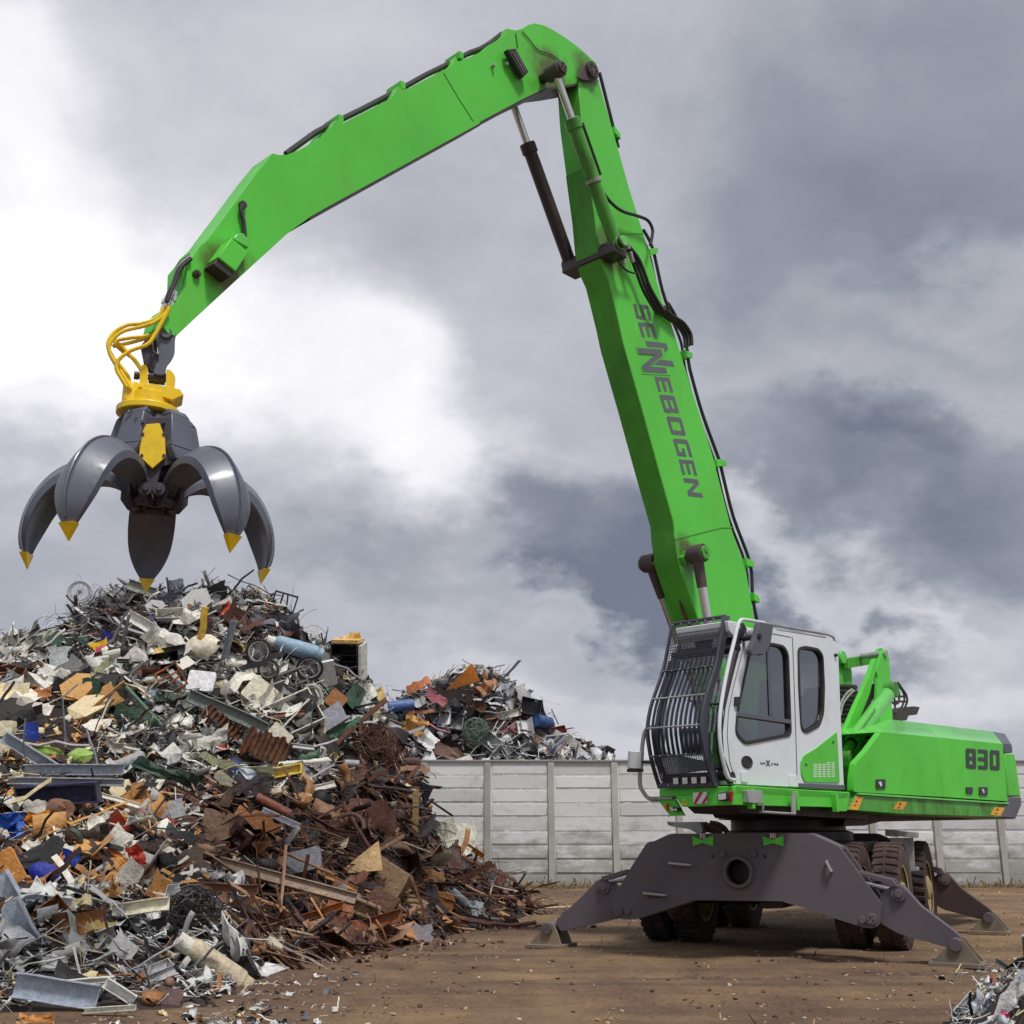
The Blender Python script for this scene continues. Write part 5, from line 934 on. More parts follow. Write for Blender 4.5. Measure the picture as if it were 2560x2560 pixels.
# ------------------------------------------------------------------ scrap: materials
def scrap_material(name, source):
    m = bpy.data.materials.new(name); m.use_nodes = True; N = m.node_tree.nodes; L = m.node_tree.links; b = N['Principled BSDF']
    if source == 'object': s = N.new('ShaderNodeObjectInfo'); col, alp = s.outputs['Color'], s.outputs['Alpha']
    else: s = N.new('ShaderNodeAttribute'); s.attribute_name = 'Col'; col, alp = s.outputs['Color'], s.outputs['Alpha']
    g = N.new('ShaderNodeTexCoord'); n = N.new('ShaderNodeTexNoise'); n.inputs['Scale'].default_value = 5 if source == 'object' else 3; n.inputs['Detail'].default_value = 8; n.inputs['Roughness'].default_value = .7; L.new(g.outputs['Object'], n.inputs['Vector'])
    n2 = N.new('ShaderNodeTexNoise'); n2.inputs['Scale'].default_value = 14; n2.inputs['Detail'].default_value = 6; n2.inputs['Roughness'].default_value = .7; L.new(g.outputs['Object'], n2.inputs['Vector'])
    # rust where the noise passes (1 - alpha)
    ad = N.new('ShaderNodeMath'); ad.operation = 'ADD'; L.new(n.outputs['Fac'], ad.inputs[0]); L.new(alp, ad.inputs[1])
    r = N.new('ShaderNodeMapRange'); r.interpolation_type = 'SMOOTHSTEP'; r.inputs[1].default_value = .92; r.inputs[2].default_value = 1.12; L.new(ad.outputs[0], r.inputs[0])
    rr = N.new('ShaderNodeValToRGB'); e_ = rr.color_ramp.elements; e_[0].position = .35; e_[0].color = (.040, .018, .016, 1); e_[1].position = .72; e_[1].color = (.20, .085, .035, 1); L.new(n2.outputs['Fac'], rr.inputs[0])
    mx = N.new('ShaderNodeMix'); mx.data_type = 'RGBA'; L.new(r.outputs[0], mx.inputs[0]); L.new(rr.outputs[0], mx.inputs[7])
    d = N.new('ShaderNodeMapRange'); d.inputs[1].default_value = .3; d.inputs[2].default_value = .7; d.inputs[3].default_value = .62; d.inputs[4].default_value = 1.16; L.new(n2.outputs['Fac'], d.inputs[0])
    sc = N.new('ShaderNodeVectorMath'); sc.operation = 'SCALE'; L.new(col, sc.inputs[0]); L.new(d.outputs[0], sc.inputs['Scale']); L.new(sc.outputs[0], mx.inputs[6])
    L.new(mx.outputs[2], b.inputs['Base Color'])
    ro = N.new('ShaderNodeMapRange'); ro.inputs[3].default_value = .34; ro.inputs[4].default_value = .9; L.new(r.outputs[0], ro.inputs[0]); L.new(ro.outputs[0], b.inputs['Roughness'])
    bp = N.new('ShaderNodeBump'); bp.inputs['Strength'].default_value = .7; bp.inputs['Distance'].default_value = .035; L.new(n2.outputs['Fac'], bp.inputs['Height']); L.new(bp.outputs[0], b.inputs['Normal'])
    return m
scrap_o = scrap_material('scrap_surface', 'object'); scrap_a = scrap_material('scrap_mixture', 'attribute')
core_m = material('heap_core', (.028, .018, .016), .95, dirt=(.07, .04, .03), dirt_amt=.8, scale=3, bump=.6, bscale=12)  # near-black colour paints in the shade of the gaps between pieces

# ------------------------------------------------------------------ heap surfaces from control points
def pt(dx, dy, Y):                                  # photo/1932 point at distance Y
    s = 2560 / 1932; d = ray(dx * s, dy * s); t = Y / d.y; return (d.x * t, Y, CH + d.z * t)
def pt0(dx, dy, z=0.0):
    s = 2560 / 1932; d = ray(dx * s, dy * s); t = (z - CH) / d.z; return (d.x * t, d.y * t, z)
def to_px(p):                                       # world point -> photo/1932 pixel
    x, y, z = p[0], p[1], p[2] - CH; d = y * cp + z * sp; u = -y * sp + z * cp; s = 1932 / 2560; return ((1280 + F * x / d) * s, (1280 - F * u / d) * s)
class Heap:
    def __init__(s, ctrl, x0, x1, y0, y1, n=120, amp=.16, seed=1., sil=None, margin=12, bd=None):
        c = np.array(ctrl); s.c = c; P_ = c[:, :2]; z = c[:, 2]; n_ = len(P_)
        def K(r): r = np.maximum(r, 1e-9); return r * r * np.log(r)
        A = K(np.linalg.norm(P_[:, None] - P_[None], axis=2)) + np.eye(n_) * .25
        Q = np.hstack([np.ones((n_, 1)), P_]); M = np.block([[A, Q], [Q.T, np.zeros((3, 3))]])
        sol = np.linalg.solve(M, np.concatenate([z, np.zeros(3)]))
        s.x = np.linspace(x0, x1, n); s.y = np.linspace(y0, y1, n); X, Y = np.meshgrid(s.x, s.y)
        G_ = np.stack([X.ravel(), Y.ravel()], 1); Z_ = K(np.linalg.norm(G_[:, None] - P_[None], axis=2)) @ sol[:n_] + sol[n_] + G_ @ sol[n_ + 1:]
        Z_ = Z_.reshape(n, n)
        N_ = np.array([[fbm(a, b, 1.1, seed) + .5 * fbm(a, b, 3.0, seed + 9, 3) for a in s.x] for b in s.y])
        Z_ = Z_ + amp * N_ * np.clip(Z_ / .8, 0, 1)
        if sil:                                         # nothing of the heap stands above its outline in the photograph
            for j, b in enumerate(s.y):
                for i, a in enumerate(s.x):
                    if Z_[j, i] < 0: continue
                    for _ in range(2):
                        px, py = to_px((a, b, Z_[j, i])); ty = np.interp(px, sil[0], sil[1]) + margin
                        if py < ty: d = ray(px * 2560 / 1932, ty * 2560 / 1932); Z_[j, i] = max(CH + b * d.z / d.y, -.3)
        if bd:                                          # the toe of the heap follows its foot line on the ground
            for j, b in enumerate(s.y):
                for i, a in enumerate(s.x): px, py = to_px((a, b, 0)); Z_[j, i] = min(Z_[j, i], (np.interp(px, bd[0], bd[1]) - py) * 1.3 * b * b / 2582)
        s.Z = np.clip(Z_, -.4, 8)
    def h(s, x, y):
        u = np.clip((x - s.x[0]) / (s.x[1] - s.x[0]), 0, len(s.x) - 1.001); v = np.clip((y - s.y[0]) / (s.y[1] - s.y[0]), 0, len(s.y) - 1.001)
        i = u.astype(int) if hasattr(u, 'astype') else int(u); j = v.astype(int) if hasattr(v, 'astype') else int(v); a, b = u - i, v - j
        return s.Z[j, i] * (1 - a) * (1 - b) + s.Z[j, i + 1] * a * (1 - b) + s.Z[j + 1, i] * (1 - a) * b + s.Z[j + 1, i + 1] * a * b
    def cast(s, sx, sy):                            # photo pixel (2560) -> point on the heap, or None
        d = ray(sx, sy); Y = np.linspace(s.y[0], s.y[-1], 500); X = d.x / d.y * Y; Zr = CH + d.z / d.y * Y
        ok = (X > s.x[0]) & (X < s.x[-1]); k = np.where(ok & (s.h(X, Y) > Zr))[0]
        if len(k) == 0: return None
        i = k[0]; return Vector((X[i], Y[i], Zr[i]))
    def normal(s, x, y, e=.15):
        n = Vector((-(s.h(x + e, y) - s.h(x - e, y)) / (2 * e), -(s.h(x, y + e) - s.h(x, y - e)) / (2 * e), 1)); return n.normalized()
    def build(s, name, label=None):
        n = len(s.x); v = [(s.x[i], s.y[j], s.Z[j, i]) for j in range(n) for i in range(n)]
        f = [[j * n + i, j * n + i + 1, (j + 1) * n + i + 1, (j + 1) * n + i] for j in range(n - 1) for i in range(n - 1) if max(s.Z[j, i], s.Z[j + 1, i], s.Z[j, i + 1], s.Z[j + 1, i + 1]) > -.1]
        me = bpy.data.meshes.new(name); me.from_pydata(v, [], f); me.materials.append(core_m); o = link(name, me); o['kind'] = 'stuff'; return o
ridge = [(-160, 1225, 17), (0, 1222, 17), (60, 1208, 17), (120, 1182, 17.5), (180, 1135, 18), (300, 1118, 18), (400, 1118, 18), (470, 1130, 18), (550, 1165, 18), (600, 1215, 18), (655, 1240, 18.2), (670, 1290, 18.3), (715, 1365, 18.5), (755, 1410, 18.7), (775, 1480, 18.9), (810, 1570, 19), (860, 1630, 19.2), (940, 1695, 19.4)]
mid = [(-160, 1400, 14.5), (-160, 1700, 11), (-160, 1932, 8), (0, 1400, 14.5), (0, 1600, 12), (0, 1800, 9.6), (0, 1960, 8), (200, 1300, 16), (200, 1400, 14.6), (200, 1500, 13.4), (200, 1600, 12.3), (200, 1700, 11.2), (200, 1850, 9.3), (200, 1950, 8.2),
       (400, 1300, 16.3), (400, 1400, 15.2), (400, 1500, 14.3), (400, 1600, 13.2), (400, 1700, 11.9), (400, 1840, 10), (550, 1300, 16.8), (550, 1400, 16), (550, 1500, 15.2), (550, 1650, 13.7), (550, 1760, 12.4), (650, 1350, 17.2), (700, 1450, 17), (700, 1600, 15.3), (700, 1710, 14), (800, 1600, 17.2), (800, 1690, 15.8), (900, 1700, 17.4)]
base = [(340, 1950), (395, 1925), (465, 1880), (490, 1850), (600, 1812), (700, 1795), (800, 1775), (900, 1755), (1000, 1748), (1050, 1722)]
ctrl = [pt(*p) for p in ridge + mid] + [pt0(*p) for p in base]
for p in base: q = pt0(*p); ctrl.append((q[0] + .9, q[1] - .9, -.6))
for p in ridge: q = pt(*p); ctrl.append((q[0], q[1] + 2.4, max(q[2] - 1.6, -.5))); ctrl.append((q[0] + .2, q[1] + 6.5, -.6 if q[2] < 3 else .4))
ctrl += [(3.2, 19.5, -.5), (3.2, 22, -.5), (2.2, 17.2, -.5)]
SB = [(-400, 1215), (0, 1215), (50, 1198), (110, 1176), (130, 1152), (200, 1114), (310, 1104), (400, 1100), (455, 1102), (545, 1140), (565, 1185), (600, 1207), (690, 1218), (697, 1320), (720, 1355), (768, 1405), (785, 1480), (803, 1525), (868, 1562), (885, 1612), (905, 1650), (960, 1690), (1050, 1722), (1300, 1760)]
SF = [(500, 1440), (700, 1335), (745, 1318), (790, 1295), (830, 1282), (870, 1262), (905, 1262), (960, 1285), (1010, 1315), (1030, 1350), (1060, 1375), (1100, 1395), (1145, 1432), (1160, 1470), (1400, 1500)]
SN = [(1500, 1970), (1775, 1950), (1797, 1900), (1827, 1872), (1870, 1860), (1900, 1850), (1932, 1828), (2000, 1790), (2300, 1700)]
sil_ = lambda S: ([p[0] for p in S], [p[1] for p in S])
big = Heap(ctrl, -14, 4.5, 5.2, 26.5, 150, .20, 1., sil_(SB), 12, sil_([(-900, 2600), (200, 2040), (330, 1955), (398, 1925), (462, 1880), (486, 1845), (500, 1828), (600, 1812), (700, 1795), (800, 1772), (900, 1758), (1000, 1748), (1050, 1722), (1058, 1600), (1062, 1200)]))
far_r = [(640, 1430, 37), (700, 1345, 37.5), (745, 1325, 38), (790, 1310, 38), (860, 1285, 38.5), (900, 1280, 38.5), (960, 1292, 38.5), (1010, 1320, 38.5), (1050, 1365, 38.5), (1100, 1395, 38.3), (1145, 1440, 38)]
ctrl2 = [pt(*p) for p in far_r] + [(pt(p[0], 1450, 34)[0], 34, pt(p[0], 1450, 34)[2] * .9) for p in far_r] + [(pt(*p)[0], 31, 0) for p in far_r] + [(pt(*p)[0], 46, .5) for p in far_r] + [(-2, 38, 0), (-3, 34, -.4), (9.2 - 10.8, 38, .5)]
q = pt(1145, 1440, 38); ctrl2 += [(q[0] + 3, 38, -.5), (q[0] + 2, 34, -.5), (q[0] + 3, 44, -.5)]
far = Heap(ctrl2, -9, 5, 29.5, 47, 90, .35, 4., sil_(SF), 9)
ctrl3 = [pt(1945, 1800, 8.6), pt(1932, 1830, 8.2), pt(1890, 1870, 7.8), pt(1850, 1905, 7.4), pt(1960, 1880, 7.4), pt(1880, 1940, 6.8), pt(1990, 1790, 8.7), (3.3, 7.0, 1.0), (4.2, 8.0, 1.5), (4.6, 7.2, 1.7), (3.4, 9.7, .1), (4.6, 9.9, .3), (3.0, 10.4, -.4), (5.4, 11, -.4), pt0(1780, 1932), pt0(1800, 1880), (2.0, 8.4, -.5), (2.1, 7.3, -.4), (1.9, 5.5, -.4), (2.6, 6.2, .2), (5.8, 8.5, 1.0), (2.2, 9.6, -.5)]
near = Heap(ctrl3, 1.6, 6.5, 5.4, 11.2, 70, .10, 7., sil_(SN), 8)
for hp_, nm in ((big, 'scrap_heap_core'), (far, 'scrap_heap_core'), (near, 'scrap_heap_core')): hp_.build(nm)

# ------------------------------------------------------------------ shapes of scrap pieces (unit size, x is the long axis, z the thickness)
def T_sheet(s, nx=4, ny=3, crum=.16, bend=.25, th=.012, asp=.6):
    r = np.random.default_rng(s); V = []; Fc = []
    b1, b2, ph = r.uniform(-bend, bend), r.uniform(-bend, bend), r.uniform(0, 6)
    g = np.zeros((nx + 1, ny + 1, 3))
    for i in range(nx + 1):
        for j in range(ny + 1):
            x = i / nx - .5; y = (j / ny - .5) * asp; e = (i in (0, nx)) or (j in (0, ny))
            g[i, j] = (x + r.uniform(-.05, .05) * (1.3 if e else .5), y + r.uniform(-.06, .06) * (1.3 if e else .5), b1 * (x * x * 4 - .3) + b2 * x * y * 4 + r.normal() * crum * .35)
    for t in (0, 1):
        for i in range(nx + 1):
            for j in range(ny + 1): V.append(g[i, j] - np.array([0, 0, th * t]))
    n = (nx + 1) * (ny + 1); I = lambda i, j: i * (ny + 1) + j
    for i in range(nx):
        for j in range(ny):
            q = [I(i, j), I(i + 1, j), I(i + 1, j + 1), I(i, j + 1)]; Fc.append(q); Fc.append([k + n for k in q[::-1]])
    edge = [(i, 0) for i in range(nx)] + [(nx, j) for j in range(ny)] + [(i, ny) for i in range(nx, 0, -1)] + [(0, j) for j in range(ny, 0, -1)]
    for k in range(len(edge)):
        a, b = I(*edge[k]), I(*edge[(k + 1) % len(edge)]); Fc.append([b, a, a + n, b + n])
    return np.array(V), Fc
def sweep(path, sec, closed=True):                  # path (m,3), section list of (u,v)
    mb = MB(); path = [Vector(p) for p in path]; m = len(path); k = len(sec); side = None
    for i, p in enumerate(path):
        t = (path[min(i + 1, m - 1)] - path[max(i - 1, 0)]).normalized(); u = (Vector((0, 1, 0)) - t * t.y).normalized(); w = t.cross(u)
        for a, b in sec: mb.v.append(tuple(p + u * a + w * b))
    for i in range(m - 1):
        for j in range(k):
            mb.f.append([i * k + j, i * k + (j + 1) % k, (i + 1) * k + (j + 1) % k, (i + 1) * k + j])
    mb.f.append(list(range(k))[::-1]); mb.f.append([(m - 1) * k + j for j in range(k)])
    return np.array(mb.v), mb.f
def T_path(r, n=4, wob=.06, kink=.0):
    p = np.zeros((n + 1, 3)); p[:, 0] = np.linspace(-.5, .5, n + 1); p[:, 1] += r.normal(0, wob, n + 1); p[:, 2] += r.normal(0, wob, n + 1)
    if kink: k = r.integers(1, n); p[k:, 2] += (p[k:, 0] - p[k, 0]) * r.uniform(-kink, kink); p[k:, 1] += (p[k:, 0] - p[k, 0]) * r.uniform(-kink, kink)
    return p
def T_strip(s): r = np.random.default_rng(s); w, t = r.uniform(.018, .07), .006; return sweep(T_path(r, 5, .03, 1.), [(-w, -t), (w, -t), (w, t), (-w, t)])
def T_angle(s): r = np.random.default_rng(s); w, t = .06, .01; return sweep(T_path(r, 3, .012, .4), [(0, 0), (w, 0), (w, t), (t, t), (t, w), (0, w)])
def T_channel(s, w=.06, h=.035, t=.010, wob=.006): r = np.random.default_rng(s); return sweep(T_path(r, 4, wob), [(-w, h), (-w, -t), (w, -t), (w, h), (w - t, h), (w - t, 0), (-w + t, 0), (-w + t, h)])
def T_tube(s, rad=.03, n=6, k=.6): r = np.random.default_rng(s); return sweep(T_path(r, 4, .02, k), [(rad * math.cos(2 * PI * i / n), rad * math.sin(2 * PI * i / n)) for i in range(n)])
def T_wire(s):
    r = np.random.default_rng(s); p = bez([tuple(v) for v in np.cumsum(r.normal(0, .3, (5, 3)), 0) * .6 + np.linspace(-.5, .5, 5)[:, None] * np.array([1, 0, 0])], 3)
    return sweep(p, [(.008, 0), (-.004, .007), (-.004, -.007)])
def T_box(s):
    r = np.random.default_rng(s); a, b, c, t = .5, r.uniform(.2, .4), r.uniform(.12, .3), .02; mb = MB()
    mb.prism([(-a, -b), (a, -b), (a, b), (-a, b)], 2, -c, -c + t); mb.prism([(-a, -b), (-a + t, -b), (-a + t, b), (-a, b)], 2, -c + t, c); mb.prism([(a - t, -b), (a, -b), (a, b), (a - t, b)], 2, -c + t, c)
    mb.prism([(-a + t, -b), (a - t, -b), (a - t, -b + t), (-a + t, -b + t)], 2, -c + t, c); mb.prism([(-a + t, b - t), (a - t, b - t), (a - t, b), (-a + t, b)], 2, -c + t, c)
    v = np.array(mb.v); q = r.normal(0, .14, (3, 3)); v = v + np.sin(v @ q.T * 5) * .07; return v, mb.f
def T_chunk(s):
    r = np.random.default_rng(s); mb = MB(); w = [(.5, .3), (.1, .5), (-.4, .35), (-.5, -.2), (0, -.45), (.4, -.3)]
    mb.hexa([(x * .8 + r.normal(0, .04), y * .8, -.22) for x, y in w], [(x + r.normal(0, .06), y + r.normal(0, .06), .1 + r.normal(0, .08)) for x, y in w]); return np.array(mb.v), mb.f
def T_can(s):
    r = np.random.default_rng(s); mb = MB(); mb.lathe([(.0, -.5), (.22, -.48), (.24, -.4), (.24, .4), (.22, .48), (.0, .5)], Matrix.Rotation(PI / 2, 4, 'Y'), 10, cap=False); v = np.array(mb.v)
    v[:, 2] += .1 * np.sin(v[:, 0] * 5 + s); v[:, 1] *= r.uniform(.6, 1); return v, mb.f
def T_fold(s):
    r = np.random.default_rng(s); a = r.uniform(.6, 1.6); mb = MB(); t = .014; w = r.uniform(.2, .45); c1 = (.5 * math.cos(a), .5 * math.sin(a))
    mb.prism([(-.5, 0), (0, 0), c1, (c1[0] - t * math.sin(a), c1[1] + t * math.cos(a)), (0 - .01, t), (-.5, t)], 1, -w, w); v = np.array(mb.v); v[:, 2] += r.normal(0, .02, len(v)); return v, mb.f
TEMPL = {'sheet': [T_sheet(i) for i in range(14)], 'crumple': [T_sheet(50 + i, 5, 3, .35, .5) for i in range(8)], 'strip': [T_strip(i) for i in range(10)], 'angle': [T_angle(i) for i in range(6)], 'channel': [T_channel(i) for i in range(5)],
         'tube': [T_tube(i, rng.uniform(.010, .026)) for i in range(10)], 'wire': [T_wire(i) for i in range(12)], 'box': [T_box(i) for i in range(6)], 'chunk': [T_chunk(i) for i in range(8)], 'can': [T_can(i) for i in range(4)], 'fold': [T_fold(i) for i in range(8)]}
def L_(*c): return srgb(*c)
PAL = {  # colour, rust amount, weight; near-blacks are black scrap and painted gap shade
 'wires': [(L_(70, 66, 68), .1, 4), (L_(120, 118, 120), .1, 3), (L_(180, 178, 176), .1, 3), (L_(35, 33, 35), .1, 3), (L_(90, 60, 50), .4, 2), (L_(225, 222, 215), .05, 2), (L_(50, 50, 90), 0, .5)],
 'mixed': [(L_(236, 233, 222), .10, 7), (L_(190, 190, 188), .13, 5), (L_(120, 120, 118), .2, 3), (L_(32, 30, 32), .1, 5.2), (L_(45, 75, 58), .1, 1.2), (L_(140, 80, 50), .5, 1.0), (L_(90, 55, 45), .5, 1.2), (L_(215, 200, 165), .1, 2), (L_(140, 165, 185), .05, .5), (L_(150, 60, 50), .1, .2), (L_(215, 185, 110), .1, .3), (L_(50, 70, 120), 0, .15)],
 'tan': [(L_(245, 225, 180), .0, 5), (L_(225, 170, 100), .0, 4), (L_(250, 242, 225), 0, 4), (L_(185, 115, 65), .2, 1.8), (L_(70, 45, 35), .2, 3.4), (L_(150, 148, 140), 0, 1.2), (L_(30, 23, 21), 0, 6)],
 'rust': [(L_(98, 56, 48), .6, 6), (L_(72, 40, 38), .5, 6), (L_(165, 125, 98), .2, 4), (L_(190, 135, 85), .3, 1.8), (L_(40, 22, 24), .25, 6), (L_(150, 140, 132), .2, 1.0), (L_(60, 52, 52), .2, 1.5), (L_(212, 198, 172), .15, 1.4)],
 'colour': [(L_(240, 235, 220), .0, 5), (L_(225, 165, 95), .1, 3), (L_(225, 140, 60), 0, .5), (L_(35, 75, 160), 0, .45), (L_(200, 195, 190), 0, 3), (L_(70, 50, 42), .2, 3), (L_(130, 85, 55), .4, 2.5), (L_(26, 24, 26), 0, 4.6), (L_(180, 70, 50), .1, .3)],
 'white': [(L_(248, 246, 240), .02, 7), (L_(212, 212, 208), .03, 5), (L_(172, 174, 176), .03, 2.6), (L_(235, 215, 160), .05, 1.6), (L_(110, 112, 116), .1, 2.5), (L_(30, 28, 29), .1, 4.6), (L_(180, 120, 70), .3, 1.0), (L_(110, 75, 60), .4, 1.0)],
 'far': [(L_(222, 222, 222), .04, 7), (L_(175, 176, 178), .08, 5), (L_(105, 105, 108), .1, 2.4), (L_(50, 48, 50), 0, 2), (L_(165, 110, 75), .4, 1.5), (L_(60, 90, 140), 0, .8), (L_(180, 110, 115), .1, .5), (L_(225, 220, 205), .05, 3), (L_(90, 115, 105), 0, .6)],
 'nearw': [(L_(240, 240, 235), .0, 6), (L_(200, 208, 216), .0, 4), (L_(120, 150, 180), .0, .9), (L_(40, 38, 40), 0, 3), (L_(120, 120, 124), 0, 2), (L_(150, 90, 70), .3, .8), (L_(225, 215, 170), 0, 1.2)]}
SHP = {'wires': [('wire', 9), ('tube', 4), ('strip', 4), ('angle', 1), ('sheet', .6), ('crumple', .6)],
       'mixed': [('sheet', 3), ('crumple', 2.4), ('strip', 5.5), ('wire', 5), ('tube', 4), ('fold', 1.6), ('box', .9), ('channel', 2), ('can', .6), ('angle', 2.6), ('chunk', .6)],
       'tan': [('sheet', 3.5), ('crumple', 2.4), ('strip', 6.5), ('wire', 4.5), ('chunk', 1.4), ('angle', 2)],
       'rust': [('sheet', 2.6), ('crumple', 1.6), ('strip', 7), ('tube', 4), ('fold', 1.2), ('channel', 4), ('chunk', 1.2), ('wire', 4.5), ('angle', 4), ('can', .5)],
       'colour': [('sheet', 3.2), ('crumple', 3), ('strip', 6.5), ('wire', 5.5), ('tube', 2.5), ('chunk', .8), ('fold', 1), ('channel', 1.2)],
       'white': [('sheet', 2.8), ('strip', 7), ('channel', 3), ('angle', 4), ('tube', 4), ('crumple', 2), ('fold', 1.5), ('wire', 4.5), ('box', .6), ('chunk', .3)]}
SHP['far'] = SHP['mixed']; SHP['nearw'] = SHP['white']
def zone(dx, dy):                                   # which mixture lies where on the left heap (photo/1932 position)
    j = rng.normal(0, 14, 2); dx += j[0]; dy += j[1]
    if dy < 1215 and 110 < dx < 560: return 'wires' if dx < 330 or rng.random() < .35 else 'mixed'
    if dx < 235 and 1300 < dy < 1500: return 'tan'
    if dx < 340 and 1500 <= dy < 1665: return 'colour'
    if dx < 350 + (dy - 1500) * .2 and 1500 <= dy < 1700 and dx > 200: return 'colour'
    if dy > 1640 and dx < 470: return 'white'
    if dx > 640 and dy > 1380: return 'rust'
    if dy > 1500 and dx > 330: return 'rust'
    if dy > 1430 and dx > 600: return 'rust' if rng.random() < .5 else 'mixed'
    return 'mixed'
def pick(lst): w = np.array([l[-1] for l in lst], float); return lst[int(rng.choice(len(lst), p=w / w.sum()))]
class Batch:
    def __init__(s): s.V = []; s.F = []; s.C = []; s.n = 0
    def add(s, T, M, col, rust):
        v, f = T; A = np.array(M)[:3, :3]; t = np.array(M)[:3, 3]; w = v @ A.T + t; s.V.append(w)
        k = s.n; s.F += [[k + i for i in q] for q in f]; s.C.append(np.tile(np.array([*col, rust]), (len(v), 1))); s.n += len(v)
    def build(s, name, mat):
        V = np.concatenate(s.V); Cc = np.concatenate(s.C).astype(np.float32); lt = np.array([len(q) for q in s.F], np.int32); li = np.fromiter((i for q in s.F for i in q), np.int32)
        me = bpy.data.meshes.new(name); me.vertices.add(len(V)); me.vertices.foreach_set('co', V.astype(np.float32).ravel()); me.loops.add(len(li)); me.loops.foreach_set('vertex_index', li)
        me.polygons.add(len(lt)); me.polygons.foreach_set('loop_start', np.concatenate([[0], np.cumsum(lt)[:-1]]).astype(np.int32)); me.update(calc_edges=True)
        at = me.color_attributes.new('Col', 'FLOAT_COLOR', 'POINT'); at.data.foreach_set('color', Cc.ravel()); me.materials.append(mat); me.validate()
        o = link(name, me); o['kind'] = 'stuff'; return o
def orient(nrm, tang=None, jitter=.5):
    n = (Vector(nrm) + Vector(rng.normal(0, jitter, 3))).normalized(); t = Vector(rng.normal(0, 1, 3)) if tang is None else Vector(tang)
    t = (t - n * t.dot(n)).normalized(); b = n.cross(t); return Matrix(((t.x, b.x, n.x, 0), (t.y, b.y, n.y, 0), (t.z, b.z, n.z, 0), (0, 0, 0, 1)))
RECT = None
def litter(heap, count, name, zf, smin, smax, lo_z=.02, y1=None):
    B = Batch(); x0, x1, y0 = heap.x[0], heap.x[-1], heap.y[0]; y1 = y1 or heap.y[-1]; k = 0; tries = 0
    while k < count and tries < count * 12:
        tries += 1; x, y = rng.uniform(x0, x1), rng.uniform(y0, y1); z = heap.h(x, y)
        if z < lo_z: continue
        n = heap.normal(x, y)
        if rng.random() > min(1, .35 / max(n.z, .2)): continue
        px, py = to_px((x, y, z))
        if px < -250 or px > 2600 or py > 2080: continue
        Zn = zf(px, py)
        s = smin * (smax / smin) ** (rng.random() ** 1.5); gp_ = s * F / max(y, 5) * .755 * .38
        if RECT is not None and rng.random() < .90:
            ex, ey = px - RECT[:, 0], py - RECT[:, 1]; u = ex * RECT[:, 4] + ey * RECT[:, 5]; w = -ex * RECT[:, 5] + ey * RECT[:, 4]
            if ((abs(u) < RECT[:, 2] + gp_) & (abs(w) < RECT[:, 3] + gp_)).any(): continue
        sh = pick(SHP[Zn])[0]; col, ru, _ = pick(PAL[Zn]); T = TEMPL[sh][int(rng.integers(len(TEMPL[sh])))]
        if Zn == 'tan': s *= .55
        if Zn == 'rust': s *= 1.35
        if sh in ('wire', 'tube', 'strip', 'angle'): lx = (1.7 if rng.random() < .75 else 3.0) ; s *= .95
        else: lx = 1
        if sh in ('sheet', 'crumple', 'fold') and rng.random() < .05: s *= 1.8
        v = rng.uniform(.8, 1.15); col = tuple(min(c * v, .92) for c in col)
        M = Matrix.Translation((x, y, z + .03 + s * .12 * rng.random())) @ orient(n, ((1, rng.normal(0, .6), rng.normal(0, .45)) if Zn != 'rust' else (1, -.25 + rng.normal(0, .3), -.22 + rng.normal(0, .2))) if rng.random() < (.6 if Zn != 'rust' else .8) else None, .42) @ Matrix.Diagonal((s * lx, s, s, 1)); B.add(T, M, col, ru); k += 1
    return B.build(name, scrap_a)
# ------------------------------------------------------------------ single pieces of scrap that can be told apart
ZA = Z(0, 1420, .26915); ZB = Z(450, 1420, .26915); ZD = Z(0, 1700, .26915); ZE = Z(450, 1850, .26915); ZF = Z(0, 2100, .36232); ZG = Z(850, 1900, .31056); ZC = Z(900, 1600, .34161); ZH = Z(2300, 2360, .13458)
KZ = {id(ZA): .26915, id(ZB): .26915, id(ZD): .26915, id(ZE): .26915, id(ZF): .36232, id(ZG): .31056, id(ZC): .34161, id(ZH): .13458}
def B_(v, f): m = MB(); m.v = [tuple(p) for p in v]; m.f = f; return m
def sheet(L, W, s, crum=.06, bend=.12, th=.006, nx=6, ny=4):
    v, f = T_sheet(s, nx, ny, crum, bend, th / L, W / L); return B_(v * L, f)
def K_plate(L, W, s): m = MB(); a, b, t = L / 2, W / 2, .008; m.box(-a, a, -b, b, -t, 0); m.box(-a, a, b - .01, b, -.07, -t); m.box(-a, a, -b, -b + .01, -.07, -t); m.box(-a, -a + .01, -b + .012, b - .012, -.07, -t); return m
def K_channel(L, W, s): v, f = T_channel(s, W / 2 / L, min(.06, W) / L, .012, .003); return B_(v * L, f)
def K_trough(L, W, s): v, f = T_channel(s, W / 2 / L, W * .4 / L, .015, .006); return B_(v * L, f)
def K_ibeam(L, W, s): m = MB(); w, t = W / 2, W * .07; sec = [(-w, w * .8), (-w + t * 1.4, w * .8), (-w + t * 1.4, t), (w - t * 1.4, t), (w - t * 1.4, w * .8), (w, w * .8), (w, -w * .8), (w - t * 1.4, -w * .8), (w - t * 1.4, -t), (-w + t * 1.4, -t), (-w + t * 1.4, -w * .8), (-w, -w * .8)]; return m.prism(sec, 0, -L / 2, L / 2)
def K_tube(L, W, s, k=.12, n=12): v, f = T_tube(s, W / 2 / L, n, k); return B_(v * L, f)
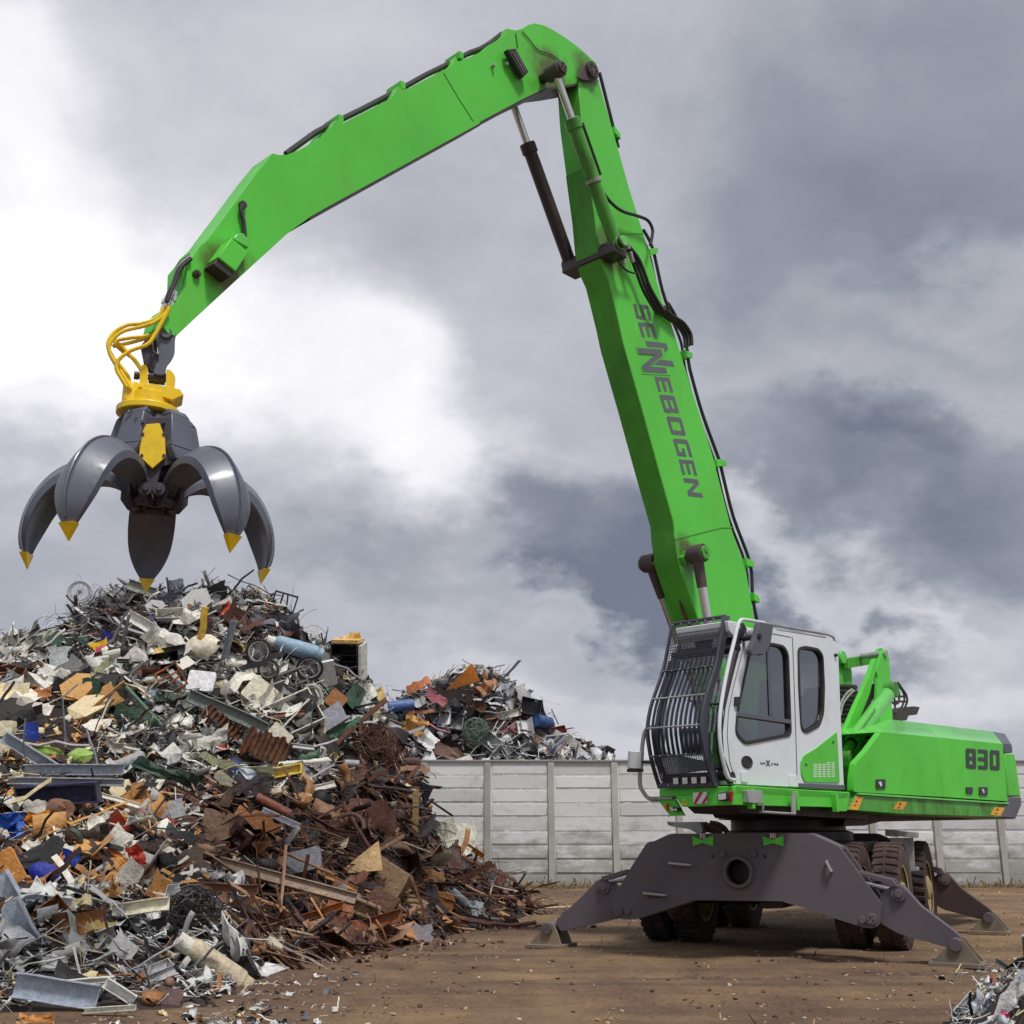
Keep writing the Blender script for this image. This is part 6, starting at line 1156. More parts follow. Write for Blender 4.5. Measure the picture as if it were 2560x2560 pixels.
def K_pipe(L, W, s):
    m = MB(); Mx = Matrix.Rotation(PI / 2, 4, 'Y'); r = W / 2; return m.lathe([(r * .86, -L / 2 + .02), (r * .86, -L / 2), (r, -L / 2), (r, L / 2), (r * .86, L / 2), (r * .86, L / 2 - .04), (.001, L / 2 - .05)], Mx, 20, cap=False).lathe([(.001, -L / 2 + .03), (r * .86, -L / 2 + .02)], Mx, 20, cap=False)
def K_tank(L, W, s):
    r = W / 2; a = L / 2; Mx = Matrix.Rotation(PI / 2, 4, 'Y'); p = [(.001, -a)] + [(r * math.sin(t * PI / 10), -a + r * .8 * (1 - math.cos(t * PI / 10))) for t in range(1, 6)] + [(r * .985, -a * .45), (r, 0), (r * .99, a * .5)] + [(r * math.sin(t * PI / 10), a - r * .55 * (1 - math.cos(t * PI / 10))) for t in range(5, 0, -1)] + [(.001, a)]; m = MB().lathe(p, Mx, 24, cap=False)
    rr = np.random.default_rng(s); q = rr.normal(0, 1, 3); m.v = [tuple(Vector(v) + Vector((0, 0, .02 * math.sin(v[0] * 9 + q[0] * 3) * math.sin(v[1] * 9 + q[1])))) for v in m.v]; return m
def K_barrel(L, W, s):
    r = W / 2; a = L / 2; Mx = Matrix.Rotation(PI / 2, 4, 'Y'); return MB().lathe([(.001, -a + .02), (r * .94, -a + .02), (r * .96, -a), (r, -a), (r, -a * .4), (r * 1.04, -a * .33), (r, -a * .26), (r, a * .26), (r * 1.04, a * .33), (r, a * .4), (r, a), (r * .96, a), (r * .94, a - .02), (.001, a - .02)], Mx, 26, cap=False)
def K_ball(L, W, s):
    m = MB(); n = 10; m.lathe([(max(.001, L / 2 * math.sin(t * PI / n)), -W / 2 * math.cos(t * PI / n)) for t in range(n + 1)], None, 22, cap=False); return m
def K_log(L, W, s):
    m = MB(); r = W / 2; rr = np.random.default_rng(s); m.lathe([(.001, -L / 2), (r * .95, -L / 2), (r, -L / 2 + .02), (r * 1.03, 0), (r, L / 2)], Matrix.Rotation(PI / 2, 4, 'Y'), 14, cap=True); m.v = [tuple(Vector(v) * (1 + rr.normal(0, .02))) for v in m.v]; return m
def K_corr(L, W, s):
    m = MB(); n = 26; rr = np.random.default_rng(s)
    for t in (0, 1):
        for i in range(n + 1):
            for j in range(5):
                x = (i / n - .5) * L; y = (j / 4 - .5) * W * (1 + .15 * math.sin(i * .7)); z = .022 * math.sin(i * PI / 1.5) + .25 * L * (j / 4 - .5) ** 2 * (i / n) + .12 * L * math.sin(i / n * 3); m.v.append((x, y + .02 * rr.normal(), z - .008 * t))
    N_ = (n + 1) * 5
    for i in range(n):
        for j in range(4): q = [i * 5 + j, i * 5 + 5 + j, i * 5 + 6 + j, i * 5 + j + 1]; m.f.append(q); m.f.append([k + N_ for k in q[::-1]])
    for i in range(n):
        for j in (0, 4): a, b = i * 5 + j, i * 5 + 5 + j; m.f.append([a, b, b + N_, a + N_])
    for i in (0, n):
        for j in range(4): a, b = i * 5 + j, i * 5 + j + 1; m.f.append([a, b, b + N_, a + N_])
    return m
def K_crate(L, W, s, D=None):
    D = D or min(L, W) * .6; a, b, c, t = L / 2, W / 2, D / 2, .02; m = MB(); m.box(-a, a, -b, b, -c, -c + t); m.box(-a, -a + t, -b, b, -c + t, c); m.box(a - t, a, -b, b, -c + t, c); m.box(-a + t, a - t, -b, -b + t, -c + t, c); m.box(-a + t, a - t, b - t, b, -c + t, c)
    rr = np.random.default_rng(s); k = rr.normal(0, .12, 3); m.v = [(v[0] + k[0] * v[1], v[1] + k[1] * v[0] * .5, v[2] + k[2] * v[0] * v[1] / max(L, .1)) for v in m.v]; return m
def K_block(L, W, s, D=None):
    D = D or min(L, W) * .7; m = MB(); a, b = L / 2, W / 2; m.prism(rrect(-a, a, -b, b, .03, 2), 2, -D, 0); return m
def K_wireball(L, W, s, n=150, r=.006):
    m = MB(); rr = np.random.default_rng(s)
    for i in range(n):
        d = rr.normal(0, 1, 3); d /= np.linalg.norm(d); q = rr.normal(0, 1, 3); q -= d * q.dot(d); q /= np.linalg.norm(q); R0 = .5 * (rr.random() ** .25); a0 = rr.uniform(0, 6); al = rr.uniform(.8, 2.6); pts = []
        for k in range(6): an = a0 + al * k / 5; p = (d * math.cos(an) + q * math.sin(an)) * R0 + rr.normal(0, .02, 3); pts.append((p[0] * L, p[1] * W, p[2] * min(L, W)))
        m.tube(pts, r, 3, cap=False)
    return m
def K_grid(L, W, s):
    m = MB(); 
    for i in range(9): x = (i / 8 - .5) * L; m.tube([(x, -W / 2, 0), (x, W / 2, 0)], .010 + .006 * (i in (0, 8)), 5)
    for i in range(6): y = (i / 5 - .5) * W; m.tube([(-L / 2, y, .012), (L / 2, y, .012)], .010 + .006 * (i in (0, 5)), 5)
    return m
def K_frame(L, W, s):
    a, b = L / 2, W / 2; m = MB().tube([(-a, -b, 0), (a, -b, 0), (a, b, 0), (-a, b, 0)], .022, 6, closed=True); m.tube([(-a * .3, -b, 0), (-a * .3, b, 0)], .014, 6); m.tube([(a * .4, -b, 0), (a * .1, b, 0)], .014, 6); return m
def K_tri(L, W, s): m = MB(); t = .008; m.prism([(-L / 2, -W / 2), (L / 2, -W * .42), (L * .38, W / 2), (L * .05, W * .12)], 2, -t, 0); rr = np.random.default_rng(s); m.v = [(v[0], v[1], v[2] + .12 * L * math.sin(v[0] * 3 / L + s)) for v in m.v]; return m
def K_cone(L, W, s): return MB().lathe([(L / 2, -W / 2), (L * .46, -W / 2 + .02), (L * .12, W / 2 - .03), (.001, W / 2)], Matrix.Rotation(-PI / 2, 4, 'X'), 20, cap=False)
def K_rim(L, W, s): r = L / 2; return MB().lathe([(r, -.1), (r * 1.0, -.07), (r * .86, -.05), (r * .84, .05), (r * 1.0, .08), (r, .1), (r * .9, .1), (r * .78, .05), (r * .76, 0), (r * .3, .0), (r * .3, -.02), (r * .78, -.04), (r * .9, -.1)], None, 30, cap=False)
def K_arc(L, W, s): r = L / 2; m = MB(); return m.tube([(r * math.cos(t * PI / 12), r * math.sin(t * PI / 12), .0) for t in range(-1, 14)], W, 8)
def K_hull(L, W, s):
    v, f = T_sheet(s, 8, 5, .05, .05, .012 / L, W / L); v = v.copy(); v[:, 1] *= 1 - 1.6 * v[:, 0] ** 2 * 1.6; v[:, 2] -= (v[:, 0] ** 2) * .9 * W / L + v[:, 1] ** 2 * 1.2; return B_(v * L, f)
def K_loop(L, W, s): r = np.random.default_rng(s); return MB().tube(bez([(-L / 2, 0, 0), (-L * .2, W * .5, .1), (L * .2, W * .2, 0), (L * .35, -W * .4, .05), (0, -W * .5, 0)], 5), .012, 5)
KIND = {'sheet': lambda L, W, s: sheet(L, W, s), 'crumple': lambda L, W, s: sheet(L, W, s, .22, .3, .008, 8, 5), 'curl': lambda L, W, s: sheet(L, W, s, .08, .6, .008, 8, 4), 'plate': K_plate, 'channel': K_channel, 'trough': K_trough, 'ibeam': K_ibeam, 'tube': K_tube, 'pole': lambda L, W, s: K_tube(L, W, s, .03, 8), 'pipe': K_pipe,
        'tank': K_tank, 'barrel': K_barrel, 'ball': K_ball, 'log': K_log, 'corr': K_corr, 'crate': K_crate, 'block': K_block, 'wireball': K_wireball, 'grid': K_grid, 'frame': K_frame, 'tri': K_tri, 'slab': lambda L, W, s: K_block(L, W, s, min(L, W) * .22), 'cone': K_cone, 'rim': K_rim, 'arc': K_arc, 'hull': K_hull, 'loop': K_loop, 'strip': lambda L, W, s: B_(T_sheet(s, 8, 1, .03, .12, .012 / L, W / L)[0] * L, T_sheet(s, 8, 1, .03, .12, .012 / L, W / L)[1])}
def locate(heap, sx, sy):
    p = heap.cast(sx, sy); k = 0
    while p is None and k < 60: k += 1; p = heap.cast(sx, sy + 8 * k)
    if p is None: p = Vector((0, 16, 2))
    d = ray(sx, sy); return d, p.y / d.y
FWD = Vector((0, cp, sp)); UPV = Vector((0, -sp, cp)); RT = Vector((1, 0, 0))
def pose(roll, tilt, yaw):
    a = math.radians(roll); x = RT * math.cos(a) - UPV * math.sin(a); y = RT * math.sin(a) + UPV * math.cos(a); z = -FWD
    M = Matrix(((x.x, y.x, z.x), (x.y, y.y, z.y), (x.z, y.z, z.z))).to_4x4(); return M @ Matrix.Rotation(math.radians(yaw), 4, 'Y') @ Matrix.Rotation(-math.radians(tilt), 4, 'X')
LAND = []; HP = []; RECTS = []
def paint(o, c, r): o.color = (*srgb(*c), r)
def heap_for(z): return near if z is ZH else far if z is ZC else big
def hero(kind, z, x, y, L, W, roll, tilt, yaw, col, rust, name, cat, short, rest, lift=.30, seed=None, hp=None):
    sx, sy = z(x, y); hp = hp or heap_for(z); d, t = locate(hp, sx, sy); k = KZ[id(z)]
    pos = Vector((0, 0, CH)) + d * (t * (1 - lift / (d * t).length)); dep = (pos - Vector((0, 0, CH))).dot(FWD); m_ = k * dep / F
    L_m, W_m = L * m_ / max(.35, math.cos(math.radians(yaw))), W * m_ / max(.35, math.cos(math.radians(tilt)))
    s = seed if seed is not None else len(HP) + 1
    M = Matrix.Translation(pos) @ pose(roll, tilt, yaw); short_ = short; label = 'the'
    label = f'{short} {rest}'
    if kind in ('wheel', 'cylinder', 'fridge'):
        root = bpy.data.objects.new(name, None); C.objects.link(root); root.matrix_world = M; root.empty_display_size = .1
        def sub(n_, mb, c, r): o = bpy.data.objects.new(n_, mb.mesh(n_, scrap_o)); C.objects.link(o); o.parent = root; paint(o, c, r); return o
        if kind == 'wheel':
            r = L_m / 2; q = W_m / L_m; mb = MB().tube([(r * math.cos(i * PI / 16), r * q * math.sin(i * PI / 16), 0) for i in range(32)], .020, 6, closed=True); sub('tyre', mb, col, rust)
            mb = MB().tube([((r - .032) * math.cos(i * PI / 16), (r - .032) * q * math.sin(i * PI / 16), 0) for i in range(32)], .011, 5, closed=True); sub('rim', mb, (190, 190, 190), .1)
            mb = MB()
            for i in range(20): an = i * PI / 10; mb.tube([(.02 * math.cos(an + 1.2), .02 * math.sin(an + 1.2), .02 * (-1) ** i), ((r - .035) * math.cos(an), (r - .035) * q * math.sin(an), 0)], .0035, 3, cap=False)
            o = sub('spokes', mb, (170, 170, 170), .1); o['kind'] = 'stuff'; sub('hub', MB().cyl((0, 0, -.04), (0, 0, .04), .025, n=10), (140, 140, 140), .2)
        elif kind == 'cylinder':
            sub('tank_body', K_tank(L_m, W_m, s), col, rust); a = -L_m / 2; sub('collar', MB().lathe([(.30 * W_m, a - .10), (.32 * W_m, a - .10), (.34 * W_m, a + .05), (.31 * W_m, a + .05)], Matrix.Rotation(PI / 2, 4, 'Y'), 16, cap=False), (225, 222, 210), .2); sub('valve', MB().cyl((a - .07, 0, 0), (a + .02, 0, 0), .03, n=8), (120, 110, 90), .2)
            sub('foot_ring', MB().lathe([(.42 * W_m, -a - .06), (.42 * W_m, -a + .04), (.40 * W_m, -a + .04), (.40 * W_m, -a - .06)], Matrix.Rotation(PI / 2, 4, 'Y'), 20, cap=False), col, .3)
        else:
            a, b = L_m / 2, W_m / 2; D = L_m * .7; sub('cabinet', K_crate(L_m, W_m, s, D), (30, 28, 30), .0); sub('outer_side', MB().prism([(-b, -D / 2), (b, -D / 2), (b * .9, D / 2), (-b, D / 2)], 0, a + .01, a + .05), (215, 215, 205), .1)
            sub('foam_edge', MB().box(-a, a, b + .005, b + .06, -D / 2, D / 2), (235, 190, 110), .1)
            for i in range(4): sub('shelf', MB().box(-a + .03, a - .03, -b + .2 * (i + .6) * 2 * b / 1.1, -b + .2 * (i + .6) * 2 * b / 1.1 + .015, -D / 2 + .03, D / 2 - .06), (45, 45, 48), 0)
        o = root
    else:
        mb = KIND[kind](L_m, W_m, s); o = bpy.data.objects.new(name, mb.mesh(name, scrap_o, 30)); C.objects.link(o); o.matrix_world = M; paint(o, col, rust)
    o['label'] = label; o['category'] = cat; s_ = 1932 / 2560; HP.append((sx * s_, sy * s_, .36 * max(L, W) * k * s_)); a_ = math.radians(roll); q_ = .40 if kind not in ('wheel', 'frame', 'loop', 'grid', 'arc') else .28; RECTS.append((sx * s_, sy * s_, L * k * s_ * q_, max(W * k * s_ * q_, 4), math.cos(a_), math.sin(a_))); LAND.append((short, sx * s_, sy * s_, hp)); return o
WH = (238, 235, 226); CR = (240, 226, 190); GY = (176, 180, 184); BR = (112, 66, 52)
HEROES = [
 ('wheel', ZA, 740, 220, 200, 195, 0, 10, 10, (200, 200, 202), .0, 'bicycle_wheel', 'bicycle wheel', 'pale bicycle wheel', 'standing on the wires at the heap top', .0),
 ('trough', ZA, 1320, 520, 330, 95, 31, 25, 0, WH, .15, 'trough', 'trough', 'white trough', 'with an orange inside near the heap top'),
 ('curl', ZA, 1560, 690, 430, 170, 38, 20, 10, WH, .02, 'torn_sheet', 'metal sheet', 'large torn white sheet', 'curling below the white trough'),
 ('plate', ZA, 400, 680, 250, 160, -18, 15, 20, (190, 190, 170), .05, 'cabinet_sheet', 'panel', 'beige-grey cabinet side', 'on the left shoulder of the heap'),
 ('sheet', ZA, 545, 870, 260, 180, 80, 15, -20, (178, 184, 184), .0, 'sheet_sheeting', 'metal sheet', 'pale grey upright sheet', 'left of the black punched plate'),
 ('tri', ZA, 215, 1020, 300, 200, 70, 20, 0, (165, 170, 165), .1, 'sheet_offcut', 'metal sheet', 'grey pointed offcut', 'standing at the far left of the heap'),
 ('grid', ZA, 720, 770, 210, 150, 28, 20, 0, (40, 40, 44), .0, 'punched_plate', 'grille', 'black punched plate', 'next to a pale grey upright sheet'),
 ('strip', ZA, 915, 715, 170, 70, -22, 20, 0, (245, 195, 30), .0, 'printed_board', 'board', 'yellow printed board', 'near the left top of the heap'),
 ('sheet', ZA, 940, 750, 110, 50, -12, 20, 0, (235, 95, 120), .0, 'plastic_piece', 'plastic piece', 'pink plastic piece', 'under the yellow printed board'),
 ('sheet', ZA, 990, 640, 100, 110, -40, 10, 0, (50, 50, 140), .0, 'plastic_piece', 'plastic piece', 'dark blue plastic flap', 'above the yellow printed board'),
 ('strip', ZA, 930, 930, 310, 60, -30, 25, 0, (175, 180, 140), .05, 'cover_strip', 'metal strip', 'pale green blade-like strip', 'lying across the upper left heap'),
 ('sheet', ZA, 850, 1110, 180, 160, 10, 10, 10, (52, 86, 66), .05, 'green_sheet', 'metal sheet', 'small dark green sheet', 'at the right edge of the tan shreds'),
 ('sheet', ZA, 340, 1160, 280, 70, -4, 30, 0, (190, 120, 65), .25, 'plank', 'plank', 'orange-brown plank', 'lying above the tan shreds'),
 ('pole', ZA, 1425, 1405, 800, 34, 51, 0, 0, (105, 140, 115), .05, 'pole', 'pole', 'long green pole', 'sloping down across the middle of the heap', .45),
 ('sheet', ZA, 1635, 180, 150, 150, -10, 0, 0, (150, 165, 180), .0, 'sheet_sheeting', 'metal sheet', 'blue-grey rounded sheet', 'standing up on the heap top', .0),
 ('tri', ZA, 1530, 255, 200, 150, 5, 15, 0, (40, 42, 62), .0, 'tarpaulin', 'tarpaulin', 'dark navy tarpaulin', 'bunched up on the heap top', .1),
 ('channel', ZA, 1310, 200, 270, 90, 20, 25, 0, (150, 152, 140), .1, 'box_section', 'metal section', 'grey-green box section', 'on the ridge left of the navy tarpaulin', .1),
 ('frame', ZA, 1590, 1030, 220, 190, 60, 20, 0, (180, 95, 40), .5, 'rusty_rack', 'frame', 'small rust-orange frame', 'right of the upper left tangle'),
 ('slab', ZB, 195, 1045, 250, 165, 6, 30, 0, (244, 244, 246), .0, 'speckled_tray', 'lid', 'white speckled lid', 'with rounded corners in the upper heap'),
 ('sheet', ZA, 390, 1310, 190, 100, 10, 25, 0, (246, 240, 225), .0, 'cream_board', 'board', 'cream board scrap', 'in the middle of the tan shreds'),
 ('sheet', ZA, 290, 1530, 120, 180, 0, 10, 20, (30, 66, 165), .0, 'blue_sheet', 'metal sheet', 'upright blue sheet', 'behind the grey steel frame'),
 ('block', ZA, 50, 1490, 130, 140, 0, 15, 0, (246, 236, 200), .0, 'cream_block', 'block', 'upper cream block', 'at the left picture edge'),
 ('block', ZA, 25, 1650, 130, 130, -25, 15, 0, (246, 232, 205), .0, 'cream_block', 'block', 'lower cream block', 'at the left picture edge'),
 ('hull', ZA, 430, 1700, 300, 110, 12, 30, 0, (150, 180, 70), .05, 'green_shell', 'shell', 'left lime green shell', 'inside the grey steel frame'),
 ('hull', ZA, 730, 1735, 240, 130, -5, 30, 0, (160, 195, 95), .05, 'green_shell', 'shell', 'right lime green shell', 'inside the grey steel frame', .3),
 ('channel', ZA, 690, 1870, 920, 100, 0, 12, 0, (172, 180, 192), .0, 'steel_profile', 'beam', 'wide grey steel beam', 'lying level in front of the green shells', .55),
 ('channel', ZD, 620, 945, 1060, 66, 1, 20, 0, (168, 170, 178), .0, 'steel_profile', 'beam', 'narrow grey steel beam', 'just under the wide grey beam', .50),
 ('channel', ZA, 290, 1720, 600, 100, 32, 10, 0, (165, 172, 184), .0, 'steel_brace', 'beam', 'sloping grey brace', 'at the left end of the wide grey beam', .50),
 ('pole', ZA, 600, 1560, 720, 16, 88, 0, 0, (140, 150, 150), .05, 'thin_rod', 'rod', 'middle upright rod', 'in front of the lime green shells', .75),
 ('pole', ZA, 222, 1680, 560, 14, 89, 0, 0, (120, 130, 130), .05, 'thin_rod', 'rod', 'left upright rod', 'crossing the sloping grey brace', .75),
 ('tube', ZD, 880, 690, 520, 22, 72, 0, 0, (170, 172, 180), .05, 'bent_tube', 'tube', 'bent grey tube', 'right of the lime green shells', .6),
 ('pole', ZD, 520, 605, 620, 26, 4, 0, 0, (196, 190, 196), .05, 'thin_rail', 'rail', 'level pale rail', 'above the lime green shells', .62),
 ('crate', ZD, 540, 1060, 760, 190, -1, 5, 0, (58, 64, 92), .0, 'skip_box', 'box', 'dark blue-grey open box', 'under the grey steel beams', .32),
 ('sheet', ZD, 330, 1180, 230, 110, 3, 15, 0, (225, 220, 205), .0, 'pale_sheet', 'metal sheet', 'pale sheet inside the box', 'beside the round log end'),
 ('log', ZD, 560, 1190, 240, 165, 165, 0, 52, (150, 105, 85), .0, 'log', 'log', 'short round log', 'with its sawn end facing forward', .5),
 ('curl', ZD, 470, 1320, 480, 120, 9, 30, 0, (245, 150, 20), .0, 'orange_sheeting', 'panel', 'bright orange leaf-shaped panel', 'below the round log', .35),
 ('sheet', ZD, 1120, 1400, 330, 230, 48, 10, 10, (222, 78, 45), .0, 'red_sheeting', 'panel', 'large red panel', 'with a ragged edge on the left heap', .35),
 ('crumple', ZD, 1265, 1640, 220, 130, 70, 10, 0, (215, 72, 50), .05, 'red_sheeting', 'panel', 'small torn red panel', 'just below the large red panel', .3),
 ('crumple', ZD, 100, 1400, 330, 200, 60, 10, 0, (22, 90, 195), .0, 'blue_sheet', 'tarpaulin', 'bright blue crumpled tarpaulin', 'at the left edge above the wood slab', .3),
 ('hull', ZD, 390, 1790, 280, 190, 14, 20, 0, (20, 45, 160), .0, 'blue_bonnet', 'panel', 'shiny blue dented panel', 'in the lower left heap', .35),
 ('sheet', ZD, 650, 1645, 160, 110, 25, 10, 0, (25, 55, 165), .0, 'blue_sheet', 'metal sheet', 'small blue plate', 'left of the small torn red panel', .3),
 ('slab', ZD, 80, 1740, 330, 190, 62, 10, 0, (235, 160, 85), .0, 'wood_block', 'wood', 'thick orange wood slab', 'at the left picture edge', .4),
 ('arc', ZD, 650, 1480, 200, 26, 120, 0, 20, (70, 92, 66), .1, 'tyre_piece', 'tyre', 'curved dark green hose piece', 'left of the large red panel', .3),
 ('plate', ZD, 1570, 1215, 270, 160, -16, 15, 10, (178, 180, 184), .03, 'grey_sheeting', 'panel', 'square pale grey panel', 'above the brown rusty scrap', .3),
 ('strip', ZD, 890, 1810, 370, 45, 18, 20, 0, (205, 150, 90), .0, 'wood_strip', 'wood', 'narrow tan wood strip', 'below the small blue plate', .35),
 ('sheet', ZB, 320, 205, 220, 130, -10, 0, 0, (42, 40, 42), .05, 'seat_shell', 'car seat', 'black angular seat shell', 'on the very top of the heap', .0),
 ('frame', ZB, 970, 315, 210, 150, 16, 10, 0, (45, 44, 48), .05, 'wire_rack', 'frame', 'black wire rack', 'jutting from the right of the heap top', .0),
 ('tube', ZB, 700, 170, 560, 10, 22, 0, 0, (40, 40, 44), .0, 'thin_rod', 'rod', 'thin black rod', 'running along the heap top to the wire rack', .0),
 ('plate', ZB, 400, 375, 210, 140, -28, 10, 10, WH, .02, 'framed_picture', 'frame', 'white-framed red board', 'near the top of the heap', .15),
 ('sheet', ZB, 412, 370, 150, 85, -30, 10, 10, (232, 92, 66), .0, 'red_board', 'board', 'orange-red face', 'of the white-framed board near the top', .24),
 ('tube', ZB, 215, 535, 350, 66, 98, 0, 0, (240, 195, 70), .0, 'yellow_tube', 'tube', 'thick yellow tube', 'standing near the top of the heap', .45),
 ('trough', ZB, 440, 1345, 800, 110, 24, 25, 0, (125, 132, 125), .05, 'gutter', 'trough', 'long grey-green trough', 'sloping across the middle of the heap', .4),
 ('crumple', ZB, 880, 530, 460, 150, -3, 35, 0, (100, 100, 108), .0, 'bonnet', 'panel', 'dark grey crumpled bonnet', 'under the black wire rack', .1),
 ('hull', ZB, 180, 720, 320, 240, -12, 20, 0, (238, 228, 205), .0, 'cream_shell', 'shell', 'cream rounded shell', 'under the thick yellow tube', .3),
 ('channel', ZB, 430, 760, 560, 60, 105, 10, 0, (150, 158, 168), .0, 'downpipe', 'pipe', 'blue-grey flattened pipe', 'hanging left of the top bicycle wheel', .35),
 ('cylinder', ZB, 1085, 745, 440, 150, 17, 0, 10, (150, 178, 200), .03, 'gas_cylinder', 'gas cylinder', 'light blue gas cylinder', 'lying high on the right of the heap', .3),
 ('wheel', ZB, 730, 775, 220, 220, 0, 8, 0, (45, 42, 42), .2, 'bicycle_wheel', 'bicycle wheel', 'upper left bicycle wheel', 'below the dark grey crumpled bonnet', .35),
 ('wheel', ZB, 820, 945, 185, 180, 0, 10, 0, (70, 66, 64), .2, 'bicycle_wheel', 'bicycle wheel', 'second bicycle wheel', 'overlapping the upper left bicycle wheel', .4),
 ('wheel', ZB, 1205, 930, 235, 205, 0, 0, 0, (40, 38, 40), .1, 'bicycle_wheel', 'bicycle wheel', 'black-tyred bicycle wheel', 'right under the light blue cylinder', .5),
 ('wheel', ZB, 1230, 1190, 175, 210, -10, 0, 0, (205, 205, 200), .0, 'bicycle_wheel', 'bicycle wheel', 'pale-rimmed bicycle wheel', 'lowest of the wheels on the right side', .4),
 ('frame', ZB, 1050, 1020, 240, 130, -20, 0, 0, (130, 128, 128), .1, 'bicycle_frame', 'bicycle frame', 'grey bicycle frame', 'between the bicycle wheels', .4),
 ('block', ZB, 740, 1155, 270, 210, 38, 25, 0, (242, 234, 208), .0, 'cream_cabinet', 'cabinet', 'cream cabinet', 'tilted left of the bicycle wheels', .4),
 ('curl', ZB, 490, 1110, 420, 110, -42, 20, 0, (236, 230, 214), .03, 'white_sheet', 'metal sheet', 'folded white sheet', 'left of the tilted cream cabinet', .35),
 ('plate', ZB, 1370, 985, 230, 150, 82, 10, 15, (235, 235, 235), .0, 'white_sheeting', 'panel', 'white door panel', 'right of the bicycle wheels', .35),
 ('fridge', ZB, 1560, 860, 250, 330, 0, 0, -12, (30, 28, 30), .0, 'broken_fridge', 'fridge', 'broken-open black fridge', 'at the right shoulder of the heap', .1),
 ('curl', ZB, 1560, 665, 270, 90, -10, 25, 0, (240, 200, 120), .0, 'foam_block', 'foam', 'yellow foam slab', 'on top of the broken fridge', .2),
 ('pole', ZB, 1540, 950, 400, 20, 27, 0, 0, (150, 150, 156), .0, 'thin_pole', 'pole', 'grey pole', 'sticking out past the broken fridge', .5),
 ('slab', ZB, 1450, 1225, 170, 150, 40, 25, 0, (170, 112, 60), .1, 'brown_box', 'box', 'square orange-brown box', 'below the broken fridge', .3),
 ('plate', ZB, 1395, 1390, 290, 170, -32, 30, 0, (165, 165, 176), .0, 'vent_sheeting', 'panel', 'lilac-grey vent panel', 'below the square orange-brown box', .35),
 ('sheet', ZB, 1480, 1490, 380, 90, -15, 25, 0, (75, 118, 88), .0, 'green_sheeting', 'panel', 'upper faded green panel', 'under the lilac-grey vent panel', .3),
 ('sheet', ZB, 1170, 1755, 270, 60, -17, 25, 0, (95, 125, 100), .05, 'green_sheeting', 'panel', 'lower faded green panel', 'right of the corrugated rusty sheet', .3),
 ('corr', ZB, 800, 1670, 440, 210, 22, 25, 0, (165, 82, 32), .65, 'corrugated_sheet', 'corrugated sheet', 'corrugated rusty sheet', 'hanging in the middle of the heap', .35),
 ('corr', ZB, 400, 1440, 430, 90, 38, 25, 0, (120, 66, 40), .7, 'corrugated_sheet', 'corrugated sheet', 'narrow rusty corrugated band', 'under the long grey-green trough', .3),
 ('plate', ZB, 920, 1560, 220, 150, 42, 25, 0, (238, 228, 205), .03, 'cream_sheeting', 'panel', 'cream flat panel', 'above the corrugated rusty sheet', .3),
 ('crumple', ZB, 220, 1595, 450, 170, -8, 30, 0, (205, 202, 192), .05, 'crumpled_sheet', 'metal sheet', 'crumpled dull white sheet', 'left of the corrugated rusty sheet', .35),
 ('strip', ZB, 440, 1815, 860, 60, 6, 25, 0, (128, 128, 95), .05, 'weathered_plank', 'plank', 'long greenish weathered plank', 'lying across the middle of the heap', .45),
 ('pole', ZB, 1290, 1650, 370, 22, -17, 0, 0, (225, 225, 228), .0, 'white_tube', 'tube', 'white tube', 'under the upper faded green panel', .45),
 ('wireball', ZB, 1830, 1700, 440, 520, 10, 0, 0, (96, 45, 40), .6, 'wire_cage', 'wire bundle', 'rust-red wire cage', 'bulging from the right flank of the heap', .2),
 ('crate', ZB, 1000, 1885, 280, 90, -8, 25, 0, (240, 205, 80), .1, 'striped_crate', 'crate', 'yellow striped crate', 'below the corrugated rusty sheet', .35),
 ('pipe', ZB, 1550, 1815, 220, 70, 5, 0, 10, (165, 170, 178), .0, 'grey_pipe', 'pipe', 'short grey pipe', 'left of the rust-red wire cage', .35),
 ('slab', ZE, 590, 300, 330, 100, 42, 20, 0, (60, 90, 150), .0, 'blue_seat', 'seat', 'blue and white seat', 'under the long weathered plank', .3),
 ('sheet', ZE, 630, 300, 200, 90, 20, 30, 0, (215, 228, 240), .0, 'white_cover', 'cover', 'white cover', 'on the blue seat', .42),
 ('slab', ZE, 450, 400, 300, 90, 38, 10, 0, (190, 185, 165), .0, 'beige_cushion', 'cushion', 'dull beige cushion', 'left of the blue seat', .35),
 ('pipe', ZE, 865, 610, 350, 90, 28, 0, 0, (140, 82, 62), .35, 'rusty_pipe', 'pipe', 'thick rusty pipe', 'left of the black ball', .35),
 ('ball', ZE, 1310, 565, 215, 215, 0, 0, 0, (14, 13, 15), .0, 'black_ball', 'ball', 'round black ball', 'sitting in the rusty scrap', .35),
 ('sheet', ZE, 365, 860, 360, 330, 10, 15, 0, (148, 118, 98), .2, 'stone_plate', 'plate', 'big mottled brown plate', 'on the left of the rusty scrap', .35),
 ('sheet', ZE, 110, 1150, 280, 240, 60, 15, 0, (120, 105, 92), .2, 'stone_plate', 'plate', 'smaller dull brown plate', 'below the big mottled brown plate', .3),
 ('strip', ZE, 720, 745, 440, 100, 20, 25, 0, (165, 105, 55), .3, 'rusty_strip', 'metal strip', 'wide orange-rust strip', 'right of the big mottled brown plate', .4),
 ('channel', ZE, 940, 725, 380, 50, 24, 15, 0, (226, 226, 230), .0, 'white_channel', 'metal section', 'white upper channel', 'above the grey television screen', .5),
 ('channel', ZE, 1045, 890, 200, 45, -55, 10, 0, (218, 220, 224), .0, 'white_channel', 'metal section', 'white lower channel', 'bent down to the grey television screen', .5),
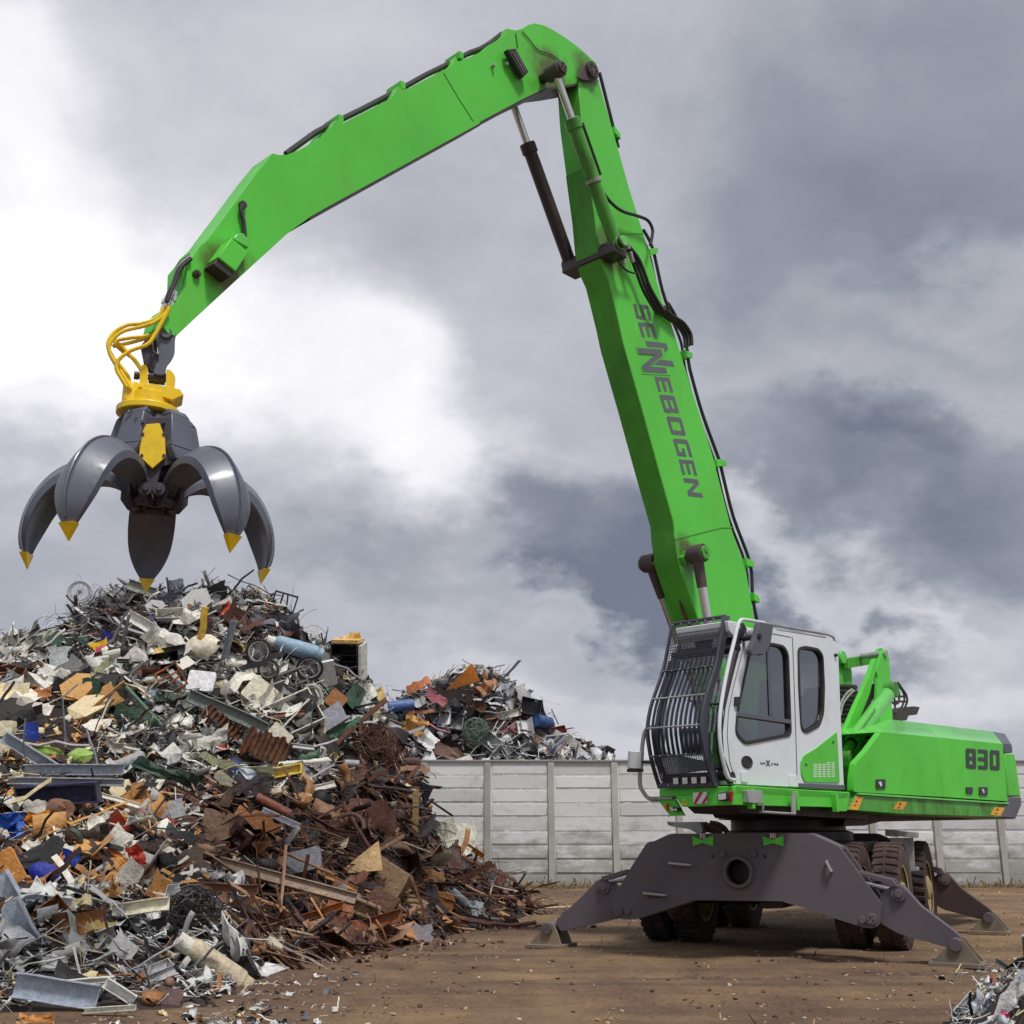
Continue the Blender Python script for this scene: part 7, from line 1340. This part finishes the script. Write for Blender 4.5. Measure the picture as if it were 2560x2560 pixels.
 ('slab', ZE, 1130, 1120, 360, 170, -14, 35, 0, (140, 142, 150), .0, 'tv_screen', 'television', 'grey television screen', 'lying in the rusty scrap', .4),
 ('ibeam', ZE, 900, 1285, 1520, 85, 15, 35, 0, (165, 142, 122), .35, 'steel_girder', 'girder', 'very long pale rusty girder', 'across the foot of the rusty heap', .55),
 ('tri', ZE, 1680, 1090, 430, 260, 0, 25, 0, (244, 205, 150), .05, 'lamp_shade', 'panel', 'pale orange tent-shaped panel', 'right of the grey television screen', .45),
 ('block', ZG, 395, 980, 240, 240, 28, 15, -15, (150, 122, 92), .2, 'motor_block', 'motor', 'square brown ribbed motor', 'in the right of the rusty scrap', .5),
 ('block', ZG, 345, 1130, 220, 140, 28, 15, -15, (120, 84, 66), .3, 'motor_stand', 'motor', 'darker motor block', 'under the square ribbed motor', .42),
 ('crate', ZG, 210, 1200, 240, 110, 18, 10, 0, (160, 132, 104), .15, 'hollow_block', 'block', 'tan hollow block', 'left of the darker motor block', .4),
 ('channel', ZG, 300, 1310, 420, 90, -17, 25, 0, (150, 88, 48), .45, 'rusty_channel', 'metal section', 'orange rusty channel', 'at the foot of the heap under the motor', .4),
 ('strip', ZG, 60, 1330, 330, 80, 15, 25, 0, (140, 78, 46), .45, 'rusty_strip', 'metal strip', 'brown rusty strip', 'left of the orange rusty channel', .35),
 ('wireball', ZF, 1330, 480, 400, 330, 0, 0, 0, (72, 68, 68), .0, 'wire_bale', 'wire bundle', 'round ball of dark wire', 'in front of the rusty heap', .3),
 ('slab', ZG, 605, 530, 50, 560, 1, 5, 0, (205, 165, 120), .0, 'upright_plank', 'plank', 'upright pale wood plank', 'standing before the white torn tank shell', .9),
 ('curl', ZG, 810, 610, 520, 270, 8, 5, 0, (225, 222, 205), .22, 'tank_shell', 'shell', 'white torn tank shell', 'streaked with rust at the heap end', .2),
 ('channel', ZG, 1075, 725, 190, 36, 33, 20, 0, (195, 135, 55), .2, 'orange_bar', 'bar', 'short orange bar', 'pointing at the wall from the heap', .2),
 ('rim', ZG, 480, 850, 270, 270, 20, 55, 0, (96, 62, 58), .4, 'wheel_rim', 'wheel rim', 'rusty brown wheel rim', 'left of the upright pale plank', .35),
 ('tri', ZG, 650, 260, 190, 170, -60, 10, 0, (90, 96, 112), .0, 'pointed_sheet', 'metal sheet', 'dark pointed sheet', 'above the upright pale plank', .3),
 ('sheet', ZG, 250, 470, 420, 200, 8, 20, 0, (118, 80, 62), .3, 'brown_sheet', 'metal sheet', 'broad brown sheet', 'left of the upright pale plank', .3),
 ('pipe', ZG, 130, 540, 420, 36, 58, 0, 0, (125, 82, 66), .3, 'thin_pipe', 'pipe', 'thin rusty pipe', 'leaning left of the broad brown sheet', .5),
 ('tube', ZG, 1170, 1310, 820, 34, 6, 0, 0, (118, 72, 62), .4, 'rusty_bar', 'bar', 'long low rusty bar', 'lying on the ground at the heap toe', .3),
 ('sheet', ZG, 810, 1140, 210, 130, 15, 30, 0, (205, 128, 55), .1, 'orange_plate', 'plate', 'bright orange-rust plate', 'at the foot right of the motor', .3),
 ('sheet', ZG, 600, 1160, 200, 110, 25, 30, 0, (150, 125, 78), .1, 'olive_plate', 'plate', 'olive plate', 'between the motor and the orange-rust plate', .3),
 ('can', ZG, 960, 1110, 170, 70, 42, 0, 0, (176, 182, 190), .0, 'grey_canister', 'canister', 'grey canister', 'right of the bright orange-rust plate', .3),
 ('crumple', ZG, 1080, 1200, 150, 100, -10, 40, 0, (205, 212, 214), .0, 'white_cloth', 'cloth', 'white cloth', 'on the ground at the heap toe', .2),
 ('hull', ZG, 1320, 1275, 290, 90, 12, 50, 0, (200, 150, 95), .0, 'tan_roll', 'roll', 'tan striped roll', 'on the ground near the stabilizer foot', .1),
 ('sheet', ZG, 610, 1400, 260, 90, 3, 60, 0, (120, 112, 118), .05, 'flat_sheet', 'metal sheet', 'flat grey sheet', 'lying on the ground before the heap', .1),
 ('pipe', ZG, 815, 965, 65, 30, 8, 0, 0, (240, 210, 40), .0, 'yellow_sleeve', 'sleeve', 'small yellow sleeve', 'right of the rusty brown wheel rim', .35),
 ('trough', ZF, 170, 610, 430, 130, 62, 10, 0, (190, 200, 212), .0, 'air_duct', 'duct', 'large silver duct', 'at the lower left of the heap', .4),
 ('trough', ZF, 60, 390, 330, 170, 60, 10, 0, (180, 190, 202), .0, 'air_duct', 'duct', 'upper silver duct end', 'at the left edge of the heap', .35),
 ('channel', ZF, 390, 1040, 580, 150, 9, 20, 0, (176, 186, 200), .0, 'silver_channel', 'metal section', 'broad silver channel', 'lying at the bottom left of the heap', .5),
 ('can', ZF, 470, 770, 210, 80, -20, 0, 0, (222, 222, 205), .0, 'labelled_can', 'can', 'pale can with red label', 'right of the large silver duct', .4),
 ('strip', ZF, 510, 435, 270, 60, -11, 25, 0, (240, 225, 170), .0, 'cream_strip', 'strip', 'cream strip', 'above the pale labelled can', .35),
 ('trough', ZF, 970, 465, 400, 80, -8, 25, 0, (240, 235, 208), .02, 'cream_trough', 'trough', 'cream trough', 'left of the ball of dark wire', .45),
 ('cylinder', ZF, 1490, 865, 480, 165, 39, 0, 8, (205, 190, 160), .32, 'water_heater', 'water heater', 'stained cream water heater', 'lying at the foot of the heap', .5),
 ('plate', ZF, 850, 745, 180, 110, 38, 25, 0, (244, 242, 238), .0, 'white_plate', 'plate', 'clean white plate', 'in the middle of the lower left scrap', .35),
 ('strip', ZF, 650, 595, 300, 60, 6, 25, 0, (220, 190, 110), .0, 'yellow_strip', 'strip', 'mustard yellow strip', 'below the cream trough', .35),
 ('channel', ZF, 610, 970, 370, 36, -5, 10, 0, (236, 236, 226), .0, 'white_bar', 'bar', 'white bar', 'above the broad silver channel', .45),
 ('channel', ZF, 830, 1040, 240, 62, 33, 20, 0, (232, 232, 226), .0, 'white_bar', 'bar', 'short white bar', 'right end of the broad silver channel', .4),
 ('pole', ZF, 760, 640, 400, 20, 78, 0, 0, (110, 80, 70), .3, 'rusty_stake', 'stake', 'thin rusty stake', 'standing left of the clean white plate', .6),
 ('pole', ZF, 1060, 800, 480, 14, -28, 0, 0, (225, 225, 225), .0, 'white_rod', 'rod', 'long white rod', 'left of the stained water heater', .6),
 ('sheet', ZF, 1170, 1085, 190, 90, 4, 45, 0, (96, 70, 66), .2, 'brown_flap', 'metal sheet', 'flat brown plate', 'on the ground below the water heater', .2),
 ('curl', ZF, 260, 1240, 240, 60, -2, 30, 0, (200, 135, 65), .1, 'orange_bark', 'wood', 'orange wood piece', 'at the bottom edge of the picture', .3),
 ('ball', ZF, 1170, 985, 70, 70, 0, 0, 0, (150, 110, 90), .1, 'brown_knob', 'knob', 'small brown ball', 'left of the stained water heater', .35),
 ('channel', ZF, 290, 400, 420, 46, 8, 20, 0, (205, 212, 222), .0, 'silver_bar', 'bar', 'silver bar', 'left of the cream strip', .35),
 ('channel', ZF, 760, 1165, 360, 34, -4, 20, 0, (238, 238, 222), .0, 'cream_bar', 'bar', 'cream bar', 'on the ground under the broad silver channel', .3),
 ('channel', ZE, 430, 1375, 600, 75, 3, 20, 0, (132, 86, 62), .35, 'brown_profile', 'beam', 'flat brown beam', 'left end under the very long girder', .45),
 ('pole', ZE, 1060, 1430, 620, 30, 1, 0, 0, (196, 158, 122), .15, 'pale_bar', 'bar', 'level pale tan bar', 'under the middle of the very long girder', .45),
 ('tube', ZE, 860, 1530, 400, 40, 22, 0, 0, (168, 118, 70), .25, 'ochre_pipe', 'pipe', 'ochre pipe', 'sloping below the level pale tan bar', .5),
 ('tube', ZE, 695, 1390, 230, 40, 88, 0, 0, (150, 98, 72), .3, 'upright_pipe', 'pipe', 'short upright brown pipe', 'before the flat brown beam', .6),
 ('channel', ZE, 780, 1660, 460, 60, 14, 20, 0, (126, 82, 62), .35, 'dark_channel', 'metal section', 'dark brown section', 'lowest in the rusty scrap', .4),
 ('channel', ZE, 1290, 1610, 500, 60, -19, 20, 0, (176, 112, 58), .3, 'ochre_channel', 'metal section', 'ochre brown section', 'rising to the right end of the girder', .5),
 ('strip', ZE, 380, 1480, 640, 44, 4, 30, 0, (120, 74, 54), .35, 'flat_bar', 'bar', 'long thin brown bar', 'just under the flat brown beam', .45),
 ('crumple', ZE, 570, 960, 320, 260, 40, 5, 0, (70, 32, 34), .2, 'maroon_sheet', 'metal sheet', 'dark maroon sheet', 'behind the big mottled brown plate', .3),
 ('sheet', ZE, 1720, 690, 420, 230, 6, 20, 0, (128, 82, 68), .3, 'brown_sheet', 'metal sheet', 'wide brown plate', 'right of the round black ball', .35),
 ('arc', ZE, 1560, 830, 300, 16, -15, 40, 0, (112, 84, 76), .2, 'hoop', 'hoop', 'brown metal hoop', 'under the wide brown plate', .5),
 ('strip', ZE, 1500, 1330, 500, 60, -25, 30, 0, (138, 92, 74), .3, 'brown_strip', 'metal strip', 'brown slanting strip', 'just above the right end of the girder', .35),
 ('pole', ZE, 1620, 760, 420, 26, 62, 0, 0, (150, 108, 82), .2, 'brown_rod', 'rod', 'leaning brown rod', 'pointing at the pale orange tent shape', .6),
 ('tube', ZG, 900, 1270, 640, 26, 9, 0, 0, (104, 62, 54), .35, 'rusty_bar', 'bar', 'second low rusty bar', 'just above the long low rusty bar', .3),
 ('sheet', ZE, 1480, 1560, 260, 110, 10, 35, 0, (160, 96, 52), .3, 'orange_plate', 'plate', 'small orange-brown plate', 'under the hollow tan block', .4),
 ('sheet', ZB, 620, 1560, 120, 60, 20, 20, 0, (60, 92, 70), .05, 'green_sheet', 'metal sheet', 'small green scrap', 'above the long weathered plank', .3),
 ('sheet', ZD, 1500, 870, 700, 120, 18, 15, 0, (44, 72, 56), .1, 'green_tarpaulin', 'tarpaulin', 'dark green tarpaulin', 'hanging right of the grey steel beams', .3),
 ('sheet', ZD, 1250, 330, 380, 150, 12, 15, 0, (48, 76, 58), .1, 'green_tarpaulin', 'tarpaulin', 'dark green sheet', 'behind the long green pole', .15),
 ('tri', ZC, 740, 265, 260, 150, -12, 10, 0, (215, 130, 55), .15, 'orange_sheet', 'metal sheet', 'large orange pointed sheet', 'crowning the far heap', .9),
 ('barrel', ZC, 300, 480, 180, 80, -4, 0, 15, (80, 108, 165), .0, 'blue_barrel', 'barrel', 'blue barrel', 'lying on the left of the far heap', .5),
 ('barrel', ZC, 1340, 598, 110, 90, 20, 0, 35, (52, 84, 135), .0, 'blue_drum', 'drum', 'round blue drum', 'on the right of the far heap', .4),
 ('sheet', ZC, 1190, 405, 150, 75, 75, 5, 0, (242, 240, 235), .0, 'white_sheet', 'metal sheet', 'upright white sheet', 'on the upper right of the far heap', .3),
 ('sheet', ZC, 560, 420, 170, 70, 32, 20, 0, (180, 105, 112), .0, 'pink_sheeting', 'panel', 'pink panel', 'near the top of the far heap', .5),
 ('crate', ZC, 1250, 490, 150, 110, 10, 20, 0, (58, 56, 66), .0, 'black_tub', 'tub', 'black tub', 'beside the upright white sheet', .4),
 ('crumple', ZC, 405, 620, 170, 120, 30, 15, 0, (195, 145, 80), .1, 'tan_sheet', 'metal sheet', 'bent tan sheet', 'on the left of the far heap', .5),
 ('wireball', ZC, 850, 665, 210, 200, 0, 0, 0, (110, 132, 122), .0, 'netting', 'netting', 'green-grey netting', 'in the middle of the far heap', .5),
 ('crate', ZC, 1455, 665, 110, 60, -10, 20, 0, (150, 66, 55), .1, 'red_box', 'box', 'small red box', 'on the right slope of the far heap', .3),
 ('cone', ZC, 505, 835, 130, 110, 0, 0, 0, (232, 232, 232), .0, 'white_cone', 'cone', 'white cone', 'just above the wall at the far heap', .6),
 ('sheet', ZC, 650, 820, 230, 80, 24, 20, 0, (130, 100, 88), .2, 'brown_mesh', 'mesh', 'brown mesh panel', 'right of the white cone', .5),
 ('strip', ZC, 1590, 790, 230, 60, 52, 10, 0, (225, 225, 220), .0, 'pale_strip', 'strip', 'pale strip', 'on the lower right of the far heap', .4),
 ('strip', ZC, 430, 330, 200, 50, -25, 20, 0, (215, 130, 80), .1, 'orange_strip', 'strip', 'orange strip', 'left of the far heap top', .3),
 ('sheet', ZH, 1620, 1080, 1000, 230, -55, 20, 0, (226, 226, 222), .0, 'white_board', 'board', 'long white board', 'on the small heap in the lower right corner', .2),
 ('arc', ZH, 740, 1010, 330, 22, -40, 0, 0, (70, 90, 165), .0, 'blue_ring', 'ring', 'dark blue ring', 'at the left of the small corner heap', .15),
 ('sheet', ZH, 1010, 840, 150, 90, -60, 10, 0, (140, 170, 200), .0, 'blue_flap', 'plastic piece', 'pale blue flap', 'above the dark blue ring', .15),
 ('curl', ZH, 1130, 930, 300, 150, -25, 10, 0, (205, 210, 175), .0, 'cream_flap', 'plastic piece', 'cream curled piece', 'right of the pale blue flap', .15),
 ('channel', ZH, 1620, 450, 560, 70, 35, 15, 0, (150, 168, 165), .0, 'glass_strip', 'strip', 'greenish glassy strip', 'at the back of the small corner heap', .1),
 ('channel', ZH, 760, 1120, 620, 60, -48, 15, 0, (238, 238, 236), .0, 'white_strip', 'strip', 'front white strip', 'at the left edge of the small corner heap', .2),
 ('sheet', ZH, 1700, 720, 260, 70, 68, 10, 0, (230, 232, 238), .0, 'white_tag', 'strip', 'upright white strip', 'above the long white board', .15),
 ('sheet', ZH, 1020, 1230, 360, 110, -28, 20, 0, (200, 208, 216), .0, 'silver_foil', 'foil', 'silver foil', 'between the white strip and the board', .15),
 ('crumple', ZH, 1600, 1310, 170, 60, 35, 20, 0, (225, 60, 120), .0, 'pink_string', 'cord', 'small pink piece', 'on the long white board', .3),
]
KIND['can'] = lambda L, W, s: K_barrel(L, W, s)
for i, h_ in enumerate(HEROES): hero(*h_, seed=i + 3) if len(h_) > 15 else hero(*h_, seed=i + 3)
big_hero_n = len(LAND)

# pieces that show singly between the landmarks
NOUN = {'sheet': ('torn', 'metal sheet', 'sheet_piece'), 'crumple': ('crumpled', 'metal sheet', 'crumpled_piece'), 'strip': ('bent', 'strip', 'bent_strip'), 'angle': ('straight', 'angle bar', 'angle_bar'), 'channel': ('open', 'channel', 'open_channel'), 'tube': ('thin', 'tube', 'thin_tube'), 'box': ('crushed', 'box', 'crushed_box'), 'can': ('dented', 'can', 'dented_can'), 'fold': ('folded', 'panel', 'folded_panel'), 'chunk': ('broken', 'lump', 'broken_lump')}
def colname(c, ru):
    r, g, b = c; mx_, mn = max(c), min(c)
    if ru >= .45: return 'rusty'
    if mx_ - mn < 28: return 'white' if mx_ > 215 else 'pale grey' if mx_ > 165 else 'grey' if mx_ > 85 else 'black'
    if b == mx_: return 'blue'
    if g == mx_: return 'green'
    if r > 200 and g > 190: return 'cream'
    if r > 200 and g > 120: return 'orange'
    if r > 150 and g < 90: return 'red'
    return 'tan' if r > 150 else 'brown'
PALN = {k: [(tuple(round(255 * (1.055 * c ** (1 / 2.4) - .055 if c > .0031 else 12.92 * c)) for c in p[0]), p[1], p[2]) for p in v] for k, v in PAL.items()}
AMESH = {}
def amesh(sh, i):
    if (sh, i) not in AMESH:
        v, f = TEMPL[sh][i]; AMESH[sh, i] = B_(v, f).mesh(NOUN[sh][2], scrap_o, 30)
    return AMESH[sh, i]
used = set(); AP = []
def individuals(heap, count, box, zf, smin, smax, heapname):
    n_ = 0; tries = 0
    while n_ < count and tries < count * 60:
        tries += 1; dx, dy = rng.uniform(box[0], box[2]), rng.uniform(box[1], box[3]); s_ = 2560 / 1932; p = heap.cast(dx * s_, dy * s_)
        if p is None: continue
        if heap is far and p.z < 2.8: continue
        if heap is big and p.z < .45: continue
        if min([math.hypot(dx - a, dy - b) - c_ for a, b, c_ in HP]) < 12 or (AP and min(math.hypot(dx - a, dy - b) for a, b in AP) < 17): continue
        Zn = zf(dx, dy); shs = [q for q in SHP[Zn] if q[0] in NOUN]; sh = pick(shs)[0]; col, ru, _ = pick(PALN[Zn]); s = rng.uniform(smin, smax) * (.7 + p.y / 40)
        if sh in ('tube', 'strip', 'angle', 'channel'): s *= 1.5
        size = s * F / p.y * .755; cn = colname(col, ru); ad, nn, nm = NOUN[sh]
        mine = sorted([l for l in LAND if l[3] is heap], key=lambda l: math.hypot(l[1] - dx, l[2] - dy))[:7]; label = None
        for l in mine:
            ex, ey = dx - l[1], dy - l[2]; rel = ('right of' if ex > 0 else 'left of') if abs(ex) > 1.6 * abs(ey) else ('below' if ey > 0 else 'above') if abs(ey) > 1.6 * abs(ex) else ('below and right of' if ex > 0 and ey > 0 else 'below and left of' if ey > 0 else 'above and right of' if ex > 0 else 'above and left of')
            cand = f'{ad} {cn} {nn} {rel} the {l[0]}'
            if cand not in used and len(cand.split()) <= 16: label = cand; break
        if label is None: continue
        used.add(label); nrm = heap.normal(p.x, p.y); d = p - Vector((0, 0, CH)); pos = Vector((0, 0, CH)) + d * (1 - .22 / d.length)
        o = bpy.data.objects.new(nm, amesh(sh, int(rng.integers(len(TEMPL[sh]))))); C.objects.link(o)
        o.matrix_world = Matrix.Translation(pos) @ orient((nrm + Vector((0, -1, .3))), (1, 0, rng.normal(0, .6)), .3) @ Matrix.Diagonal((s, s, s, 1)); paint(o, col, ru)
        o['label'] = label; o['category'] = nn; o['group'] = 'loose pieces of scrap on the ' + heapname; AP.append((dx, dy)); n_ += 1
individuals(big, 255, (0, 1110, 1040, 1925), zone, .16, .50, 'big left heap')
individuals(big, 34, (0, 1200, 560, 1720), zone, .42, .70, 'big left heap')
individuals(far, 34, (735, 1270, 1130, 1430), lambda a, b: 'far', .22, .5, 'far heap behind the wall')
individuals(near, 22, (1800, 1830, 1931, 1930), lambda a, b: 'nearw', .09, .2, 'small corner heap')
R0 = np.array([r for r in RECTS]); RECT = R0
litter(big, 34000, 'loose_scrap', zone, .06, .44, .02, 21.5)
litter(far, 9000, 'loose_scrap', lambda a, b: 'far', .16, .8, 1.2, 40.5)
litter(near, 3800, 'loose_scrap', lambda a, b: 'nearw', .03, .17)
# a fringe of wire standing up on the ridge
Bf = Batch()
for i in range(420):
    dx = rng.uniform(105, 400) if i < 300 else rng.uniform(-20, 700); q = None
    r_ = sorted(ridge, key=lambda p: abs(p[0] - dx))[0]; p = Vector(pt(dx, r_[1] + rng.uniform(-22, 25), r_[2])); z = big.h(p.x, p.y)
    s = rng.uniform(.12, .5); T = TEMPL['wire'][int(rng.integers(12))] if rng.random() < .75 else TEMPL['strip'][int(rng.integers(10))]
    col, ru, _ = pick(PAL['wires']); Bf.add(T, Matrix.Translation((p.x, p.y, z + .08)) @ orient((0, -1, .2), (rng.normal(0, 1), 0, rng.uniform(.1, 1.4)), .5) @ Matrix.Diagonal((s, s, s, 1)), col, ru)
Bf.build('tangled_wire', scrap_a)
# pebbles, chips and dry stalks on the ground
Bg = Batch(); chip = [T_chunk(90 + i) for i in range(6)]
for i in range(3600):
    y = 7.3 + 20 * rng.random() ** 1.7; x = rng.uniform(-.62, .62) * y * 1.0 + 0; 
    if big.h(x, y) > .02 or near.h(x, y) > .03: continue
    s = rng.uniform(.008, .03) * (1 + y / 25); t = rng.random(); T = chip[i % 6] if t < .72 else TEMPL['strip'][i % 10]
    if t >= .72: s *= 2.2
    col = [L_(185, 155, 115), L_(125, 96, 70), L_(205, 190, 165), L_(85, 62, 48)][int(rng.choice(4, p=[.34, .32, .12, .22]))]
    Bg.add(T, Matrix.Translation((x, y, ground_z(x, y) + s * .12)) @ orient((0, 0, 1), None, .25) @ Matrix.Diagonal((s, s, s, 1)), col, .0)
dens = [pt0(*p) for p in base]
for i in range(1500):                               # debris spilling over the toe of the heap and by the right-hand foot
    if i < 1250: a = dens[int(rng.integers(len(dens)))]; sp_ = abs(rng.normal(0, .22)); x, y = a[0] + rng.normal(0, .35) + sp_ * .6, a[1] + rng.normal(0, .35) - sp_ * .5; zn = 'rust' if y > 11 else 'white'
    else: x, y = rng.normal(4.5, .5), rng.normal(10.6, .5); zn = 'white'
    if near.h(x, y) > .03: continue
    s = rng.uniform(.02, .10); sh = pick(SHP[zn])[0]; col, ru, _ = pick(PAL[zn]); Bg.add(TEMPL[sh][int(rng.integers(len(TEMPL[sh])))], Matrix.Translation((x, y, max(ground_z(x, y), big.h(x, y)) + .012)) @ orient((0, 0, 1), None, .15) @ Matrix.Diagonal((s, s, s, 1)), col, ru)
Bg.build('gravel', scrap_a)
Bw = Batch()
for i in range(3800):                               # dry weeds and leaves along the foot of the wall
    x = rng.uniform(-9, 17); y = WY - .12 - abs(rng.normal(0, .38)); s = rng.uniform(.05, .22); col = [L_(95, 80, 40), L_(130, 105, 60), L_(60, 55, 30), L_(150, 120, 75)][int(rng.integers(4))]
    Bw.add(TEMPL['strip'][i % 10], Matrix.Translation((x, y, .02 + s * .2 * rng.random())) @ orient((0, -.6, 1), (rng.normal(0, 1), rng.normal(0, .5), abs(rng.normal(0, .7))), .3) @ Matrix.Diagonal((s, s, s, 1)), col, 0)
Bw.build('weeds', scrap_a)
